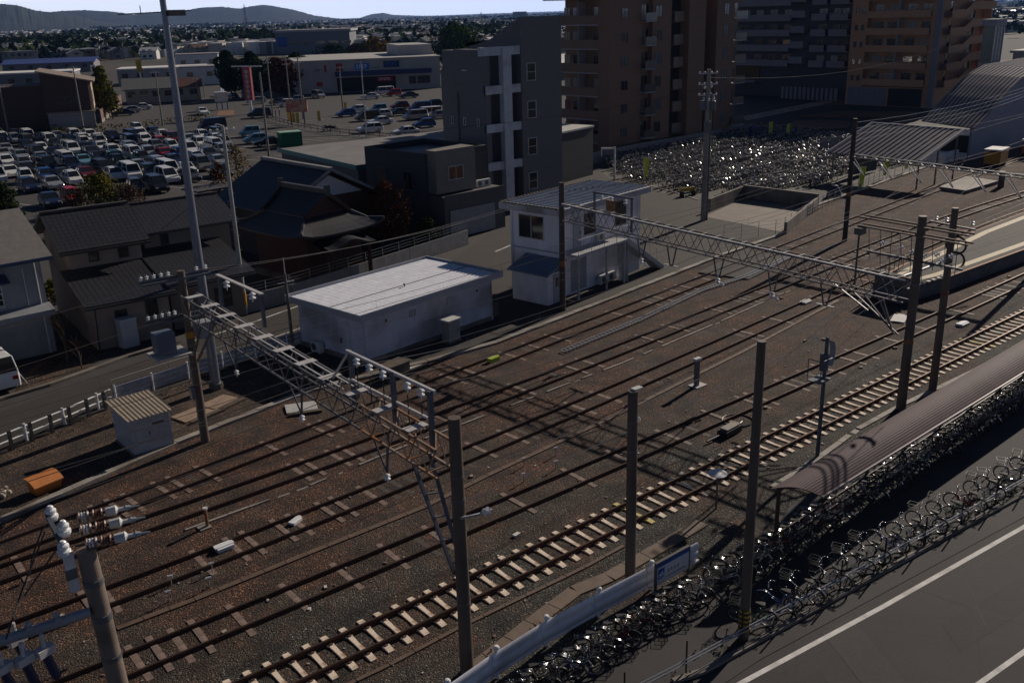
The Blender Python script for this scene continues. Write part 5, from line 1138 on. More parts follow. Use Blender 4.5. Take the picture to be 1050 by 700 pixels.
# block wall across the street
fl = polyline([(250, 322), (300, 309), (360, 290), (420, 270), (480, 250)])
t = thing('block_wall', 'long pale concrete block wall along the far side of the street below the shrine', 'wall', fl[0]); O = Vector(t.location)
M_BLOCK = lines('concrete_blocks', (.24, .235, .235), (.13, .125, .12), .4, .015, 0, var=.2, axis2=2, period2=.2)
for a, b in zip(fl[:-1], fl[1:]):
    d = (b - a).normalized(); mb = MB(); mb.beam(a - O + Vector((0, 0, .6)), b - O - d * .04 + Vector((0, 0, .6)), .15, 1.2); mb.build('wall_panel', M_BLOCK, t)
mb = MB()
for p, d in along(fl, 1.8): mb.tube(p - O + Vector((0, 0, 1.2)), p - O + Vector((0, 0, 1.9)), .02, n=6)
for z in (1.45, 1.65, 1.88): mb.path([p - O + Vector((0, 0, z)) for p in fl], .012, 4)
mb.build('wire_rail', M_GALV, t)
stripe('road_line', polyline([(200, 349), (255, 332), (316, 310), (340, 301)]), .13, .006, M_LINE)
stripe('road_line', polyline([(280, 346), (318, 333), (326, 330)]), .10, .006, M_LINE)
stripe('road_line', polyline([(508, 258), (527, 250)]), .18, .006, M_LINE)
# low kerb strip on house side of the left street
mb = MB(); P = polyline([(-30, 420), (6, 408), (50, 395), (90, 381), (130, 366), (160, 357)])
for a, b in zip(P[:-1], P[1:]): mb.beam(a + Vector((0, 0, .05)), b + Vector((0, 0, .05)), .3, .14)
struct(mb.build('kerb', M_CONC_D))
sheet('forecourt', [(p.x, p.y) for p in (at(14, 404), at(50, 393), at(92, 378), at(112, 352), at(58, 350), at(30, 380))], .004, M_EARTH)
t = thing('wire_post', 'thin pale wire post on the kerb beside the parked van', 'post', at(29, 394)); mb = MB(); mb.tube((0, 0, 0), (-.55, .45, 1.3), .025); mb.build('post', M_GALV, t); mb = MB(); mb.lathe([(.07, 0), (.05, .05)], (0, 0, 0), 8); mb.build('foot', M_CONC_D, t)

# white board fence at the bottom, with its sign
ft = [at(455, 707, .95), at(505, 672, .95), at(556, 640, .95), at(610, 611, .95), at(664, 583, .95), at(717, 556, .95)]
t = thing('board_fence', 'white board fence with round-capped posts above the parked bicycles at the bottom', 'fence', (ft[0].x, ft[0].y, 0)); O = Vector(t.location)
M_WBOARD = mat('white_fence_board', (.80, .79, .82), rough=.45, var=.1, scale=2, c2=(.60, .58, .60), c2amt=.2)
for a, b in zip(ft[:-1], ft[1:]):
    d = (b - a).normalized()
    for z, h2, off in ((-.13, .30, 0), (-.44, .27, .02), (-.66, .10, .05)):
        mb = MB(); pr = [(.05, -h2 / 2), (.05, h2 / 2)] + [(.05 - .065 * math.sin(math.pi * k / 10) ** .7, h2 / 2 - h2 * k / 10) for k in range(1, 10)]
        sd_ = Vector((-d.y, d.x, 0)).normalized(); mb.extrude(pr, a - O + Vector((0, -off, z)), b - O - d * .03 + Vector((0, -off, z)), 0, sd_); mb.build('board', M_WBOARD, t)
    mb = MB(); mb.beam(a - O + Vector((0, .045, -.36)), b - O - d * .03 + Vector((0, .045, -.36)), .02, .7); mb.build('back_panel', M_WBOARD, t)
    mb = MB(); p = a.lerp(b, .12) - O + Vector((0, .1, 0)); mb.tube(Vector((p.x, p.y, 0)), p + Vector((0, 0, .04)), .055, .055, 10); po = mb.build('post', M_WBOARD, t)
    mb = MB(); mb.lathe([(.02, 0), (.085, .02), (.09, .07), (.06, .12), (.02, .13)], p + Vector((0, 0, .03)), 12); mb.build('post_cap', M_BRIGHT, po)
a, b = on_y(673, 578, 17.25), on_y(706, 560, 17.25); c = on_y(673, 602, 17.25)
t = thing('parking_sign', 'framed blue and white cycle parking sign at the end of the board fence', 'sign', (a.x, 17.25, 0))
w_ = max(1.2, b.x - a.x); z1 = (a.z + b.z) / 2; z0 = max(.25, z1 - .8)
mb = MB(); mb.bx(0, w_, -.03, .03, z0, z1); mb.build('panel', mat('sign_white', (.55, .56, .58), rough=.4, var=.06), t)
mb = MB(); mb.bx(-.04, 0, -.05, .05, 0, z1 + .04); mb.bx(w_, w_ + .04, -.05, .05, 0, z1 + .04); mb.bx(0, w_, -.05, .05, z1, z1 + .04); mb.build('frame', M_DALU, t)
M_SBLUE = mat('sign_blue', (.02, .07, .30), rough=.4, var=.08)
mb = MB(); mb.bx(.01, w_ - .01, -.036, -.03, z1 - .16, z1 - .01); mb.bx(.06, .36, -.036, -.03, z0 + .22, z0 + .56); so_ = mb.build('blue_field', M_SBLUE, t)
mb = MB(); mb.torus((.14, -.038, z0 + .33), (0, 1, 0), .055, .01, 12, 4); mb.torus((.28, -.038, z0 + .33), (0, 1, 0), .055, .01, 12, 4)
for p, q in (((.14, .33), (.2, .43)), ((.2, .43), (.28, .33)), ((.2, .43), (.27, .44)), ((.14, .33), (.21, .33)), ((.21, .33), (.27, .47))): mb.beam((p[0], -.038, z0 + p[1]), (q[0], -.038, z0 + q[1]), .012, .012)
mb.build('pictogram', M_BRIGHT, so_)
mb = MB()
for k in range(4): x = .5 + k * .16; mb.bx(x, x + .11, -.035, -.03, z0 + .36, z0 + .375); mb.bx(x + .04, x + .055, -.035, -.03, z0 + .3, z0 + .44); mb.bx(x, x + .1, -.035, -.03, z0 + .3, z0 + .312)
mb.bx(.46, w_ - .15, -.035, -.03, z0 + .16, z0 + .18); mb.build('lettering', M_CABLE, t)

# ------------------------------------------------------------------ platform
pe = [at(895, 276, 1), at(918, 300, 1), at(958, 294, 1)]
near = [Vector((55.2, 28.3, 0)), Vector((60, 27.75, 0)), Vector((75, 27.4, 0)), Vector((150, 27.6, 0)), Vector((190, 28, 0))]
far_ = [Vector((190, 34.2, 0)), Vector((150, 33.7, 0)), Vector((86, 33.0, 0)), Vector((74, 32.6, 0)), Vector((60, 31.2, 0)), Vector((55.2, 30.4, 0))]
t = thing('platform', 'island railway platform with cream tactile strips along both edges', 'platform', (55, 28, 0)); O = Vector(t.location)
mb = MB(); mb.prism([(p.x - O.x, p.y - O.y) for p in near + far_], 0, .92); mb.build('platform_wall', mat('platform_wall_blocks', (.10, .095, .10), var=.3, scale=1), t)
mb = MB(); mb.prism([(p.x - O.x, p.y - O.y - .1 * (p in near) + .1 * (p in far_)) for p in near + far_], .92, 1.02); mb.build('platform_top', M_ASPHALT, t)
M_CREAM = mat('cream_tactile', (.62, .52, .36), var=.15, scale=3)
for P, s in ((near, .75), (far_[::-1], -.75)):
    mb = MB()
    for a, b in zip(P[:-1], P[1:]): mb.beam(a - O + Vector((0, s, 1.026)), b - O + Vector((0, s, 1.026)), .52, .01)
    mb.build('tactile_strip', M_CREAM, t)
    mb = MB()
    for a, b in zip(P[:-1], P[1:]): mb.beam(a - O + Vector((0, s * .0, 1.026)), b - O + Vector((0, s * .0, 1.026)), .13, .012)
    mb.build('edge_stripe', mat('orange_edge', (.45, .20, .08), var=.2), t)
mb = MB(); mb.bx(.1, .2, .1, 2.2, 1.02, 1.9); mb.bx(.25, .9, .2, .26, 1.02, 1.7)
for k in range(7): mb.tube((.6 + k * .75, 2.5 + k * .09, 1.02), (.6 + k * .75, 2.5 + k * .09, 1.9), .025)
mb.path([(.3, 2.45, 1.9), (5.5, 3.05, 1.9)], .025); mb.build('end_railing', M_DALU, t)
mb = MB()
for k in range(9): mb.bx(.1 + k * .6, .38 + k * .6, -.02 - k * .03, .2 - k * .03, 1.03, 1.12)
mb.build('edge_block', M_PLATE, t)
mb = MB(); mb.beam((5, 2.3, 1.03), (90, 2.6, 1.03), .06, .02); mb.build('drain', M_TRIM, t)
t = thing('concrete_pad', 'bare concrete pad beside a stub pole between the far tracks and the platform', 'pad', at(975, 191)); mb = MB(); P = [at(963, 195), at(990, 199), at(1023, 189), at(990, 184)]; mb.prism([(p.x - t.location.x, p.y - t.location.y) for p in P], 0, .35); mb.build('slab', M_CONC_D, t)
t = thing('concrete_pole', 'short dark stub pole at the end of the bare concrete pad', 'pole', at(1026, 192)); pole(t, 1.6, .3, .28, M_POLE, [(1.0, .1, M_STEEL)])

# ------------------------------------------------------------------ wires
def sag(p, q, r, s, n=10):
    p, q = Vector(p), Vector(q); return [p.lerp(q, i / n) - Vector((0, 0, s * 4 * (i / n) * (1 - i / n))) for i in range(n + 1)]
def wire(label, spans, r, m=M_WIRE, name='overhead_wire'):
    mb = MB()
    for p, q, s in spans: mb.path(sag(p, q, r, s), r, 5)
    return tag(mb.build(name, m), label, 'wire')
for Yf, nm in ((Y2, 'second track from the near side'), (Y3, 'middle track'), (Y4, 'track second from the far kerb'), (Y5, 'track nearest the far kerb')):
    xs = [-14, 13.9, 39.5, 68, 100, 140]; cat = [((a, Yf(a), 5.75), (b, Yf(b), 5.75), .45) for a, b in zip(xs[:-1], xs[1:])]
    mb = MB()
    for p, q, s in cat: mb.path(sag(p, q, 0, s), .011, 4)
    for a, b in zip(xs[:-1], xs[1:]):
        mb.tube((a, Yf(a), 5.0), (b, Yf(b), 5.0), .011, n=4)
        for k in range(1, 6): f = k / 6; x = a + (b - a) * f; y = Yf(a) + (Yf(b) - Yf(a)) * f; mb.tube((x, y, 5.0), (x, y, 5.75 - 1.8 * f * (1 - f)), .005, n=3)
    tag(mb.build('overhead_wire', M_WIRE), 'thin overhead contact wires above the ' + nm, 'wire')
wire('power lines from the far dark pole past the station roof', [((68, 40.2, 9.3 - k * .45), (118, 44.5 + k * .3, 10.0 - k * .4), .7) for k in range(4)] + [((118, 44.5 + k * .3, 10.0 - k * .4), (190, 52, 11), .5) for k in range(4)], .014, M_GALV)
wire('pair of feeder wires from the right pole of the left gantry', [((13.45, 18.5, 6.4), (39.8, 19.9, 6.9), .5), ((13.45, 18.5, 5.6), (39.8, 19.9, 6.3), .5), ((39.8, 19.9, 6.9), (100, 22, 7.5), 1.0)], .012)
wire('thin wires strung from the pale stepped pole to the lighting column and houses', [((24.2, 56.4, 11.6), (-30, 44, 11), 1.2), ((24.2, 56.4, 11.2), (66.9, 53.7, 11.5), 1.0), ((24.2, 56.4, 9.5), (18.4, 57, 5.5), .3), ((66.9, 53.7, 12.3), (120, 60, 12.5), 1.2)], .012, M_CABLE)
p0 = on_y(505, 491, 18.6); t = thing('cable_bracket', 'white bracket with a horizontal signal cable on the right pole of the left gantry', 'bracket', (13.3, 18.6, 5.2)); mb = MB(); mb.beam((-.1, -.2, 0), (.55, -.25, -.1), .06, .06); mb.build('arm', M_GALV, t); mb = MB(); insulator(mb, (.55, -.25, -.1), s=1.0, d=(1, 0, 0)); mb.build('insulator', M_PORC, t)

wire('feeder wires from the insulator frame of the left gantry along the yard', [((13.75, y0, 7.75), (39.7, y1, 6.9), .55) for y0, y1 in ((24.45, 26.4), (22.95, 24.6), (21.65, 22.8))] + [((39.7, y1, 6.9), (68, y2, 7.0), .6) for y1, y2 in ((26.4, 33.5), (24.6, 31.5), (22.8, 29.5))] + [((13.75, y0, 7.75), (-14, y0, 7.4), .5) for y0 in (24.45, 22.95, 21.65)], .012)
wire('wires from the crossarms of the brown left pole along the far side', [((14.2 + dx, 39.3, 7.9), (39.3 + dx, 42.6, 7.6), .6) for dx in (-.9, .7)] + [((39.3 + dx, 42.6, 7.6), (68, 40.3, 8.6), .6) for dx in (-.9, .7)] + [((14.2, 39.3, 7.8), (-16, 35.5, 7.6), .6), ((14.2, 39.5, 6.1), (-16, 35.9, 5.9), .6)], .012)
# ------------------------------------------------------------------ cycle shelter
zf, zn = 2.55, 2.15
f0, f1, n0, n1 = at(790, 501, zf), at(1050, 348, zf), at(843, 509, zn), at(1050, 381, zn)
df = (f1 - f0).normalized(); dn_ = (n1 - n0).normalized(); LEN = 46.0
t = thing('cycle_shelter', 'long dark purple-brown corrugated roof on posts sheltering a row of bicycles', 'cycle shelter', (f0.x, f0.y, 0)); O = Vector(t.location)
M_SROOF = mat('purple_brown_sheet', (.088, .053, .063), rough=.7, metal=.0, var=.16, scale=1.2, spec=.2, c2=(.07, .045, .045), c2amt=.3)
mb = MB(); n = 60; vs = []
for i in range(n + 1):
    a = i / n; z = zf + (zn - zf) * a + .20 * math.sin(a * math.pi) + .0045 * math.cos(a * 2 * math.pi * 15)
    for base, d in ((f0.lerp(n0, a), df.lerp(dn_, a)),):
        vs += [Vector((base.x, base.y, z)) - O, Vector((base.x, base.y, z)) + Vector((d.x, d.y, 0)) * LEN - O]
k = len(vs); vs += [v - Vector((0, 0, .03)) for v in vs]; mb.v = [tuple(v) for v in vs]
for i in range(n): a = 2 * i; mb.f += [(a, a + 2, a + 3, a + 1), (k + a + 1, k + a + 3, k + a + 2, k + a), (a, k + a, k + a + 2, a + 2), (a + 1, a + 3, k + a + 3, k + a + 1)]; mb.m += [0] * 4
mb.f += [(0, 1, k + 1, k), (2 * n, k + 2 * n, k + 2 * n + 1, 2 * n + 1)]; mb.m += [0, 0]; roof = mb.build('roof', M_SROOF, t)
mb = MB(); nn = n0.copy(); nn.z = zn - .02; mb.beam(nn - O + Vector((0, -.02, 0)), nn + dn_ * LEN - O + Vector((0, -.02, 0)), .05, .07); mb.build('eave_trim', mat('eave_brown', (.26, .22, .22), rough=.4, metal=.3), roof)
M_SPOST = mat('brown_post', (.05, .024, .018), rough=.5, var=.15)
for kx in range(15):
    p = f0 + df * (.35 + kx * 3.1); q = p - Vector((0, .12, 0)); mb = MB(); mb.bx(q.x - O.x - .05, q.x - O.x + .05, q.y - O.y - .05, q.y - O.y + .05, 0, zf - .05); po = mb.build('post', M_SPOST, t)
    mb = MB(); e = n0 + dn_ * (.35 + kx * 3.05); mb.beam(Vector((p.x, p.y, zf - .08)) - O, Vector((p.x, p.y, 0)).lerp(Vector((e.x, e.y, 0)), .5) + Vector((0, 0, (zf + zn) / 2 + .1)) - O, .06, .1); mb.beam(Vector((p.x, p.y, 0)).lerp(Vector((e.x, e.y, 0)), .5) + Vector((0, 0, (zf + zn) / 2 + .1)) - O, Vector((e.x, e.y, zn - .06)) - O, .06, .1); mb.build('rafter', M_SPOST, po)
mb = MB(); a = f0 - Vector((0, .2, 0)); mb.beam(Vector((a.x - O.x - .3, a.y - O.y, .75)), Vector((a.x - O.x, a.y - O.y, .75)) + df * LEN, .05, .1); mb.beam(Vector((a.x - O.x - .3, a.y - O.y, .35)), Vector((a.x - O.x, a.y - O.y, .35)) + df * LEN, .05, .1); mb.build('back_rail', M_SPOST, t)

# ------------------------------------------------------------------ bicycles
M_TYRE = mat('tyre_rubber', (.018, .018, .018), rough=.8, var=.2)
M_CHROME = mat('bright_chrome', (.33, .33, .34), rough=.2, metal=1.0, var=.06, scale=8)
M_RIM = mat('shaded_rim', (.16, .16, .165), rough=.35, metal=.9, var=.06)  # rim metal darkened in colour to stand in for shade on the parked rows
M_BLKPL = mat('black_plastic', (.02, .02, .02), rough=.45, var=.1)
M_SADDLE = mat('saddle_vinyl', (.018, .016, .015), rough=.75)
M_BASKET = mat('wire_basket', (.07, .07, .07), rough=.4, metal=.7, var=.1)
PAINT = [mat('cycle_paint_' + n, c, rough=.25, metal=.15, var=.06) for n, c in (('black', (.02, .02, .022)), ('silver', (.48, .48, .49)), ('navy', (.025, .035, .10)), ('red', (.22, .02, .025)), ('white', (.6, .6, .58)), ('green', (.03, .10, .07)), ('blue', (.05, .10, .28)), ('brown', (.12, .07, .04)))]
PNAME = ['black', 'silver', 'navy', 'red', 'white', 'green', 'blue', 'brown']
def bike_parts():
    """town bicycle along +x, front wheel at +.53; upright on its stand"""
    P = {}
    R_ = .33; xr, xf = -.52, .53
    fr = MB(); bb = (-.08, 0, .28); hd = (.36, 0, .72); hb = (.40, 0, .52); st = (-.22, 0, .72)
    for a, b, r in ((bb, hb, .02), ((-.1, 0, .36), (.37, 0, .60), .018), (bb, st, .018), (hb, hd, .022), (bb, (xr, .05, R_), .012), (bb, (xr, -.05, R_), .012), (st, (xr, .05, R_), .011), (st, (xr, -.05, R_), .011), (hb, (xf, .05, R_), .014), (hb, (xf, -.05, R_), .014)): fr.tube(a, b, r, n=6)
    fr.torus((bb[0], .05, bb[2]), (0, 1, 0), .085, .012, 10, 4); fr.tube((bb[0], .05, bb[2]), (bb[0] + .14, .1, bb[2] - .08), .012); fr.tube((bb[0], -.05, bb[2]), (bb[0] - .14, -.1, bb[2] + .08), .012)
    P['frame'] = fr
    for nm, x in (('wheel', xr), ('wheel2', xf)):
        ty = MB(); ty.torus((0, 0, 0), (0, 1, 0), R_ - .02, .02, 22, 6); P[nm] = (ty, (x, 0, R_))
    rim = MB(); rim.torus((0, 0, 0), (0, 1, 0), R_ - .045, .013, 22, 5); rim.tube((0, -.045, 0), (0, .045, 0), .022)
    for k in range(9): a = k * math.pi / 4.5; rim.tube((0, 0, 0), ((R_ - .05) * math.cos(a), 0, (R_ - .05) * math.sin(a)), .004, n=3)
    P['rim'] = rim
    for nm, a0, a1 in (('mudguard', 20, 190), ('mudguard2', 10, 150)):
        md = MB(); x = 0; P[nm] = md; n = 12
        for i in range(n):
            a, b = R(a0 + (a1 - a0) * i / n), R(a0 + (a1 - a0) * (i + 1) / n); rr = R_ + .025
            md.beam((x + rr * math.cos(a), 0, R_ + rr * math.sin(a)), (x + rr * math.cos(b), 0, R_ + rr * math.sin(b)), .055, .012, up=(0, 1, 0) if False else (math.cos((a + b) / 2), 0, math.sin((a + b) / 2)))
    hb_ = MB(); hb_.tube((.35, 0, .72), (.33, 0, .98), .014); pts = [(.16, .27, .96), (.30, .26, 1.0), (.36, .12, 1.0), (.35, 0, .98), (.36, -.12, 1.0), (.30, -.26, 1.0), (.16, -.27, .96)]; hb_.path(pts, .013, 6)
    hb_.lathe([(.02, 0), (.045, .03), (.045, .07)], (.42, 0, .66), 8, 0, (1, 0, 0)); P['handlebar'] = hb_
    sd = MB(); sd.tube((-.22, 0, .72), (-.25, 0, .86), .014)
    vs = [(-.40, -.10, .88), (-.40, .10, .88), (-.25, .09, .90), (-.08, .025, .90), (-.08, -.025, .90), (-.25, -.09, .90)]; k = len(vs); vs += [(x, y, z - .06) for x, y, z in vs]
    sd._add(vs, [(5, 4, 3, 2, 1, 0)[::-1], tuple(range(k, 2 * k))] + [(i, i + k, (i + 1) % k + k, (i + 1) % k) for i in range(k)], 0); P['saddle'] = sd
    bk = MB(); b0, b1, zb, zt_ = .44, .74, .72, .97
    for z, e in ((zb, 0), ((zb + zt_) / 2, .02), (zt_, .04)):
        c = [(b0 - e * .3, -.14 - e), (b1 + e, -.14 - e), (b1 + e, .14 + e), (b0 - e * .3, .14 + e)]
        for i in range(4): bk.tube((*c[i], z), (*c[(i + 1) % 4], z), .009, n=4)
    for i in range(5):
        f = i / 4; bk.tube((b0 + (b1 - b0) * f, -.14, zb), (b0 + (b1 - b0) * f, -.17, zt_), .006, n=3); bk.tube((b0 + (b1 - b0) * f, .14, zb), (b0 + (b1 - b0) * f, .17, zt_), .006, n=3); bk.tube((b1, -.14 + .28 * f, zb), (b1 + .04, -.16 + .32 * f, zt_), .006, n=3); bk.tube((b0, -.14 + .28 * f, zb), (b1, -.14 + .28 * f, zb), .006, n=3)
    P['basket'] = bk
    rk = MB()
    for y in (-.07, 0, .07): rk.tube((-.28, y, .70), (-.78, y, .70), .009, n=5)
    rk.tube((-.7, .07, .70), (xr, .06, R_), .009); rk.tube((-.7, -.07, .70), (xr, -.06, R_), .009); rk.tube((-.78, -.07, .70), (-.78, .07, .70), .009); rk.tube((xr, -.06, R_), (xr - .1, -.16, .0), .012); rk.tube((xr, .06, R_), (xr - .1, .16, .0), .012); P['rear_rack'] = rk
    return P
BP = bike_parts()
B_OTHER = {}
def make_bike(loc_, rz, lean, ci, label, group, basket=True):
    t = thing('bicycle', label, 'bicycle', loc_, 0, group); t.rotation_euler = (lean, 0, rz); t.scale = (.9, .9, .88)
    if not B_OTHER:
        for k, m, nm in (('mudguard', M_CHROME, 'mudguard'), ('mudguard2', M_CHROME, 'mudguard'), ('handlebar', M_CHROME, 'handlebar'), ('saddle', M_SADDLE, 'saddle'), ('basket', M_BASKET, 'basket'), ('rear_rack', M_CHROME, 'rear_rack'), ('rim', M_RIM, 'rim')): B_OTHER[k] = BP[k].mesh(nm, m, k in ('handlebar', 'rear_rack'))
        B_OTHER['mudguard_dark'] = BP['mudguard'].mesh('mudguard', M_BLKPL); B_OTHER['mudguard2_dark'] = BP['mudguard2'].mesh('mudguard', M_BLKPL)
        B_OTHER['tyre'] = BP['wheel'][0].mesh('wheel', M_TYRE, True)
        for i, m in enumerate(PAINT): B_OTHER['frame%d' % i] = BP['frame'].mesh('frame', m, True)
    def add(nm, key, par, l=None):
        o = bpy.data.objects.new(nm, B_OTHER[key]); col.objects.link(o); o.parent = par
        if l: o.location = l
        return o
    add('frame', 'frame%d' % ci, t)
    for w in ('wheel', 'wheel2'): o = add('wheel', 'tyre', t, BP[w][1]); add('rim', 'rim', o)
    dk = '' if rnd.random() < .45 else '_dark'; add('mudguard', 'mudguard' + dk, t, (-.52, 0, 0)); add('mudguard', 'mudguard2' + dk, t, (.53, 0, 0)); add('handlebar', 'handlebar', t); add('saddle', 'saddle', t); add('rear_rack', 'rear_rack', t)
    if basket: add('basket', 'basket', t)
    return t
rnd = random.Random(5)
def pick(): return rnd.choices(range(8), (30, 34, 10, 6, 8, 4, 5, 3))[0]
nb = 0
# under the white board fence
for k in range(17):
    x = 12.3 + k * .56; ci = pick()
    make_bike((x + rnd.uniform(-.1, .1), 16.55 + rnd.uniform(-.12, .12), .02), R(-38 + rnd.uniform(-9, 9)), R(rnd.uniform(-8, 4)), ci, '%s bicycle parked slanting against the white board fence at the bottom' % PNAME[ci], 'bicycles along the white board fence', rnd.random() < .8); nb += 1
# open row between the sign and the shelter
for k in range(8):
    x = 22.3 + k * .6; ci = pick()
    make_bike((x, 16.45 + rnd.uniform(-.12, .12), .02), R(-62 + rnd.uniform(-8, 8)), R(rnd.uniform(-6, 6)), ci, '%s bicycle standing in the open between the blue sign and the shelter roof' % PNAME[ci], 'bicycles between the sign and the shelter', rnd.random() < .85); nb += 1
for k in range(60):
    x = 27.3 + k * .58; ci = pick()
    if rnd.random() < .1: continue
    make_bike((x, 16.35 + (x - 27) * .016 + rnd.uniform(-.15, .15), .02), R(-72 + rnd.uniform(-8, 8)), R(rnd.uniform(-6, 6)), ci, '%s bicycle in the shade under the long purple-brown shelter roof' % PNAME[ci], 'bicycles under the shelter', rnd.random() < .85); nb += 1
fb0, fb1 = at(778, 644), at(1050, 493)
for k in range(21):
    p = fb0 + (fb1 - fb0).normalized() * (k * 1.17 + rnd.uniform(-.2, .2)) + Vector((0, .25, 0)); ci = pick()
    make_bike((p.x, p.y + rnd.uniform(-.1, .1), .02), R(112 + rnd.uniform(-12, 12)), R(rnd.uniform(-6, 6)), ci, '%s bicycle in the row along the wire fence beside the road' % PNAME[ci], 'bicycles along the roadside wire fence', rnd.random() < .8); nb += 1
# wire fence on the road side
t = thing('wire_fence', 'low fence of thin dark posts and two bright cables between bicycles and road', 'fence', at(690, 688)); O = Vector(t.location)
fl = [at(640, 724), at(690, 698), at(768, 655), at(850, 611), at(950, 557), at(1050, 501), at(1160, 440)]
for p, d in along(fl, 2.3):
    mb = MB(); mb.tube(p - O, p - O + Vector((0, 0, 1.15)), .028, .028, 6); mb.build('post', M_CABLE, t)
for z in (.42, .54):
    mb = MB(); mb.path([p - O + Vector((0, -.04, z)) for p in fl], .02, 6); mb.build('cable', M_GALV, t)

# ------------------------------------------------------------------ the far bicycle park
def far_bike(mb, x, y, rz, s=1.0, mf=0):
    ca, sa = math.cos(rz), math.sin(rz)
    def W(p): return (x + (p[0] * ca - p[1] * sa), y + (p[0] * sa + p[1] * ca), p[2])
    for cx_ in (-.52, .53):
        n = 9; pts = [W((cx_ + .32 * math.cos(2 * math.pi * i / n), 0, .33 + .32 * math.sin(2 * math.pi * i / n))) for i in range(n + 1)]
        for a, b in zip(pts[:-1], pts[1:]): mb.beam(a, b, .045, .045, 1)
        top = [W((cx_ + .36 * math.cos(R(a)), 0, .33 + .36 * math.sin(R(a)))) for a in (30, 75, 120, 165)]
        for a, b in zip(top[:-1], top[1:]): mb.beam(a, b, .06, .015, 2)
    for a, b in (((-.08, 0, .3), (.4, 0, .55)), ((-.08, 0, .3), (-.24, 0, .84)), ((-.08, 0, .3), (-.52, 0, .33)), ((.53, 0, .33), (.36, 0, .75)), ((-.24, 0, .7), (-.52, 0, .33))): mb.beam(W(a), W(b), .035, .035, 0)
    for a, b in (((.36, 0, .75), (.33, 0, 1.0)), ((.33, .27, 1.0), (.33, -.27, 1.0)), ((-.28, 0, .7), (-.78, 0, .7))): mb.beam(W(a), W(b), .035, .03, 2)
    mb.box(W((-.25, 0, .88)), (.26, .15, .06), rz, 1)
    c = W((.6, 0, .84)); mb.box(c, (.3, .3, .22), rz, 3); mb.lathe([(.01, 0), (.055, .02), (.07, .065), (.055, .11), (.01, .13)], W((.42, .0, .95)), 7, 2)  # the lathe is a chrome ball added to give each bicycle a sun glint
lot = [(79, 57.3), (92, 55.2), (104, 54.6), (116, 58.5), (124, 78), (126, 92.5), (105, 90), (86, 86), (77, 72.5), (75.8, 64)]
def inside(x, y, P):
    c = False; n = len(P)
    for i in range(n):
        x0, y0 = P[i]; x1, y1 = P[(i + 1) % n]
        if (y0 > y) != (y1 > y) and x < (x1 - x0) * (y - y0) / (y1 - y0) + x0: c = not c
    return c
spots = []
yy = 56.2; row = 0
while yy < 91:
    xx = 74.0 + rnd.random()
    while xx < 127:
        x, y = xx, yy + (xx - 90) * .03
        if inside(x, y, lot) and rnd.random() < .86 and not (91.2 < x < 101.5 and 46 < y < 58.0): spots.append((x, y, rnd.choice((R(82), R(-98))) + rnd.uniform(-.35, .35)))
        xx += rnd.uniform(.52, .72)
    row += 1; yy += 1.95 if row % 3 else 3.2
spots.sort(key=lambda s: s[0] * .636 + s[1] * .772)
nind = 296 - nb
FB = []; M_FCHR = mat('dull_alloy', (.46, .46, .47), rough=.3, metal=.85, var=.05); M_FTYRE = mat('pale_tyre', (.042, .039, .037), rough=.8, var=.2); M_FBASK = mat('alloy_basket', (.17, .17, .17), rough=.4, metal=.4)  # alloy, tyre and basket paler than on the near bicycles
for i, m in enumerate(PAINT):
    mb = MB(); far_bike(mb, 0, 0, 0); FB.append(mb.mesh('bicycle', [m, M_FTYRE, M_FCHR, M_FBASK]))
for k, (x, y, a) in enumerate(spots[:nind]):
    ci = pick(); o = bpy.data.objects.new('bicycle', FB[ci]); col.objects.link(o); o.location = (x, y, -.0); o.rotation_euler = (R(rnd.uniform(-6, 6)), 0, a)
    tag(o, '%s bicycle in the crowded open bicycle park near its front edge' % PNAME[ci], 'bicycle', 'bicycles in the open bicycle park')
mb = MB()
for x, y, a in spots[nind:]: far_bike(mb, x, y, a)
o = mb.build('bicycle_mass', [mat('mixed_cycle_paint', (.19, .19, .20), rough=.35, var=.8, scale=.8), M_FTYRE, M_FCHR, M_FBASK]); o['kind'] = 'stuff'; o['label'] = 'dense mass of parked bicycles filling the rest of the open bicycle park'; o['category'] = 'bicycles'
print('bikes', nb, len(spots))
# kerbs, pit and boundary of the bicycle park
sheet('cycle_park', [(75, 58), (92, 53.5), (104, 53), (118, 57), (126, 76), (129, 94), (105, 92), (85, 88), (76, 73.5), (74, 64)], .002, asphalt_mat('asphalt_cycle', (.075, .066, .058)))
stripe('kerb_line', [at(664, 190), at(690, 197), at(716, 205)], .25, .05, M_CONC)
stripe('path_strip', [at(736, 184), at(798, 173), at(850, 163)], .8, .012, M_CONC)
t = thing('low_wall', 'low dark concrete retaining wall around the sunken square beside the bicycle park', 'wall', at(805, 240)); O = Vector(t.location)
for (a, b, h2) in ((at(727, 217), at(762, 203), 1.2), (at(762, 203), at(838, 213), 1.3), (at(838, 213), at(805, 240), 1.0)):
    mb = MB(); mb.beam(a - O + Vector((0, 0, h2 / 2)), b - O + Vector((0, 0, h2 / 2)), .25, h2); mb.build('wall_panel', M_CONC_D, t)
sheet('pit_floor', [(p.x, p.y) for p in (at(722, 222), at(762, 204), at(836, 213), at(806, 239))], .008, mat('pale_ground', (.20, .165, .135), var=.2, scale=.6))
t = thing('block_wall', 'long grey boundary wall between the bicycle park and the brown tower', 'wall', at(605, 168)); O = Vector(t.location)
P = [at(600, 170), at(655, 158), at(700, 150), at(738, 142), at(762, 136)]
for a, b in zip(P[:-1], P[1:]):
    mb = MB(); d = (b - a).normalized(); mb.beam(a - O + Vector((0, 0, .7)), b - O - d * .05 + Vector((0, 0, .7)), .2, 1.4); mb.build('wall_panel', M_BLOCK, t)
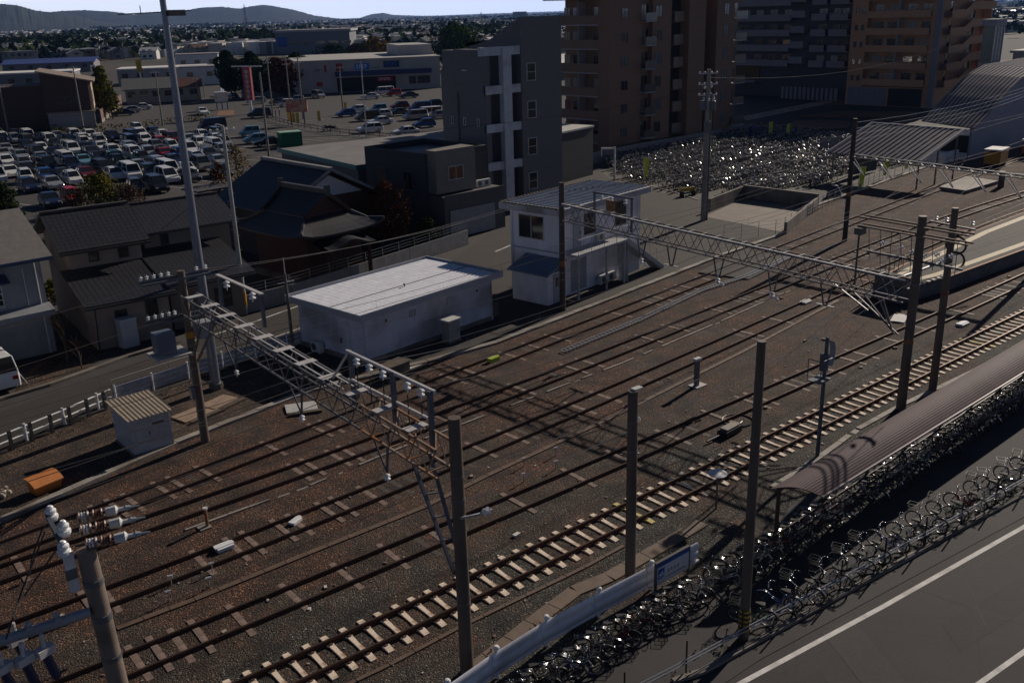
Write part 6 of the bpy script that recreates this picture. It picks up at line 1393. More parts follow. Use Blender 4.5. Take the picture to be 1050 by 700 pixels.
t = thing('mesh_fence', 'wire mesh fence along the rail edge of the bicycle park', 'fence', at(742, 246)); O = Vector(t.location)
P = [at(742, 246), at(800, 240), at(845, 212), at(900, 187), at(960, 172), at(990, 168)]; mb = MB()
for p, d in along(P, 1.6): mb.tube(p - O, p - O + Vector((0, 0, 1.25)), .025, n=5)
for z in (.3, .6, .9, 1.22): mb.path([p - O + Vector((0, 0, z)) for p in P], .012, 4)
mb.build('mesh', M_GALV, t)
# lime banners
M_LIME = mat('lime_banner', (.52, .62, .02), rough=.6, var=.1)
for lb, px, py, h_ in (('lime green banner standing behind the signal house roof', 660, 187, 2.7), ('lime green banner at the far side of the bicycle park, left of a pair', 788, 143, 2.5), ('lime green banner at the far side of the bicycle park, right of a pair', 806, 143, 2.2), ('lime green banner right beside the dark pole at the front of the bicycle park', 880, 196, 2.5), ('lime green banner in front of the ribbed canopy, middle of three', 905, 184, 2.5), ('lime green banner under the ribbed canopy, furthest right of three', 927, 177, 2.3)):
    t = thing('banner', lb, 'banner', at(px, py), R(rnd.uniform(-70, -20)), 'lime banners around the bicycle park')
    mb = MB(); mb.tube((0, 0, 0), (0, 0, h_), .02, n=5); mb.tube((0, 0, h_ - .03), (.6, 0, h_ - .03), .012, n=4); mb.build('pole', M_WPIPE, t)
    mb = MB(); n = 8; vs = []
    for i in range(n + 1): f = i / n; vs += [(.03, .03 * math.sin(f * 7), h_ - .08 - f * (h_ - .5)), (.55 - .25 * f * f, .12 * math.sin(f * 5 + 1), h_ - .08 - f * (h_ - .5))]
    k = len(vs); vs += [(a, b + .012, c) for a, b, c in vs]; mb.v = vs
    for i in range(n): a = 2 * i; mb.f += [(a, a + 1, a + 3, a + 2), (k + a + 2, k + a + 3, k + a + 1, k + a)]; mb.m += [0, 0]
    mb.build('cloth', M_LIME, t)
t = thing('gate_sign', 'grey pole with a small hanging sign board behind the signal house', 'sign', at(630, 184), R(-40)); mb = MB(); mb.tube((0, 0, 0), (0, 0, 3.6), .12); mb.build('pole', mat_white, t); mb = MB(); mb.bx(-1.5, 0.1, -.1, .1, 3.35, 3.55); mb.bx(-1.5, -1.4, -.1, .1, 2.6, 3.35); mb.build('frame', mat_white, t); mb = MB(); mb.bx(-1.4, -.1, -.05, .05, 2.75, 3.35); mb.build('panel', mat('dim_sign', (.12, .12, .16)), t)
t = thing('vending_machine', 'blue vending machine at the far edge of the bicycle park', 'vending machine', at(775, 145), R(-30)); mb = MB(); mb.bx(-.9, .9, -.4, .4, 0, 2.0); mb.build('case', mat('vending_blue', (.02, .04, .16)), t); mb = MB(); mb.bx(-.7, .7, -.43, -.4, .9, 1.8); mb.build('display', M_GLASSB, t)
t = thing('notice_board', 'pair of pale notice panels behind the bicycle park near the canopy', 'notice board', at(849, 158), R(-35))
for x in (-1.1, .1):
    mb = MB(); mb.bx(x, x + 1.0, -.05, .05, .5, 2.1); mb.build('panel', M_GT, t)
mb = MB(); mb.bx(-1.15, -1.1, -.05, .05, 0, 2.1); mb.bx(1.1, 1.15, -.05, .05, 0, 2.1); mb.build('post', M_DALU, t)
# motorcycle-like dark covered bike and orange barrier in the park
t = thing('barrier', 'leaning orange barrier bars in front of the parked bicycles beside the utility pole', 'barrier', at(748, 203), R(10)); M_OB = mat('orange_bar', (.42, .15, .03))
mb = MB(); mb.beam((-.6, 0, 1.3), (.5, 0, .1), .09, .09); mb.beam((-1.6, 0, 1.0), (-1.5, 0, 0), .09, .09); mb.build('bar', M_OB, t); mb = MB(); mb.beam((-1.7, 0, .7), (.3, .05, .7), .06, .12); mb.build('rail', M_OB, t)
t = thing('barrier', 'yellow barrier rail among bicycles at the front left of the bicycle park', 'barrier', at(705, 201), R(-10)); mb = MB(); mb.bx(-.9, .9, -.05, .05, .5, .85); mb.build('rail', mat('yellow_rail', (.48, .30, .02)), t); mb = MB(); mb.bx(-.8, -.7, -.3, .3, 0, .5); mb.bx(.7, .8, -.3, .3, 0, .5); mb.build('foot', M_CABLE, t)
t = thing('machine_cover', 'dark blue covered scooter at the rail edge of the bicycle park', 'scooter', at(855, 202), R(20)); mb = MB(); mb.lathe([(.75, 0), (.7, .4), (.45, .9), (.3, 1.15), (.05, 1.2)], (0, 0, 0), 12); mb.build('cover', mat('navy_cover', (.025, .03, .05), rough=.4), t); mb = MB(); mb.torus((.7, 0, .25), (0, 1, 0), .22, .05, 12, 5); mb.build('wheel', M_TYRE, t)
# roundabout in the station square
mb = MB(); c = Vector((143, 90, 0)); 
isl = [at(805, 131), at(845, 134), at(868, 133), at(873, 126), at(850, 124), at(815, 125)]
mb.prism([(p.x, p.y) for p in isl], 0, .2); tag(mb.build('traffic_island', mat('dry_turf', (.13, .075, .04), var=.3, scale=.5)), 'brown planted traffic island in the station square', 'traffic island')
isl = [at(820, 120), at(880, 121), at(940, 122), at(940, 116), at(860, 115)]
mb = MB(); mb.prism([(p.x, p.y) for p in isl], 0, .2); tag(mb.build('traffic_island', MATS['dry_turf']), 'long brown planted strip in front of the orange tower', 'traffic island')
stripe('square_line', [at(800, 129), at(798, 133), at(812, 137), at(860, 139)], .3, .01, M_LINE)
sheet('pavement', [(p.x, p.y) for p in (at(766, 124), at(800, 117), at(865, 103), at(862, 100), at(795, 113), at(760, 120))], .05, M_CONC)
# yellow track machines by the station wall
M_YM = mat('machine_yellow', (.42, .19, .01), rough=.4, var=.12)
for lb, px, py, mm in (('small yellow track machine with a white roof beside the station wall', 1020, 171, M_YM), ('orange works vehicle at the right edge of the photo beside the station', 1058, 160, mat('machine_orange', (.36, .11, .02), rough=.4))):
    t = thing('track_machine', lb, 'works vehicle', at(px, py), R(8)); mb = MB(); mb.bx(-1.4, 1.4, -.85, .85, .45, 1.75); mb.build('body', mm, t); mb = MB(); mb.bx(-1.5, 1.5, -.95, .95, 1.98, 2.1); mb.build('roof', M_BRIGHT, t); mb = MB(); mb.bx(-1.3, 1.3, -.8, .8, 1.75, 1.98); mb.build('window', M_GLASS, t)
    for x in (-.9, .9):
        mb = MB(); mb.tube((x, -.8, .35), (x, .8, .35), .33, .33, 12); mb.build('wheel', M_TYRE, t)
# ------------------------------------------------------------------ cars
M_CGLASS = glass('car_glass', (.02, .024, .03), .06)
M_LAMP = mat('headlamp_glass', (.65, .65, .66), rough=.15, var=.05)
M_TAIL = mat('tail_lamp', (.30, .015, .012), rough=.2, var=.05)
CARP = {n: mat('car_paint_' + n.replace(' ', '_'), c, rough=.22, metal=mt, var=.04, spec=.6) for n, c, mt in (('white', (.72, .72, .71), 0), ('silver', (.48, .49, .50), .5), ('black', (.015, .015, .017), 0), ('navy', (.02, .03, .075), .2), ('red', (.42, .02, .015), 0), ('maroon', (.14, .012, .015), .1), ('light blue', (.16, .36, .46), .2), ('teal', (.03, .13, .16), .2), ('blue', (.02, .08, .28), .2), ('grey', (.22, .21, .20), .4), ('dark grey', (.06, .06, .065), .3))}
CK = {'sedan': (4.55, 1.72, 1.42, .92, -1.55, .95, -1.0, .25, 1.15), 'hatchback': (3.85, 1.66, 1.50, .95, -1.75, .95, -1.45, .15, .95), 'kei car': (3.38, 1.48, 1.66, 1.0, -1.62, 1.0, -1.5, .45, .62), 'minivan': (4.6, 1.70, 1.80, 1.02, -2.2, 1.55, -2.05, .75, .72), 'van': (4.8, 1.72, 1.98, 1.1, -2.32, 1.95, -2.25, 1.45, .45), 'estate': (4.45, 1.74, 1.55, .95, -2.05, 1.0, -1.75, .3, 1.1)}
CPROTO = {}
def car_proto(kind):
    L_, W_, H_, belt, b0, b1, t0, t1, hood = CK[kind]; h = L_ / 2; w = W_ / 2; M = {}
    prof = [(-h + .04, .28), (-h, .55), (-h + .05, belt - .08), (b0 - .05, belt), (b1 + .02, belt), (h - .35, belt - .16), (h - .05, belt - .3), (h, .55), (h - .04, .28)]
    mb = MB(); n = len(prof); vs = []
    for y, s in ((-w, .0), (-w + .07, 1), (w - .07, 1), (w, .0)):
        for x, z in prof: vs.append((x * (1 if s else .975), y, z if s else (z - .06 if z > .6 else z)))
    fs = [(i, (i + 1) % n, n * (k + 1) + (i + 1) % n, n * (k + 1) + i) if k == 0 else (n * k + i, n * k + (i + 1) % n, n * (k + 1) + (i + 1) % n, n * (k + 1) + i) for k in range(3) for i in range(n)]
    fs += [tuple(range(n - 1, -1, -1)), tuple(range(3 * n, 4 * n))]; mb._add(vs, fs, 0)
    M['body'] = mb
    g = MB(); wb, wt = w - .05, w - .2
    vs = [(b0, -wb, belt - .01), (b1, -wb, belt - .01), (b1, wb, belt - .01), (b0, wb, belt - .01), (t0, -wt, H_ - .06), (t1, -wt, H_ - .06), (t1, wt, H_ - .06), (t0, wt, H_ - .06)]
    g._add(vs, [(0, 1, 5, 4), (1, 2, 6, 5), (2, 3, 7, 6), (3, 0, 4, 7)], 0); M['window'] = g
    r = MB(); r._add([(t0 - .04, -wt - .02, H_ - .065), (t1 + .04, -wt - .02, H_ - .065), (t1 + .04, wt + .02, H_ - .065), (t0 - .04, wt + .02, H_ - .065), (t0 + .12, -wt + .1, H_), (t1 - .15, -wt + .1, H_), (t1 - .15, wt - .1, H_), (t0 + .12, wt - .1, H_)], [(3, 2, 1, 0), (4, 5, 6, 7), (0, 1, 5, 4), (1, 2, 6, 5), (2, 3, 7, 6), (3, 0, 4, 7)], 0)
    for s in (-1, 1):
        for fx in (0, .5, 1):
            xb = b0 + (b1 - b0) * fx; xt = t0 + (t1 - t0) * fx; r.beam((xb, s * wb, belt - .02), (xt, s * (wt + .005), H_ - .06), .09, .05)
    M['roof'] = r
    wl = MB(); wl.tube((0, -.1, 0), (0, .1, 0), .31, .31, 14, 0); wl.tube((0, -.108, 0), (0, .108, 0), .19, .19, 10, 1); M['wheel'] = wl
    hl = MB(); hl.bx(h - .16, h - .005, -.17, .17, .60, .74); M['headlight'] = hl
    tl = MB(); tl.bx(-h - .0, -h + .1, -.14, .14, .66, .86); M['tail_light'] = tl
    D = {k: m.mesh(k, {'body': CARP['white'], 'roof': CARP['white'], 'window': M_CGLASS, 'wheel': [M_TYRE, M_GALV], 'headlight': M_LAMP, 'tail_light': M_TAIL}[k]) for k, m in M.items()}
    D['pos'] = [('body', (0, 0, 0)), ('roof', (0, 0, 0)), ('window', (0, 0, 0))] + [('wheel', (sx * h * .62, sy * (w - .1), .31)) for sx in (-1, 1) for sy in (-1, 1)] + [('headlight', (0, sy * (w - .27), 0)) for sy in (-1, 1)] + [('tail_light', (0, sy * (w - .22), 0)) for sy in (-1, 1)]
    return D
def car(kind, paint, p, rz, label, group=None):
    if kind not in CPROTO: CPROTO[kind] = car_proto(kind)
    D = CPROTO[kind]; t = thing('parked_car', label, 'car' if kind != 'van' else 'van', (p.x, p.y, 0.0), rz, group)
    for nm, l in D['pos']:
        o = bpy.data.objects.new(nm, D[nm]); col.objects.link(o); o.parent = t; o.location = l
        if nm in ('body', 'roof'): o.material_slots[0].link = 'OBJECT'; o.material_slots[0].material = CARP[paint]
    return t
LOT = [  # px, py, kind, paint, what singles it out
 (3, 146, 'minivan', 'white', 'at the left edge of the back row'), (15.7, 145.5, 'estate', 'silver', 'second from the left edge in the back row'), (29, 144, 'van', 'white', 'tall and boxy in the back row under the hedge'), (42, 144, 'sedan', 'black', 'between the white van and a silver sedan in the back row'), (58.5, 142.5, 'sedan', 'silver', 'in the back row in front of the pale annex'), (72, 147, 'hatchback', 'navy', 'at the foot of the thin lamp pole, back row'),
 (86, 146, 'estate', 'white', 'right of the lamp pole foot in the back row'), (101, 145, 'sedan', 'white', 'left of the navy estate in the back row'), (116, 143.5, 'estate', 'navy', 'between two white cars in the back row'), (141, 135, 'kei car', 'white', 'furthest back against the hedge'), (144, 140.5, 'estate', 'white', 'just in front of the car against the hedge'), (149, 147, 'estate', 'white', 'third of three white cars lined up by the hedge'),
 (6.4, 156, 'sedan', 'silver', 'second row at the left edge'), (28, 153, 'hatchback', 'navy', 'below the tall white van, second row'), (41, 151, 'kei car', 'black', 'second row below the black sedan'), (58.5, 151, 'hatchback', 'dark grey', 'second row below the silver back-row sedan'), (68, 153, 'hatchback', 'silver', 'tucked behind a white minivan in the second row'), (74.5, 157, 'minivan', 'white', 'second row, in front of a silver hatchback'), (88.5, 156, 'estate', 'navy', 'second row between two white cars'), (104, 154, 'sedan', 'white', 'second row right of the navy estate'), (133.5, 150, 'van', 'navy', 'big and dark with a pale roof, second row'),
 (4, 161, 'sedan', 'silver', 'third row cut by the left edge'), (22, 163, 'sedan', 'silver', 'third row, second from the left'), (38.5, 161, 'minivan', 'dark grey', 'third row beside the silver sedan'), (57, 161, 'hatchback', 'navy', 'third row behind the tall white van'), (68, 169, 'van', 'white', 'long, in the middle of the third row'), (86, 168.5, 'sedan', 'light blue', 'pale blue, beside the long white van'), (101.5, 165, 'sedan', 'black', 'third row between the pale blue and the teal car'), (119, 165, 'estate', 'teal', 'teal, third row'), (137, 161.5, 'minivan', 'white', 'third row right of the teal estate'),
 (7, 169, 'hatchback', 'white', 'left edge, fourth row'), (25, 171, 'hatchback', 'silver', 'fourth row behind a long black sedan'), (49, 173, 'minivan', 'black', 'square and black, fourth row'), (11, 180, 'sedan', 'white', 'large, at the left edge of the fifth row'), (29, 177, 'sedan', 'black', 'long and low, fourth row left'), (27, 186, 'kei car', 'white', 'behind the navy estate near the dark tree'), (30, 195, 'estate', 'navy', 'nearest the dark tree at the left front'), (54, 192, 'sedan', 'silver', 'front row with an empty bay to its left'), (48, 184, 'hatchback', 'blue', 'behind the silver front-row sedan'),
 (75, 188, 'kei car', 'white', 'front row beside the round green bush'), (65, 183, 'sedan', 'dark grey', 'left of the white kei car by the bush'), (88, 182, 'sedan', 'maroon', 'maroon, behind the green bush'), (106, 177, 'minivan', 'dark grey', 'behind the bush, right of the maroon car'), (118.5, 183, 'hatchback', 'white', 'half hidden behind the right side of the bush'), (134, 182, 'van', 'white', 'big and tall in the front middle'), (142, 174, 'sedan', 'silver', 'behind the big white van'), (52, 210, 'sedan', 'navy', 'alone in the nearest bay behind the beige house'), (74, 207, 'kei car', 'red', 'faded red, nearest row behind the bush'), (140, 197, 'kei car', 'dark grey', 'nearest row right of the bush'),
 (158.5, 139, 'hatchback', 'navy', 'by the hedge, left of the lighting column'), (165, 149, 'hatchback', 'red', 'dark red, behind the bright red car'), (177, 146, 'minivan', 'maroon', 'maroon and boxy beside the lighting column'), (176, 154, 'kei car', 'white', 'left of the lighting column, second row'), (169, 161, 'sedan', 'red', 'bright red beside the lighting column'), (153, 160, 'estate', 'silver', 'left of the bright red sedan'), (161, 153, 'hatchback', 'grey', 'between the two red cars'),
 (194, 146, 'sedan', 'silver', 'right of the lighting column, back row'), (208, 142, 'hatchback', 'white', 'back row right of the lighting column'), (206, 150, 'estate', 'white', 'second row right of the lighting column'), (220, 153, 'minivan', 'white', 'tall, at the right end of the second row'), (223, 141, 'minivan', 'dark grey', 'right end of the back row'), (172, 179, 'van', 'white', 'tall, in the front row left of the lighting column'), (154, 180, 'estate', 'navy', 'between the two tall white vans in front'), (191, 177, 'sedan', 'white', 'low and sporty, touching the lighting column'), (207, 173, 'minivan', 'grey', 'big and bronze-grey, front row right'), (224, 169, 'sedan', 'silver', 'right end of the front row'), (214, 162, 'estate', 'dark grey', 'behind the bronze-grey minivan'), (161, 195, 'minivan', 'black', 'nearest right bay before the tiled roof'), (179, 169, 'hatchback', 'navy', 'behind the low white sporty car'), (146, 166, 'kei car', 'dark grey', 'third row behind the tall white vans'), (185, 162, 'kei car', 'blue', 'small, just right of the lighting column'),
]
rnd = random.Random(8)
HEAD = R(-93)
for px, py, kind, paint, wh in LOT:
    car(kind, paint, at(px, py, .1), HEAD + rnd.uniform(-.06, .06), ' '.join(('%s %s %s' % (paint, kind, wh) + (' of the left car park' if len(wh.split()) < 8 else '')).split()[:16]), 'cars in the left car park')
for px, py, kind, paint, lb, rz in (
 (208, 117, 'sedan', 'white', 'white sedan driving on the street beyond the car park', -100), (262, 146, 'hatchback', 'light blue', 'light blue hatchback beside the green container', 165), (256, 139, 'kei car', 'light blue', 'small light blue car behind the light blue hatchback', 165), (275, 149, 'sedan', 'black', 'black sedan between the light blue hatchback and green container', 165), (266, 120, 'minivan', 'black', 'black minivan at the foot of the red pole sign', 160),
 (326.5, 100, 'minivan', 'silver', 'silver minivan parked before the left wall of the big store', -95), (293, 109, 'kei car', 'white', 'white kei car beside the flowered billboard', 165), (285, 107, 'hatchback', 'dark grey', 'dark hatchback behind the white kei car near the flowered billboard', 165), (263, 106, 'estate', 'silver', 'silver estate parked under the dark trees beside the red sign', 165), (355, 119, 'hatchback', 'blue', 'blue hatchback in the middle of the store car park', 165), (366, 115, 'hatchback', 'white', 'white hatchback next to the blue one in the store car park', 165), (380, 101, 'sedan', 'white', 'white sedan in front of the store canopy', 150), (394, 97, 'van', 'white', 'white van in front of the store canopy', 170), (404, 98, 'kei car', 'red', 'red kei car at the store entrance', 170), (388, 115, 'kei car', 'light blue', 'pale blue kei car in the store car park', 165), (377, 123, 'minivan', 'black', 'black minivan in the store car park', 165), (391, 120, 'hatchback', 'white', 'white hatchback right of the black minivan', 165), (390, 127, 'sedan', 'white', 'white sedan behind the lamp post in the store car park', 165), (379, 135, 'estate', 'white', 'white estate at the rail of the store car park', 165),
 (410, 111, 'hatchback', 'maroon', 'maroon hatchback in the second row of the store car park', 165), (408, 118, 'sedan', 'black', 'black sedan right of the white cars in the store car park', 165), (431, 113, 'minivan', 'blue', 'blue minivan behind the silver one near the grey apartments', 165), (426, 122, 'minivan', 'silver', 'silver minivan in the row nearest the grey apartments', 165), (440, 120, 'van', 'white', 'white van beside the silver minivan near the grey apartments', 165), (449, 121, 'hatchback', 'silver', 'silver hatchback half hidden by the grey apartments', 165), (435, 130, 'hatchback', 'blue', 'dark blue hatchback in front of the silver minivan', 165), (416, 138, 'sedan', 'white', 'white sedan just above the grey warehouse roof', 165), (419, 100, 'sedan', 'dark grey', 'dark grey sedan along the store wall', 165), (444, 109, 'hatchback', 'black', 'black hatchback in the last row beside the grey apartments', 165),
 (134, 115, 'sedan', 'silver', 'silver sedan on the small lot beyond the main car park', 165), (126, 118, 'sedan', 'navy', 'navy sedan on the small lot beyond the main car park', 165), (145, 112, 'sedan', 'white', 'white sedan on the small lot before the low brown-roofed house', 165), (304, 105, 'kei car', 'silver', 'silver kei car in the shade at the far left of the store', 165), (232, 98, 'van', 'white', 'white van far up the street under the dark trees', -100), (240, 101, 'sedan', 'dark grey', 'dark sedan far up the street under the dark trees', -100), (218, 132, 'van', 'navy', 'long dark minibus with a pale roof behind the car park', 175)):
    car(kind, paint, at(px, py, .1), R(rz), lb)
# the white van at the left edge
p = at(-2, 398, 0); car('van', 'white', Vector((p.x, p.y + 1.2, 0)), R(92), 'white van parked at the left edge of the photo beside the street')
# the gaps between them, closed with more of the same
taken = [at(px, py, .1) for px, py, *_ in LOT]; rf = random.Random(31); tries = 0; nf = 0
hx, hy = math.cos(HEAD), math.sin(HEAD)
while nf < 34 and tries < 4000:
    tries += 1; p = at(rf.uniform(-4, 232), rf.uniform(141, 186), .1)
    if p.x < 22 or p.x > 74: continue
    if any(abs((p.x - q.x) * hx + (p.y - q.y) * hy) < 5.1 and abs(-(p.x - q.x) * hy + (p.y - q.y) * hx) < 2.15 for q in taken): continue
    taken.append(p); nf += 1; pn = rf.choices(('white', 'silver', 'black', 'navy', 'grey', 'dark grey'), (10, 6, 3, 2, 2, 2))[0]; kd = rf.choice(list(CK))
    car(kd, pn, p, HEAD + rf.uniform(-.05, .05), '%s %s packed in among the middle rows of the left car park' % (pn, kd), 'cars in the left car park')
# bay markings
mb = MB()
for k in range(26):
    for y0 in (110, 123, 136, 150, 164):
        x = 20 + k * 2.5; mb.box((x + (y0 - 110) * .3, y0, -.02), (.1, 4.6, .006), R(18))
struct(mb.build('parking_lines', M_LINE))
# green container
t = thing('container', 'green container with a pale top between the store street and the warehouse', 'container', at(298, 150), R(-14)); mb = MB(); mb.bx(-1.6, 1.6, -1.1, 1.1, .1, 2.1); mb.build('container_box', lines('green_sheet', (.01, .14, .065), (.01, .08, .04), .3, .05, 0), t); mb = MB(); mb.bx(-1.65, 1.65, -1.15, 1.15, 2.1, 2.2); mb.build('lid', mat('pale_green', (.25, .42, .34)), t)

# ------------------------------------------------------------------ trees
def leaf_mat(name, c, v=.35):
    m = bpy.data.materials.new(name); m.use_nodes = True; nt = m.node_tree; N = nt.nodes; L = nt.links; b = N['Principled BSDF']; nt.nodes.remove(b); b = N.new('ShaderNodeBsdfDiffuse'); nt.links.new(b.outputs[0], N['Material Output'].inputs[0])
    g = N.new('ShaderNodeNewGeometry'); rp = N.new('ShaderNodeValToRGB'); e = rp.color_ramp.elements
    e[0].color = tuple(x * (1 - v) for x in c) + (1,); e[1].color = tuple(x * (1 + v) for x in c) + (1,)
    L.new(g.outputs['Random Per Island'], rp.inputs[0]); L.new(rp.outputs[0], b.inputs['Color'])
    return m
M_LEAF = {'dark': leaf_mat('leaf_dark', (.030, .045, .018)), 'green': leaf_mat('leaf_green', (.05, .075, .02)), 'yellow': leaf_mat('leaf_yellow_green', (.11, .10, .02)), 'autumn': leaf_mat('leaf_autumn', (.16, .095, .02)), 'russet': leaf_mat('leaf_russet', (.09, .035, .018)), 'bare': leaf_mat('twig_brown', (.085, .055, .04))}
M_BARK = mat('bark', (.07, .05, .038), var=.3, scale=6, bump=.5)
def clump_leaves(mb, c, r, n, s, rd):
    for _ in range(n):
        while True:
            d = Vector((rd.uniform(-1, 1), rd.uniform(-1, 1), rd.uniform(-1, 1)))
            if .05 < d.length <= 1: break
        d = d.normalized() * (d.length ** .45); p = Vector((c[0] + d.x * r[0], c[1] + d.y * r[1], c[2] + d.z * r[2]))
        nrm = (d + Vector((rd.uniform(-.9, .9), rd.uniform(-.9, .9), rd.uniform(-.4, 1.0)))).normalized(); a = nrm.orthogonal().normalized(); b = nrm.cross(a); q = rd.uniform(.6, 1.3) * s
        ang = rd.random() * 6.28; a, b = a * math.cos(ang) + b * math.sin(ang), b * math.cos(ang) - a * math.sin(ang)
        mb.face([p - a * q * .5, p - b * q * .34, p + a * q * .5, p + b * q * .34])
def tree(label, p, h, w, kind, seed, leaf=.3, nclump=16, per=90, shape='round', name='tree', base=.25, group=None, cat='tree'):
    rd = random.Random(seed); t = thing(name, label, cat, p, 0, group); mb = MB(); lm = MB()
    th = h * (.75 if shape != 'bush' else .4); r0 = max(.05, h * .02)
    lean = (rd.uniform(-.04, .04) * h, rd.uniform(-.04, .04) * h)
    mb.tube((0, 0, 0), (lean[0] * .5, lean[1] * .5, th * .5), r0, r0 * .7, 8); mb.tube((lean[0] * .5, lean[1] * .5, th * .5), (lean[0], lean[1], th), r0 * .7, r0 * .25, 8)
    for k in range(nclump):
        f = (k + .5) / nclump; z = h * (base + (1 - base) * f * .93)
        if shape == 'cone': rad = w / 2 * (1 - f) ** .8 + .1 * w
        elif shape == 'bush': rad = w / 2 * math.sqrt(max(.1, 1 - f * f))
        else: rad = w / 2 * math.sqrt(max(.08, 1 - (2 * f - .85) ** 2))
        a = k * 2.4 + rd.uniform(-.5, .5); rr = rad * rd.uniform(.25, .75); c = (rr * math.cos(a) + lean[0] * f, rr * math.sin(a) + lean[1] * f, z)
        mb.tube((lean[0] * f * .7, lean[1] * f * .7, min(th * .95, z * .72)), c, r0 * .35, r0 * .1, 5)
        cr = rad * rd.uniform(.38, .62) + .06 * w
        clump_leaves(lm, c, (cr, cr, cr * rd.uniform(.6, .9)), per, leaf, rd)
    mb.build('trunk', M_BARK, t); lm.build('crown', M_LEAF[kind], t); return t
def bare_tree(label, p, h, w, seed, name='tree'):
    rd = random.Random(seed); t = thing(name, label, 'tree', p); mb = MB(); tw = MB()
    def grow(a, d, l, r, lev):
        b = a + d * l; (mb if lev < 2 else tw).tube(a, b, r, r * .6, 5 if lev < 2 else 3)
        if lev >= 4: return
        for _ in range(3 if lev else 5): grow(b if lev else a + d * l * rd.uniform(.4, 1), (d + Vector((rd.uniform(-.6, .6), rd.uniform(-.6, .6), rd.uniform(-.1, .5)))).normalized(), l * rd.uniform(.5, .75), r * .55, lev + 1)
    grow(Vector((0, 0, 0)), Vector((0, 0, 1)), h * .38, h * .018, 0)
    mb.build('trunk', M_BARK, t); tw.build('crown', M_LEAF['bare'], t); return t
def size_at(px0, px1, p): return (px1 - px0) / FOC * (p.x * .6 + p.y * .73 + 5)
for lb, px, py, top, x0, x1, kind, lf, nc, per, shape in (
 ('big round dark evergreen tree standing above the store roof at its right end', 470, 72, 25, 446, 498, 'green', .9, 26, 260, 'round'),
 ('yellowing tree behind the store roof, in the middle', 385, 66, 40, 360, 400, 'autumn', .8, 16, 180, 'round'), ('reddish bare-looking tree behind the store roof left of the yellow one', 366, 66, 46, 350, 380, 'bare', .8, 14, 160, 'round'), ('dark green tree behind the left part of the store roof', 342, 66, 47, 322, 360, 'dark', .8, 16, 200, 'round'),
 ('large dark evergreen tree behind the red pole sign', 238, 100, 50, 226, 252, 'dark', .75, 20, 230, 'round'), ('dark evergreen tree right of the red pole sign', 262, 100, 53, 246, 280, 'dark', .75, 20, 230, 'round'), ('dark red-brown tree at the left end of the store', 288, 98, 60, 268, 308, 'russet', .75, 18, 220, 'round'), ('dark tree behind the store sign wall', 306, 90, 55, 292, 330, 'dark', .75, 14, 200, 'round'),
 ('tall yellow-green conifer beside the brown hall', 108, 122, 66, 96, 122, 'yellow', .5, 24, 170, 'cone'), ('small olive conifer between the brown hall and the lattice wall', 116, 122, 88, 106, 126, 'green', .4, 12, 80, 'cone'),
 ('dark shrub cluster at the left edge of the car park', 6, 225, 186, -10, 24, 'dark', .28, 20, 150, 'bush'), ('round yellow-green bush in front of the car park', 106, 214, 178, 82, 128, 'yellow', .22, 24, 170, 'bush'), ('reddish twiggy shrub beside the round yellow-green bush', 132, 214, 190, 108, 152, 'bare', .2, 16, 110, 'bush'), ('reddish twiggy shrub left of the yellow-green bush', 82, 214, 194, 66, 100, 'bare', .2, 12, 90, 'bush'),
 ('sparse brown autumn tree left of the shrine hall', 247, 212, 146, 230, 264, 'autumn', .22, 18, 60, 'round'), ('dark green shrub at the foot of the autumn tree', 255, 214, 186, 240, 272, 'dark', .25, 12, 90, 'bush'), ('thin dark tree beside the pale stepped utility pole', 226, 210, 165, 216, 236, 'russet', .22, 12, 60, 'round'),
 ('small yellow-green garden tree at the foot of the stepped pole', 232, 304, 238, 219, 243, 'yellow', .16, 18, 90, 'cone'), ('dark red-leaved tree between the shrine and the dark house', 398, 256, 186, 372, 424, 'russet', .17, 22, 240, 'round'), ('low dark bush in front of the dark parapet house', 437, 252, 222, 420, 452, 'dark', .2, 14, 110, 'bush'), ('dark garden tree close behind the shrine porch', 372, 262, 215, 352, 392, 'dark', .2, 14, 90, 'round'),
 ('olive shrub in the passage between the two left houses', 56, 312, 286, 46, 66, 'yellow', .16, 12, 90, 'bush'), ('low yellow-green plant behind the passage of the left houses', 52, 262, 244, 42, 66, 'yellow', .2, 10, 70, 'bush')):
    p = at(px, py); hgt_ = max(1.0, height(p.x, p.y, top)); w_ = size_at(x0, x1, p)
    tree(lb, p, hgt_, w_, kind, hash(lb) % 9973 if False else sum(map(ord, lb)), lf, nc, per, shape, 'shrub' if shape == 'bush' else 'tree', .12 if shape == 'bush' else .2, None, 'shrub' if shape == 'bush' else 'tree')
bare_tree('leafless reddish tree beside the grey house at the left', at(70, 372), 3.9, 3, 3); bare_tree('small leafless shrub at the foot of the leafless tree', at(84, 378), 2.4, 2, 4, 'shrub')
for k, (px, py) in enumerate(((48, 131), (30, 133), (14, 134))): pass
t = thing('hedge', 'long clipped yellow-green hedge along the back edge of the car park', 'hedge', at(90, 134)); O = Vector(t.location); lm = MB(); rd = random.Random(4)
P = [at(12, 133), at(46, 131), at(64, 137), at(120, 133), at(165, 128), at(215, 123)]
for p, d in along(P, 1.2): clump_leaves(lm, p - O + Vector((0, 0, .6)), (.9, .7, .6), 26, .35, rd)
lm.build('foliage', M_LEAF['yellow'], t)

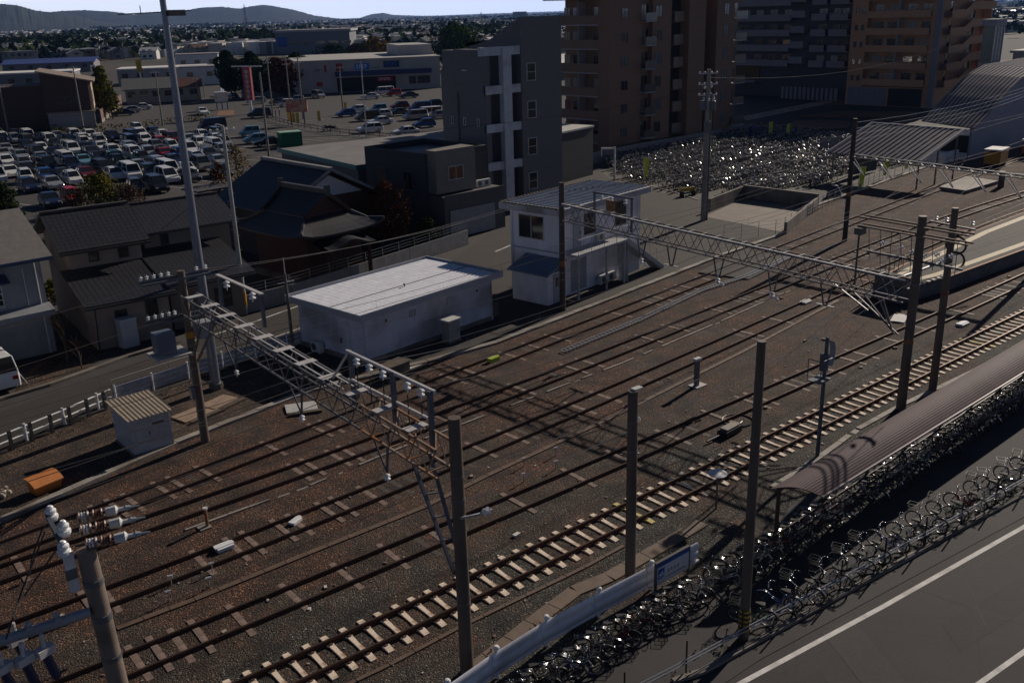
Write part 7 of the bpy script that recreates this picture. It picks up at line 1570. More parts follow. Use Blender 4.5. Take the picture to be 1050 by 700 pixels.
# ------------------------------------------------------------------ buildings round the car parks
def simple_house(name, label, p, rz, L_, W_, h_, rh, mw, mr, cat='house', group=None, win=3, rk='gable'):
    t = thing(name, label, cat, p, rz, group); mb = MB(); gable_wall(mb, 0, L_, 0, W_, W_ / 2, h_, h_ + rh) if rk == 'gable' else mb.bx(0, L_, 0, W_, 0, h_); mb.build('wall', mw, t)
    if rk == 'gable': pitched(t, -.6, L_ + .6, -.6, W_ / 2, h_ - .1, h_ + rh, W_ + .6, h_ - .1, '', mr, .2)
    else:
        mb = MB(); mb.bx(-.2, L_ + .2, -.2, W_ + .2, h_, h_ + .4); mb.build('roof', mr, t)
    for k in range(win): window(t, L_ * (k + .5) / win, 0, h_ * .62, min(1.6, L_ / win * .6), 1.2, '-y', M_DALU, M_GLASS, 1)
    return t
M_TANROOF = mat('tan_metal_roof', (.26, .20, .15), rough=.55, var=.12, scale=.5); M_DKBROWN = lines('dark_brown_boards', (.075, .042, .032), (.04, .022, .018), .6, .04, 2, var=.15)
a, b = at(50, 134), at(97, 131); L_ = (b - a).length; ang = math.atan2(b.y - a.y, b.x - a.x)
t = thing('brown_hall', 'dark brown hall with a tan slanting roof at the back of the left car park', 'hall', a, ang)
mb = MB(); mb._add([(0, 1, 0), (L_, 1, 0), (L_, 1, 8.2), (0, 1, 10.2), (0, 14, 0), (L_, 14, 0), (L_, 14, 8.2), (0, 14, 10.2)], [(0, 1, 2, 3), (5, 4, 7, 6), (1, 5, 6, 2), (4, 0, 3, 7), (3, 2, 6, 7)], 0); mb.bx(-9.5, -.02, 2.5, 13, 0, 7.8); mb.build('wall', M_DKBROWN, t)
mb = MB(); mb._add([(-.6, .4, 10.45), (L_ + 1.2, .4, 8.3), (L_ + 1.2, 15, 8.3), (-.6, 15, 10.45), (-.6, .4, 10.2), (L_ + 1.2, .4, 8.05), (L_ + 1.2, 15, 8.05), (-.6, 15, 10.2)], [(0, 1, 2, 3), (7, 6, 5, 4), (0, 4, 5, 1), (1, 5, 6, 2), (2, 6, 7, 3), (3, 7, 4, 0)], 0); mb.build('roof', M_TANROOF, t)
mb = MB(); mb.bx(.3, L_ + .4, 0, .98, 0, 2.9); an = mb.build('annex', mat('pale_annex', (.30, .28, .27), var=.1), t); mb = MB(); mb.bx(.1, L_ + .6, -.2, 1.0, 2.9, 3.1); mb.build('annex_roof', M_TANROOF, an); mb = MB(); mb.bx(.8, L_ - .6, -.06, 0, .1, 2.3); mb.build('annex_shutter', M_SHUT, an)
window(t, L_ * .55, 1, 5.2, 2.6, .7, '-y', M_DALU, M_GLASS, 1); mb = MB(); mb.bx(L_, L_ + .5, 1.0, 13, 3.2, 7.6); mb.build('end_face', mat('sunlit_end_colour', (.50, .36, .26)), t); window(t, L_ + .5, 3.5, 5.5, 1.4, 2.0, '+x', M_DALU, M_GLASS, 1)  # end face coloured pale to stand in for sunlight on that side
simple_house('long_house', 'low dark building behind the left end of the car park', at(-30, 137), ang, 12.5, 10, 6.6, 1.2, M_GT2, M_GREYSH, 'building', None, 4)
simple_house('low_house', 'low house with a wide grey hipped roof beyond the main car park', at(130, 107), R(-20), 11, 8, 3.4, 2.2, mat('cream_wall', (.40, .36, .30), var=.1), mat('grey_green_tiles', (.16, .16, .15), var=.15), 'house', None, 4)
simple_house('low_house', 'red-brown roofed house half behind the lighting column', at(178, 104), R(-20), 6.5, 6, 3.4, 1.8, mat('cream_wall2', (.42, .36, .30)), mat('red_brown_tiles', (.14, .06, .045), var=.15), 'house', None, 2)
t = thing('lattice_wall', 'low brown wall on a white base beside the yellow-green conifer', 'wall', at(104, 126)); a = at(104, 126) - t.location; b = at(125, 108) - t.location; mb = MB(); mb.beam(a + Vector((0, 0, 1.5)), b + Vector((0, 0, 1.5)), .3, 1.8); mb.build('wall_panel', mat('red_brown_wall', (.15, .09, .075), var=.15), t); mb = MB(); mb.beam(a + Vector((0, 0, .3)), b + Vector((0, 0, .3)), .4, .6); mb.build('plinth', M_CONC, t)
M_BWHITE = mat('bright_white_wall', (.68, .67, .64), var=.08)
simple_house('white_building', 'bright white two-storey building beyond the street, right of the lighting column', at(186, 88), R(-25), 17, 9, 5.0, 0, M_BWHITE, M_SLAB, 'building', None, 3, 'flat')
simple_house('white_building', 'taller white block behind the bright white building', at(182, 76), R(-25), 15, 9, 6.5, 0, M_BWHITE, M_SLAB, 'building', None, 3, 'flat')
simple_house('white_building', 'long low white-roofed store left of the lighting column', at(122, 88), R(-25), 26, 14, 4.5, 0, M_SLAB, M_BWHITE, 'building', None, 6, 'flat')
simple_house('white_building', 'long white-roofed warehouse at the left edge behind the dark building', at(-14, 96), R(-25), 24, 14, 5, 0, M_GT, M_BWHITE, 'building', None, 5, 'flat')
simple_house('blue_building', 'blue-roofed factory behind the left buildings', at(4, 77), R(-25), 34, 18, 4, 1.5, M_GT, mat('blue_metal_roof', (.05, .08, .24), rough=.5), 'building', None, 5)
# the store
a, b = at(306, 97), at(452, 90); L_ = (b - a).length; ang = math.atan2(b.y - a.y, b.x - a.x); hs = height(a.x, a.y, 64.5)
t = thing('store', 'long pale supermarket with a blue canopy band and coloured wall signs', 'store', a, ang)
M_STORE = mat('store_wall', (.40, .38, .36), var=.1, scale=.3)
mb = MB(); mb.bx(0, L_, 0, 40, 0, hs); mb.build('wall', M_STORE, t); mb = MB(); mb.bx(-.4, L_ + .4, -.4, 40.4, hs, hs + .35); mb.bx(L_ * .75, L_, 10, 30, hs + .35, hs + 3); mb.build('roof', mat('store_roof', (.42, .40, .38), var=.12, scale=.2), t)
mb = MB(); mb.bx(L_ * .26, L_ * .93, -2.2, 0, hs * .52, hs * .66); mb.build('canopy', mat('navy_canopy', (.03, .04, .13)), t)
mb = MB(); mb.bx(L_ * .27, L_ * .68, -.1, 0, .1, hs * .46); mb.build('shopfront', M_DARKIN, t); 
M_SRED = mat('sign_red', (.40, .02, .03), var=.06); M_SCY = mat('sign_cyan_blue', (.03, .16, .50), var=.05); M_SNV = mat('sign_navy', (.02, .025, .08), var=.05)
def facade_sign(nm, f0_, f1_, z0_, z1_, m, bars=0, bm=None):
    mb = MB(); mb.bx(L_ * f0_, L_ * f1_, -.25, 0, hs * z0_, hs * z1_); s_ = mb.build(nm, m, t)
    if bars:
        mb = MB(); w_ = L_ * (f1_ - f0_)
        for k in range(bars):
            x = L_ * f0_ + w_ * (.12 + .76 * k / bars); ww = w_ * .5 / bars; zz0, zz1 = hs * (z0_ + (z1_ - z0_) * .22), hs * (z1_ - (z1_ - z0_) * .22); mb.bx(x, x + ww * .3, -.3, -.25, zz0, zz1); mb.bx(x + ww * .3, x + ww, -.3, -.25, zz0 + (zz1 - zz0) * (.4 if k % 2 else 0), zz0 + (zz1 - zz0) * (.62 if k % 2 else .22)); mb.bx(x + ww * .3, x + ww, -.3, -.25, zz1 - (zz1 - zz0) * .22, zz1)
        mb.build('lettering', bm or M_BRIGHT, s_)
facade_sign('wall_sign', .12, .17, .66, .80, M_STORE, 4, M_CABLE); facade_sign('wall_sign', .19, .205, .66, .88, M_SRED); facade_sign('wall_sign', .27, .315, .68, .92, M_SRED, 1, M_CABLE); facade_sign('wall_sign', .40, .50, .70, .90, M_SCY, 4); facade_sign('wall_sign', .52, .58, .72, .78, M_STORE, 6, M_CABLE); facade_sign('wall_sign', .60, .71, .74, .94, M_SNV, 5, M_SCY); facade_sign('wall_sign', .55, .66, .30, .44, M_SRED, 5); facade_sign('wall_sign', .13, .17, .22, .36, M_SRED)
for f in (.80, .86, .90): window(t, L_ * f, 0, hs * .3, 1.8, 1.8, '-y', M_DALU, M_GLASS, 0)
# signs around the store street
p = at(258, 117); zt_ = height(p.x, p.y, 69); t = thing('pole_sign', 'tall narrow pink-red store sign on a white pole at the street corner', 'sign', p, R(-60)); mb = MB(); mb.tube((0, 0, 0), (0, 0, zt_), .28); mb.build('pole', M_BRIGHT, t); mb = MB(); mb.bx(-.9, .9, -.3, .3, zt_ * .30, zt_); pn = mb.build('panel', mat('pink_red_sign', (.36, .07, .09)), t); mb = MB()
for k in range(6): z = zt_ * (.36 + k * .105); mb.bx(-.45, .45, -.34, -.3, z, z + .18); mb.bx(-.1, .08, -.34, -.3, z - .35, z + .5); mb.bx(-.45, .45, -.34, -.3, z + .35, z + .5)
mb.build('lettering', mat('pale_lettering', (.62, .50, .50)), pn); mb = MB(); mb.beam((-3.5, 0, zt_ + .15), (3.5, 0, zt_ + .15), .2, .25); mb.build('crossbar', M_GALV, t)
p = at(306, 128); z1 = height(p.x, p.y, 103); z0_ = height(p.x, p.y, 115); t = thing('billboard', 'billboard with a pink and orange flower picture beside the store street', 'billboard', p, R(-40)); mb = MB(); mb.tube((-1.2, 0, 0), (-1.2, 0, z0_), .12); mb.tube((1.2, 0, 0), (1.2, 0, z0_), .12); mb.build('post', M_DALU, t); mb = MB(); mb.bx(-1.9, 1.9, -.12, .12, z0_, z1); mb.build('panel', mat('flower_print', (.50, .13, .12), var=.6, scale=2.2, c2=(.55, .38, .22), c2amt=.6), t)
mb = MB(); mb.bx(-1.98, 1.98, -.1, .1, z1, z1 + .1); mb.build('frame', M_DALU, t)
for k, (px, py, lb) in enumerate(((295, 127, 'yellow banner at the left end of the short row below the flower billboard'), (300, 128, 'yellow banner in the middle of the short row below the flower billboard'), (304, 129, 'yellow banner at the right end of the short row below the flower billboard'), (326, 127, 'pale yellow banner standing alone right of the flower billboard'), (353, 117, 'yellow banner beside the pole in the middle of the store car park'))):
    t = thing('banner', lb, 'banner', at(px, py), R(-40), 'yellow banners of the store street'); mb = MB(); mb.tube((0, 0, 0), (0, 0, 2.3), .03, n=5); mb.build('pole', M_WPIPE, t); mb = MB(); mb.bx(.04, .6, -.012, .012, .5, 2.25); mb.build('cloth', mat('yellow_banner', (.55, .40, .06)) if 'yellow_banner' not in MATS else MATS['yellow_banner'], t)
t = thing('pole_sign', 'yellow sign tower on a rooftop beyond the low grey-roofed house', 'sign', at(146, 92)); mb = MB(); p = t.location; za, zb = height(p.x, p.y, 74), height(p.x, p.y, 62); mb.tube((0, 0, 0), (0, 0, za), .2); mb.build('pole', M_GALV, t); mb = MB(); mb.bx(-.7, .7, -.25, .25, za, zb); mb.build('panel', mat('yellow_sign', (.50, .30, .02)), t)
t = thing('pole_sign', 'white vertical sign with a red head beside the yellow-green conifer', 'sign', at(99, 92)); mb = MB(); p = t.location; za, zb = height(p.x, p.y, 82), height(p.x, p.y, 67); mb.tube((0, 0, 0), (0, 0, za), .2); mb.build('pole', M_GALV, t); mb = MB(); mb.bx(-.6, .6, -.3, .3, za, zb); pn = mb.build('panel', M_BRIGHT, t); mb = MB(); mb.bx(-.4, .4, -.34, -.3, zb - 1.2, zb - .4); mb.build('emblem', M_SRED, pn)
t = thing('kiosk', 'white street kiosk with blue legs on the corner behind the minibus', 'kiosk', at(228, 112), R(-20)); mb = MB(); mb.bx(-1.3, 1.3, -.9, .9, 1.6, 3.6); mb.build('head_box', mat_white, t); mb = MB(); mb.bx(-1.2, -1.0, -.8, -.6, 0, 1.6); mb.bx(1.0, 1.2, -.8, -.6, 0, 1.6); mb.bx(-.1, .1, -.8, -.6, 0, 1.6); mb.build('leg', M_SCY, t)
sheet('corner_bed', [(p.x, p.y) for p in (at(222, 119), at(240, 118), at(240, 113), at(224, 114))], .01, mat('orange_bed', (.20, .10, .05)))
# two people on the far pavement, and motorcycles
def person(label, p, rz, top_m, leg_m):
    t = thing('person', label, 'person', p, rz)
    me = bpy.data.meshes.new('body'); V = [(0, 0, .92), (0, 0, 1.2), (0, 0, 1.42), (0, 0, 1.52), (0, 0, 1.66), (.18, 0, 1.4), (.24, .03, 1.12), (.22, -.08, .86), (-.18, 0, 1.4), (-.24, .03, 1.12), (-.22, -.06, .86), (.09, 0, .88), (.11, .02, .48), (.11, .04, .06), (.11, -.12, .03), (-.09, 0, .88), (-.11, .0, .48), (-.11, .05, .06), (-.11, -.11, .03)]
    E_ = [(0, 1), (1, 2), (2, 3), (3, 4), (2, 5), (5, 6), (6, 7), (2, 8), (8, 9), (9, 10), (0, 11), (11, 12), (12, 13), (13, 14), (0, 15), (15, 16), (16, 17), (17, 18)]
    me.from_pydata(V, E_, []); o = bpy.data.objects.new('body', me); col.objects.link(o); o.parent = t; me.materials.append(top_m)
    sm = o.modifiers.new('skin', 'SKIN'); rad = [.15, .15, .14, .06, .10, .07, .05, .04, .07, .05, .04, .09, .065, .045, .04, .09, .065, .045, .04]
    for v, r in zip(me.skin_vertices[0].data, rad): v.radius = (r, r * .8)
    me.skin_vertices[0].data[0].use_root = True; o.modifiers.new('sub', 'SUBSURF').levels = 1
    mb = MB(); mb.lathe([(.03, 0), (.105, .04), (.11, .1), (.06, .16)], (0, .01, 1.62), 8); mb.build('hair', M_BLKPL, t)
    mb = MB()
    for s in (-.1, .1): mb.tube((s, .0, .9), (s * 1.1, .03, .1), .095, .065, 8)
    mb.build('trousers', leg_m, t)
person('person in dark clothes walking on the far pavement, left of a pair', at(283, 120), R(60), M_BLKPL, M_CABLE); person('person in dark clothes walking on the far pavement, right of a pair', at(287, 120), R(60), PAINT[2], M_CABLE)
for px, lb in ((336, 'dark motorcycle parked at the rail of the store street, left of two'), (341, 'dark motorcycle parked at the rail of the store street, right of two')):
    t = thing('motorcycle', lb, 'motorcycle', at(px, 134), R(-30)); mb = MB()
    mb.torus((-.65, 0, .3), (0, 1, 0), .24, .06, 12, 5); mb.torus((.65, 0, .3), (0, 1, 0), .24, .06, 12, 5); mb.build('wheel', M_TYRE, t); mb = MB(); mb.box((0, 0, .55), (.9, .28, .4)); mb.box((-.35, 0, .82), (.6, .25, .12)); mb.beam((.65, 0, .3), (.45, 0, .95), .08, .08); mb.beam((.45, -.3, 1.0), (.45, .3, 1.0), .05, .05); mb.build('body', M_CABLE, t)
# rails of the store street, street poles
t = thing('guard_rail', 'dark guard rail along the store street', 'guard rail', at(290, 130)); O = Vector(t.location); P = [at(268, 121), at(300, 130), at(340, 137), at(400, 143), at(450, 140)]; mb = MB()
for p, d in along(P, 2.5): mb.tube(p - O, p - O + Vector((0, 0, .9)), .06, n=6)
for z in (.4, .85): mb.path([p - O + Vector((0, 0, z)) for p in P], .05, 5)
mb.build('rail', M_DALU, t)
for lb, px, py, top, arms in (('thin grey street pole at the right edge of the pale annex', 86, 134, 68, 1), ('thin street pole at the left edge of the car park', 9, 138, 88, 1), ('thin street pole before the low grey-roofed house', 167, 129, 73, 1), ('street pole in front of the store street, leaning behind the warehouse corner', 277, 172, 74, 0), ('utility pole left of the flower billboard', 280, 120, 58, 2), ('utility pole just left of the store wall', 298, 112, 60, 2), ('utility pole at the left corner of the store', 311, 122, 58, 2), ('utility pole in the middle of the store car park', 352, 118, 68, 1), ('thin pole behind the light blue cars', 204, 104, 80, 1), ('thin pole at the far end of the car park street', 210, 100, 84, 1)):
    p = at(px, py); hh = max(5, height(p.x, p.y, top)); upole(lb, px, py, hh, M_POLEG, arms, .16, .10)
p = at(376, 141); hh = height(p.x, p.y, 62); t = thing('street_lamp', 'slim street lamp with a flat T-shaped head in front of the store', 'street lamp', p); mb = MB(); mb.tube((0, 0, 0), (0, 0, hh), .11, .07); mb.build('pole', M_GALV, t); mb = MB(); mb.bx(-.9, .9, -.15, .15, hh, hh + .15); mb.build('lamp_head', M_DALU, t)
p = at(232, 162); hh = height(p.x, p.y, 129); t = thing('street_lamp', 'short grey post with a bent top at the right end of the car park', 'street lamp', p); mb = MB(); mb.tube((0, 0, 0), (0, 0, hh), .12, .08); mb.tube((0, 0, hh), (-.8, -.3, hh + .3), .07); mb.build('pole', M_POLEG, t); mb = MB(); mb.box((-1.0, -.4, hh + .3), (.5, .2, .12), R(20)); mb.build('lamp_head', M_GALV, t)
# sheds under the big poles by the houses
t = thing('carport', 'small dark carport frame between the tan house and the car park', 'carport', at(208, 225), R(8)); mb = MB()
for x in (0, 1.5, 3.0):
    mb = MB(); mb.bx(x, x + .25, 0, .25, 0, 2.6); mb.build('post', M_GT, t)
mb = MB(); mb.bx(-.3, 3.6, -.3, 2.8, 2.6, 2.75); mb.build('roof', M_GT2, t)
# far large grey building
a = at(284, 56); t = thing('far_building', 'large flat grey building with a blue end wall in the distance', 'building', a, R(-38)); hh = height(a.x, a.y, 34); mb = MB(); mb.bx(0, 40, 0, 30, 0, hh); mb.build('wall', mat('far_grey', (.16, .17, .19)), t); mb = MB(); mb.bx(-1, 41, -1, 31, hh, hh + 1.2); mb.build('roof', M_SLAB, t); mb = MB(); mb.bx(1, 6, -.4, 0, hh * .35, hh * .8); mb.build('blue_panel', mat('far_blue', (.03, .07, .30)), t)
for k in range(5): window(t, 10 + k * 7, 0, hh * .5, 5, 1.6, '-y', M_DALU, M_GLASS, 2)

# ------------------------------------------------------------------ the distant town
HW = [mat('town_wall_' + n, c, var=.1, scale=.3) for n, c in (('cream', (.42, .39, .34)), ('white', (.62, .61, .59)), ('grey', (.24, .24, .25)), ('brown', (.17, .12, .09)))]
HR = [mat('town_roof_' + n, c, rough=.5, var=.15, scale=.5) for n, c in (('slate', (.07, .072, .08)), ('brown', (.12, .07, .05)), ('grey', (.18, .175, .17)), ('white', (.62, .61, .60)))]
HP = []
for i, (L_, W_, h_, rh) in enumerate(((9, 7, 4.6, 1.7), (10.5, 7.5, 4.8, 1.9), (15, 9, 5.5, 0), (8, 7, 4.4, 1.6), (22, 11, 6.0, 0))):
    mw = MB(); mr = MB(); mp = MB()
    if rh:
        gable_wall(mw, 0, L_, 0, W_, W_ / 2, h_, h_ + rh); P = [(-.6, h_ - .1), (W_ / 2, h_ + rh), (W_ + .6, h_ - .1)]; vs = [(x, y, z) for x in (-.6, L_ + .6) for y, z in P] + [(x, y, z - .25) for x in (-.6, L_ + .6) for y, z in P]
        mr._add(vs, [(0, 3, 4, 1), (1, 4, 5, 2), (6, 7, 10, 9), (7, 8, 11, 10), (0, 6, 9, 3), (2, 5, 11, 8), (0, 1, 7, 6), (1, 2, 8, 7), (3, 9, 10, 4), (4, 10, 11, 5)], 0)
    else: mw.bx(0, L_, 0, W_, 0, h_); mr.bx(-.3, L_ + .3, -.3, W_ + .3, h_, h_ + .6)
    for z in ((1.6, 4.3) if h_ < 7 else (1.8, 4.8, 7.2)[:2 if h_ < 8 else 3]):
        for k in range(int(L_ / 3.2)): x = 1.0 + k * 3.2; mp.bx(x, x + 1.7, -.06, 0, z - .6, z + .6)
        mp.bx(-.06, 0, W_ * .3, W_ * .6, z - .6, z + .6)
    HP.append((mw.mesh('wall', HW[0]), mr.mesh('roof', HR[0]), mp.mesh('window', M_GLASS)))
rd = random.Random(21); placed = []; cnt = 0; tries = 0
def blocked(px, py):
    return (py > 52 and 280 < px < 470) or (py > 62 and 95 < px < 245) or (py > 66 and px < 130) or (28 < py < 60 and 280 < px < 360) or (py > 46 and 215 < px < 300)
while cnt < 230 and tries < 9000:
    tries += 1; px = rd.uniform(-15, 575) if rd.random() < .93 else rd.uniform(1012, 1060); py = 40 + 50 * rd.random() ** 1.7
    if px > 1000: py = rd.uniform(12, 19)
    if blocked(px, py): continue
    p = at(px, py)
    if any((p.x - q[0]) ** 2 + (p.y - q[1]) ** 2 < 15 ** 2 for q in placed): continue
    placed.append((p.x, p.y)); cnt += 1; i = rd.choices(range(5), (30, 26, 10, 28, 5))[0]
    t = thing('town_house', 'small house or block of the distant town on the plain', 'house', (p.x, p.y, 0), rd.choice((R(-10), R(80), R(10), R(-35))) + rd.uniform(-.1, .1), 'buildings of the distant town')
    wm, rm = rd.choices(HW, (4, 5, 3, 2))[0], rd.choices(HR, (8, 3, 4, 3))[0] if i not in (2, 4) else rd.choices(HR, (1, 0, 3, 5))[0]
    for nm, me, m in (('wall', HP[i][0], wm), ('roof', HP[i][1], rm), ('window', HP[i][2], None)):
        o = bpy.data.objects.new(nm, me); col.objects.link(o); o.parent = t
        if m: o.material_slots[0].link = 'OBJECT'; o.material_slots[0].material = m
mats_t = HW + HR + [mat('town_blue', (.06, .09, .20))]; mb = MB()
for k in range(7500):
    px = rd.uniform(-40, 600) if rd.random() < .9 else rd.uniform(1000, 1080); py = (15 + (px < 0) * 1) + 33 * rd.random() ** 1.25 - .0288 * (px - 525) + .0
    py = max(py, 350 - 337 - .0288 * (px - 525) + 2.6)
    p = at(px, py); d = p.length
    if d > 7000 or d < 480: continue
    s = rd.uniform(7, 12) * (1 + (rd.random() < .08) * rd.uniform(.5, 2.2)) * (1 + d / 9000); h_ = rd.uniform(3, 6.5)
    a = rd.uniform(0, 3.14); wi = rd.choices(range(4), (5, 7, 3, 1))[0]; ri = 4 + rd.choices(range(5), (6, 3, 5, 6, 1))[0]
    ca, sa = math.cos(a), math.sin(a); q = [(p.x + x * ca - y * sa, p.y + x * sa + y * ca) for x, y in ((-s / 2, -s * .35), (s / 2, -s * .35), (s / 2, s * .35), (-s / 2, s * .35))]
    mb.prism(q, 0, h_, wi, ri)
o = mb.build('distant_town', mats_t); o['kind'] = 'stuff'; o['label'] = 'distant town of small pale buildings spread over the plain'; o['category'] = 'town'
# woods on the plain
lm = MB()
for k in range(130):
    px = rd.uniform(-40, 600) if rd.random() < .92 else rd.uniform(1000, 1080); hz = 13 - .0288 * (px - 525); py = hz + 3.2 + 34 * rd.random() ** 1.5
    p = at(px, py); d = p.length
    if d > 6800 or d < 420 or (blocked(px, py) and py > 50): continue
    w_ = rd.uniform(15, 60) * (1 + d / 2500); h_ = rd.uniform(6, 13)
    for _ in range(36):
        clump_leaves(lm, (p.x + rd.gauss(0, w_ * .5) * .83, p.y - rd.gauss(0, w_ * .5) * .55 + rd.gauss(0, 8), h_ * rd.uniform(.3, .7)), (4, 4, h_ * .4), 5, 4.2 * (1 + d / 6000), rd)
o = lm.build('distant_woods', M_LEAF['dark']); o['kind'] = 'stuff'; o['label'] = 'patches of dark woodland between the distant houses'; o['category'] = 'woods'
# pylons
def pylon(label, px, py, top):
    p = at(px, py); h_ = height(p.x, p.y, top); t = thing('pylon', label, 'pylon', p, R(30)); mb = MB(); b = h_ * .10; w_ = .0045 * p.length ** .78 * .12 + .12
    for sx in (-1, 1):
        for sy in (-1, 1): mb.beam((sx * b, sy * b, 0), (sx * b * .25, sy * b * .25, h_ * .62), w_, w_); mb.beam((sx * b * .25, sy * b * .25, h_ * .62), (0, 0, h_), w_, w_)
    for k in range(7):
        f = k / 7; g = (k + 1) / 7; r0, r1 = b * (1 - .75 * f), b * (1 - .75 * g); z0, z1 = h_ * .62 * f, h_ * .62 * g
        for (ax, ay), (bx_, by) in (((-1, -1), (1, -1)), ((1, -1), (1, 1)), ((1, 1), (-1, 1)), ((-1, 1), (-1, -1))): mb.beam((ax * r0, ay * r0, z0), (bx_ * r1, by * r1, z1), w_ * .6, w_ * .6); mb.beam((bx_ * r0, by * r0, z0), (ax * r1, ay * r1, z1), w_ * .6, w_ * .6)
    mb.build('lattice', M_STEEL, t); mb = MB()
    for z in (.66, .78, .90): mb.beam((-h_ * .14, 0, h_ * z), (h_ * .14, 0, h_ * z), w_, w_)
    mb.build('crossarm', M_STEEL, t)
pylon('tall power pylon before the hills at the left', 254, 40, 4); pylon('power pylon on the plain beside the grey apartments', 494, 34, 12); pylon('small power pylon at the far right of the plain', 472, 27, 17)
simple_house('far_building', 'distant pale block on the horizon left of the grey apartments', at(526, 21.5), R(-40), 32, 22, 19, 0, HW[2], HR[2], 'building', None, 4, 'flat')

# ------------------------------------------------------------------ hills
def hills(name, prof, dist, depth, base_y, seed, mname):
    """ridge standing <dist> metres away whose crest follows real bearings and heights"""
    xs = [p[0] for p in prof]; n = 220; X = np.linspace(xs[0], xs[-1], n); Yv = np.interp(X, xs, [p[1] for p in prof]); mb = MB(); rows = 12; V = {}
    for i, (px, py) in enumerate(zip(X, Yv)):
        c = at_dist(px, py, dist); crest = max(c.z, 2.0); d0 = Vector((c.x, c.y, 0)).normalized()
        for j in range(rows + 1):
            f = j / rows; r = dist + depth * (f - .5) * 2
            prof_h = math.sin(min(1, f * 2) * math.pi / 2) ** 1.3 if f <= .5 else math.cos((f - .5) * math.pi)
            nz = mnoise.fractal(Vector((i * .16, j * .55, seed)), .9, 2.1, 5); h_ = crest * prof_h * (1 + (.18 * nz if f < .5 else .05 * nz) * (1 - prof_h * .85)) + 4 * mnoise.noise(Vector((i * .9, seed, 3))) * prof_h
            V[i, j] = len(mb.v); mb.v.append((d0.x * r, d0.y * r, max(-.5, h_ - .3)))
    for i in range(n - 1):
        for j in range(rows): mb.f.append((V[i, j], V[i + 1, j], V[i + 1, j + 1], V[i, j + 1])); mb.m.append(0)
    o = mb.build(name, MATS[mname], None, True); o['kind'] = 'structure'; return o
mat('forest_slope', (.016, .024, .014), rough=.95, var=.6, scale=.012, bump=0)
hills('hills', [(-90, 6), (-40, 4), (0, 4), (17, 5.5), (37, 11), (63, 14), (86, 18), (100, 22), (130, 26), (160, 29)], 5200, 900, 38, 1.0, 'forest_slope')
hills('hills', [(-90, 8), (20, 16), (45, 13), (63, 11.5), (86, 10.5), (114, 12), (137, 15), (150, 13.5), (183, 12), (206, 8), (226, 7), (246, 9), (258, 6.5), (271, 5), (284, 7), (300, 10), (322, 16), (345, 19), (366, 20.5)], 7200, 1100, 30, 4.0, 'forest_slope')
hills('hills', [(290, 22), (330, 20.5), (366, 19.5), (380, 15), (393, 13.3), (403, 15.5), (429, 16.3), (451, 16.5), (480, 17.5), (520, 17)], 9000, 900, 30, 7.0, 'forest_slope')
hills('hills', [(440, 16.5), (500, 14.2), (560, 12.2), (640, 9.5), (800, 5), (1000, -.2), (1100, -3)], 14000, 1300, 30, 9.0, 'forest_slope')
# ------------------------------------------------------------------ the air
M_HAZE = bpy.data.materials.new('air_haze'); M_HAZE.use_nodes = True; nt = M_HAZE.node_tree; nt.nodes.remove(nt.nodes['Principled BSDF'])
pv = nt.nodes.new('ShaderNodeVolumePrincipled'); pv.inputs['Color'].default_value = (.20, .42, 1, 1); pv.inputs['Density'].default_value = 4.4e-5; pv.inputs['Anisotropy'].default_value = .3
nt.links.new(pv.outputs[0], nt.nodes['Material Output'].inputs['Volume'])
mb = MB(); mb.bx(-17500, 17500, -17500, 17500, -1.5, 380); o = mb.build('haze', M_HAZE); o['kind'] = 'stuff'

# dry weeds along the fences
rd = random.Random(12); lm = MB()
for P, w_, n_ in (([at(690, 694), at(850, 606), at(1050, 496), at(1160, 436)], .35, 9), ([at(0, 470), at(62, 445), at(116, 422), at(163, 404), at(206, 391), at(250, 378)], .45, 8), ([at(480, 690), at(560, 640), at(640, 598), at(700, 566)], .2, 5)):
    for p, d in along(P, .35):
        if rd.random() < .35: continue
        clump_leaves(lm, (p.x + rd.uniform(-.2, .2), p.y + rd.uniform(-w_, w_), .09), (.18, .16, .09), n_, .09, rd)
o = lm.build('weeds', leaf_mat('dry_weed', (.10, .070, .035))); o['kind'] = 'stuff'
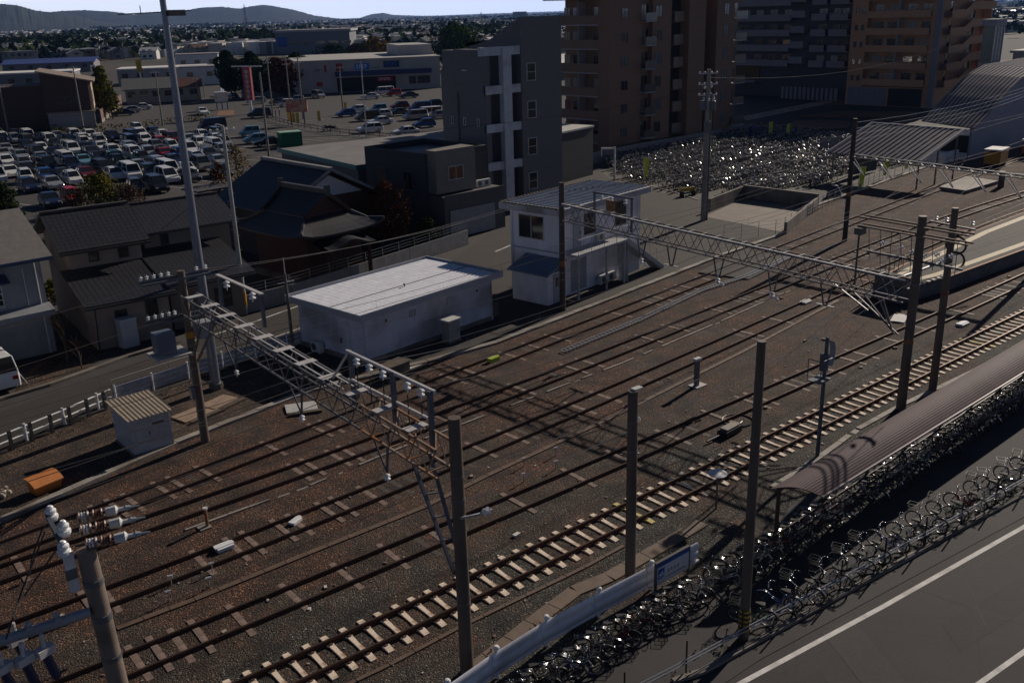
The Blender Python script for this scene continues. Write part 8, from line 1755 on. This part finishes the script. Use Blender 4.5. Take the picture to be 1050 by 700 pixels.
# ------------------------------------------------------------------ light
SUN_AZ, SUN_EL = R(11.0), R(26.0)      # from +X towards +Y
w = bpy.data.worlds.new('World'); sc.world = w; w.use_nodes = True; nt = w.node_tree; N = nt.nodes; L = nt.links
bg = N['Background']; sky = N.new('ShaderNodeTexSky'); sky.sky_type = 'NISHITA'; sky.sun_disc = False
sky.sun_elevation = SUN_EL; sky.sun_rotation = R(90) - SUN_AZ; sky.altitude = 20; sky.air_density = .4; sky.dust_density = .3; sky.ozone_density = 3.0
# bright white haze low over the horizon
tc = N.new('ShaderNodeTexCoord'); sp = N.new('ShaderNodeSeparateXYZ'); L.new(tc.outputs['Generated'], sp.inputs[0])
mr = N.new('ShaderNodeMapRange'); mr.interpolation_type = 'SMOOTHSTEP'; mr.inputs['From Min'].default_value = .026; mr.inputs['From Max'].default_value = .062; mr.inputs['To Min'].default_value = .92; mr.inputs['To Max'].default_value = 0
L.new(sp.outputs[2], mr.inputs['Value'])
mx = N.new('ShaderNodeMixRGB'); L.new(mr.outputs[0], mx.inputs[0]); L.new(sky.outputs[0], mx.inputs[1]); mx.inputs[2].default_value = (42.0, 43.5, 47.0, 1)
L.new(mx.outputs[0], bg.inputs[0]); bg.inputs[1].default_value = .05
sl = bpy.data.lights.new('sun', 'SUN'); sl.energy = 5.0; sl.angle = R(.53); sl.color = (1, .885, .75)
so = bpy.data.objects.new('sun', sl); col.objects.link(so)
d = Vector((math.cos(SUN_EL) * math.cos(SUN_AZ), math.cos(SUN_EL) * math.sin(SUN_AZ), math.sin(SUN_EL)))
so.rotation_euler = d.to_track_quat('Z', 'Y').to_euler(); so.location = d * 300
sc.view_settings.view_transform = 'Standard'; sc.view_settings.look = 'None'; sc.view_settings.exposure = -.37; sc.view_settings.gamma = 1.0; sc.view_settings.use_curve_mapping = False
sc.render.engine = 'CYCLES'; sc.cycles.max_bounces = 6; sc.cycles.diffuse_bounces = 3; sc.cycles.glossy_bounces = 3; sc.cycles.volume_bounces = 0; sc.cycles.transparent_max_bounces = 8
sc.cycles.use_denoising = True; sc.cycles.use_adaptive_sampling = True
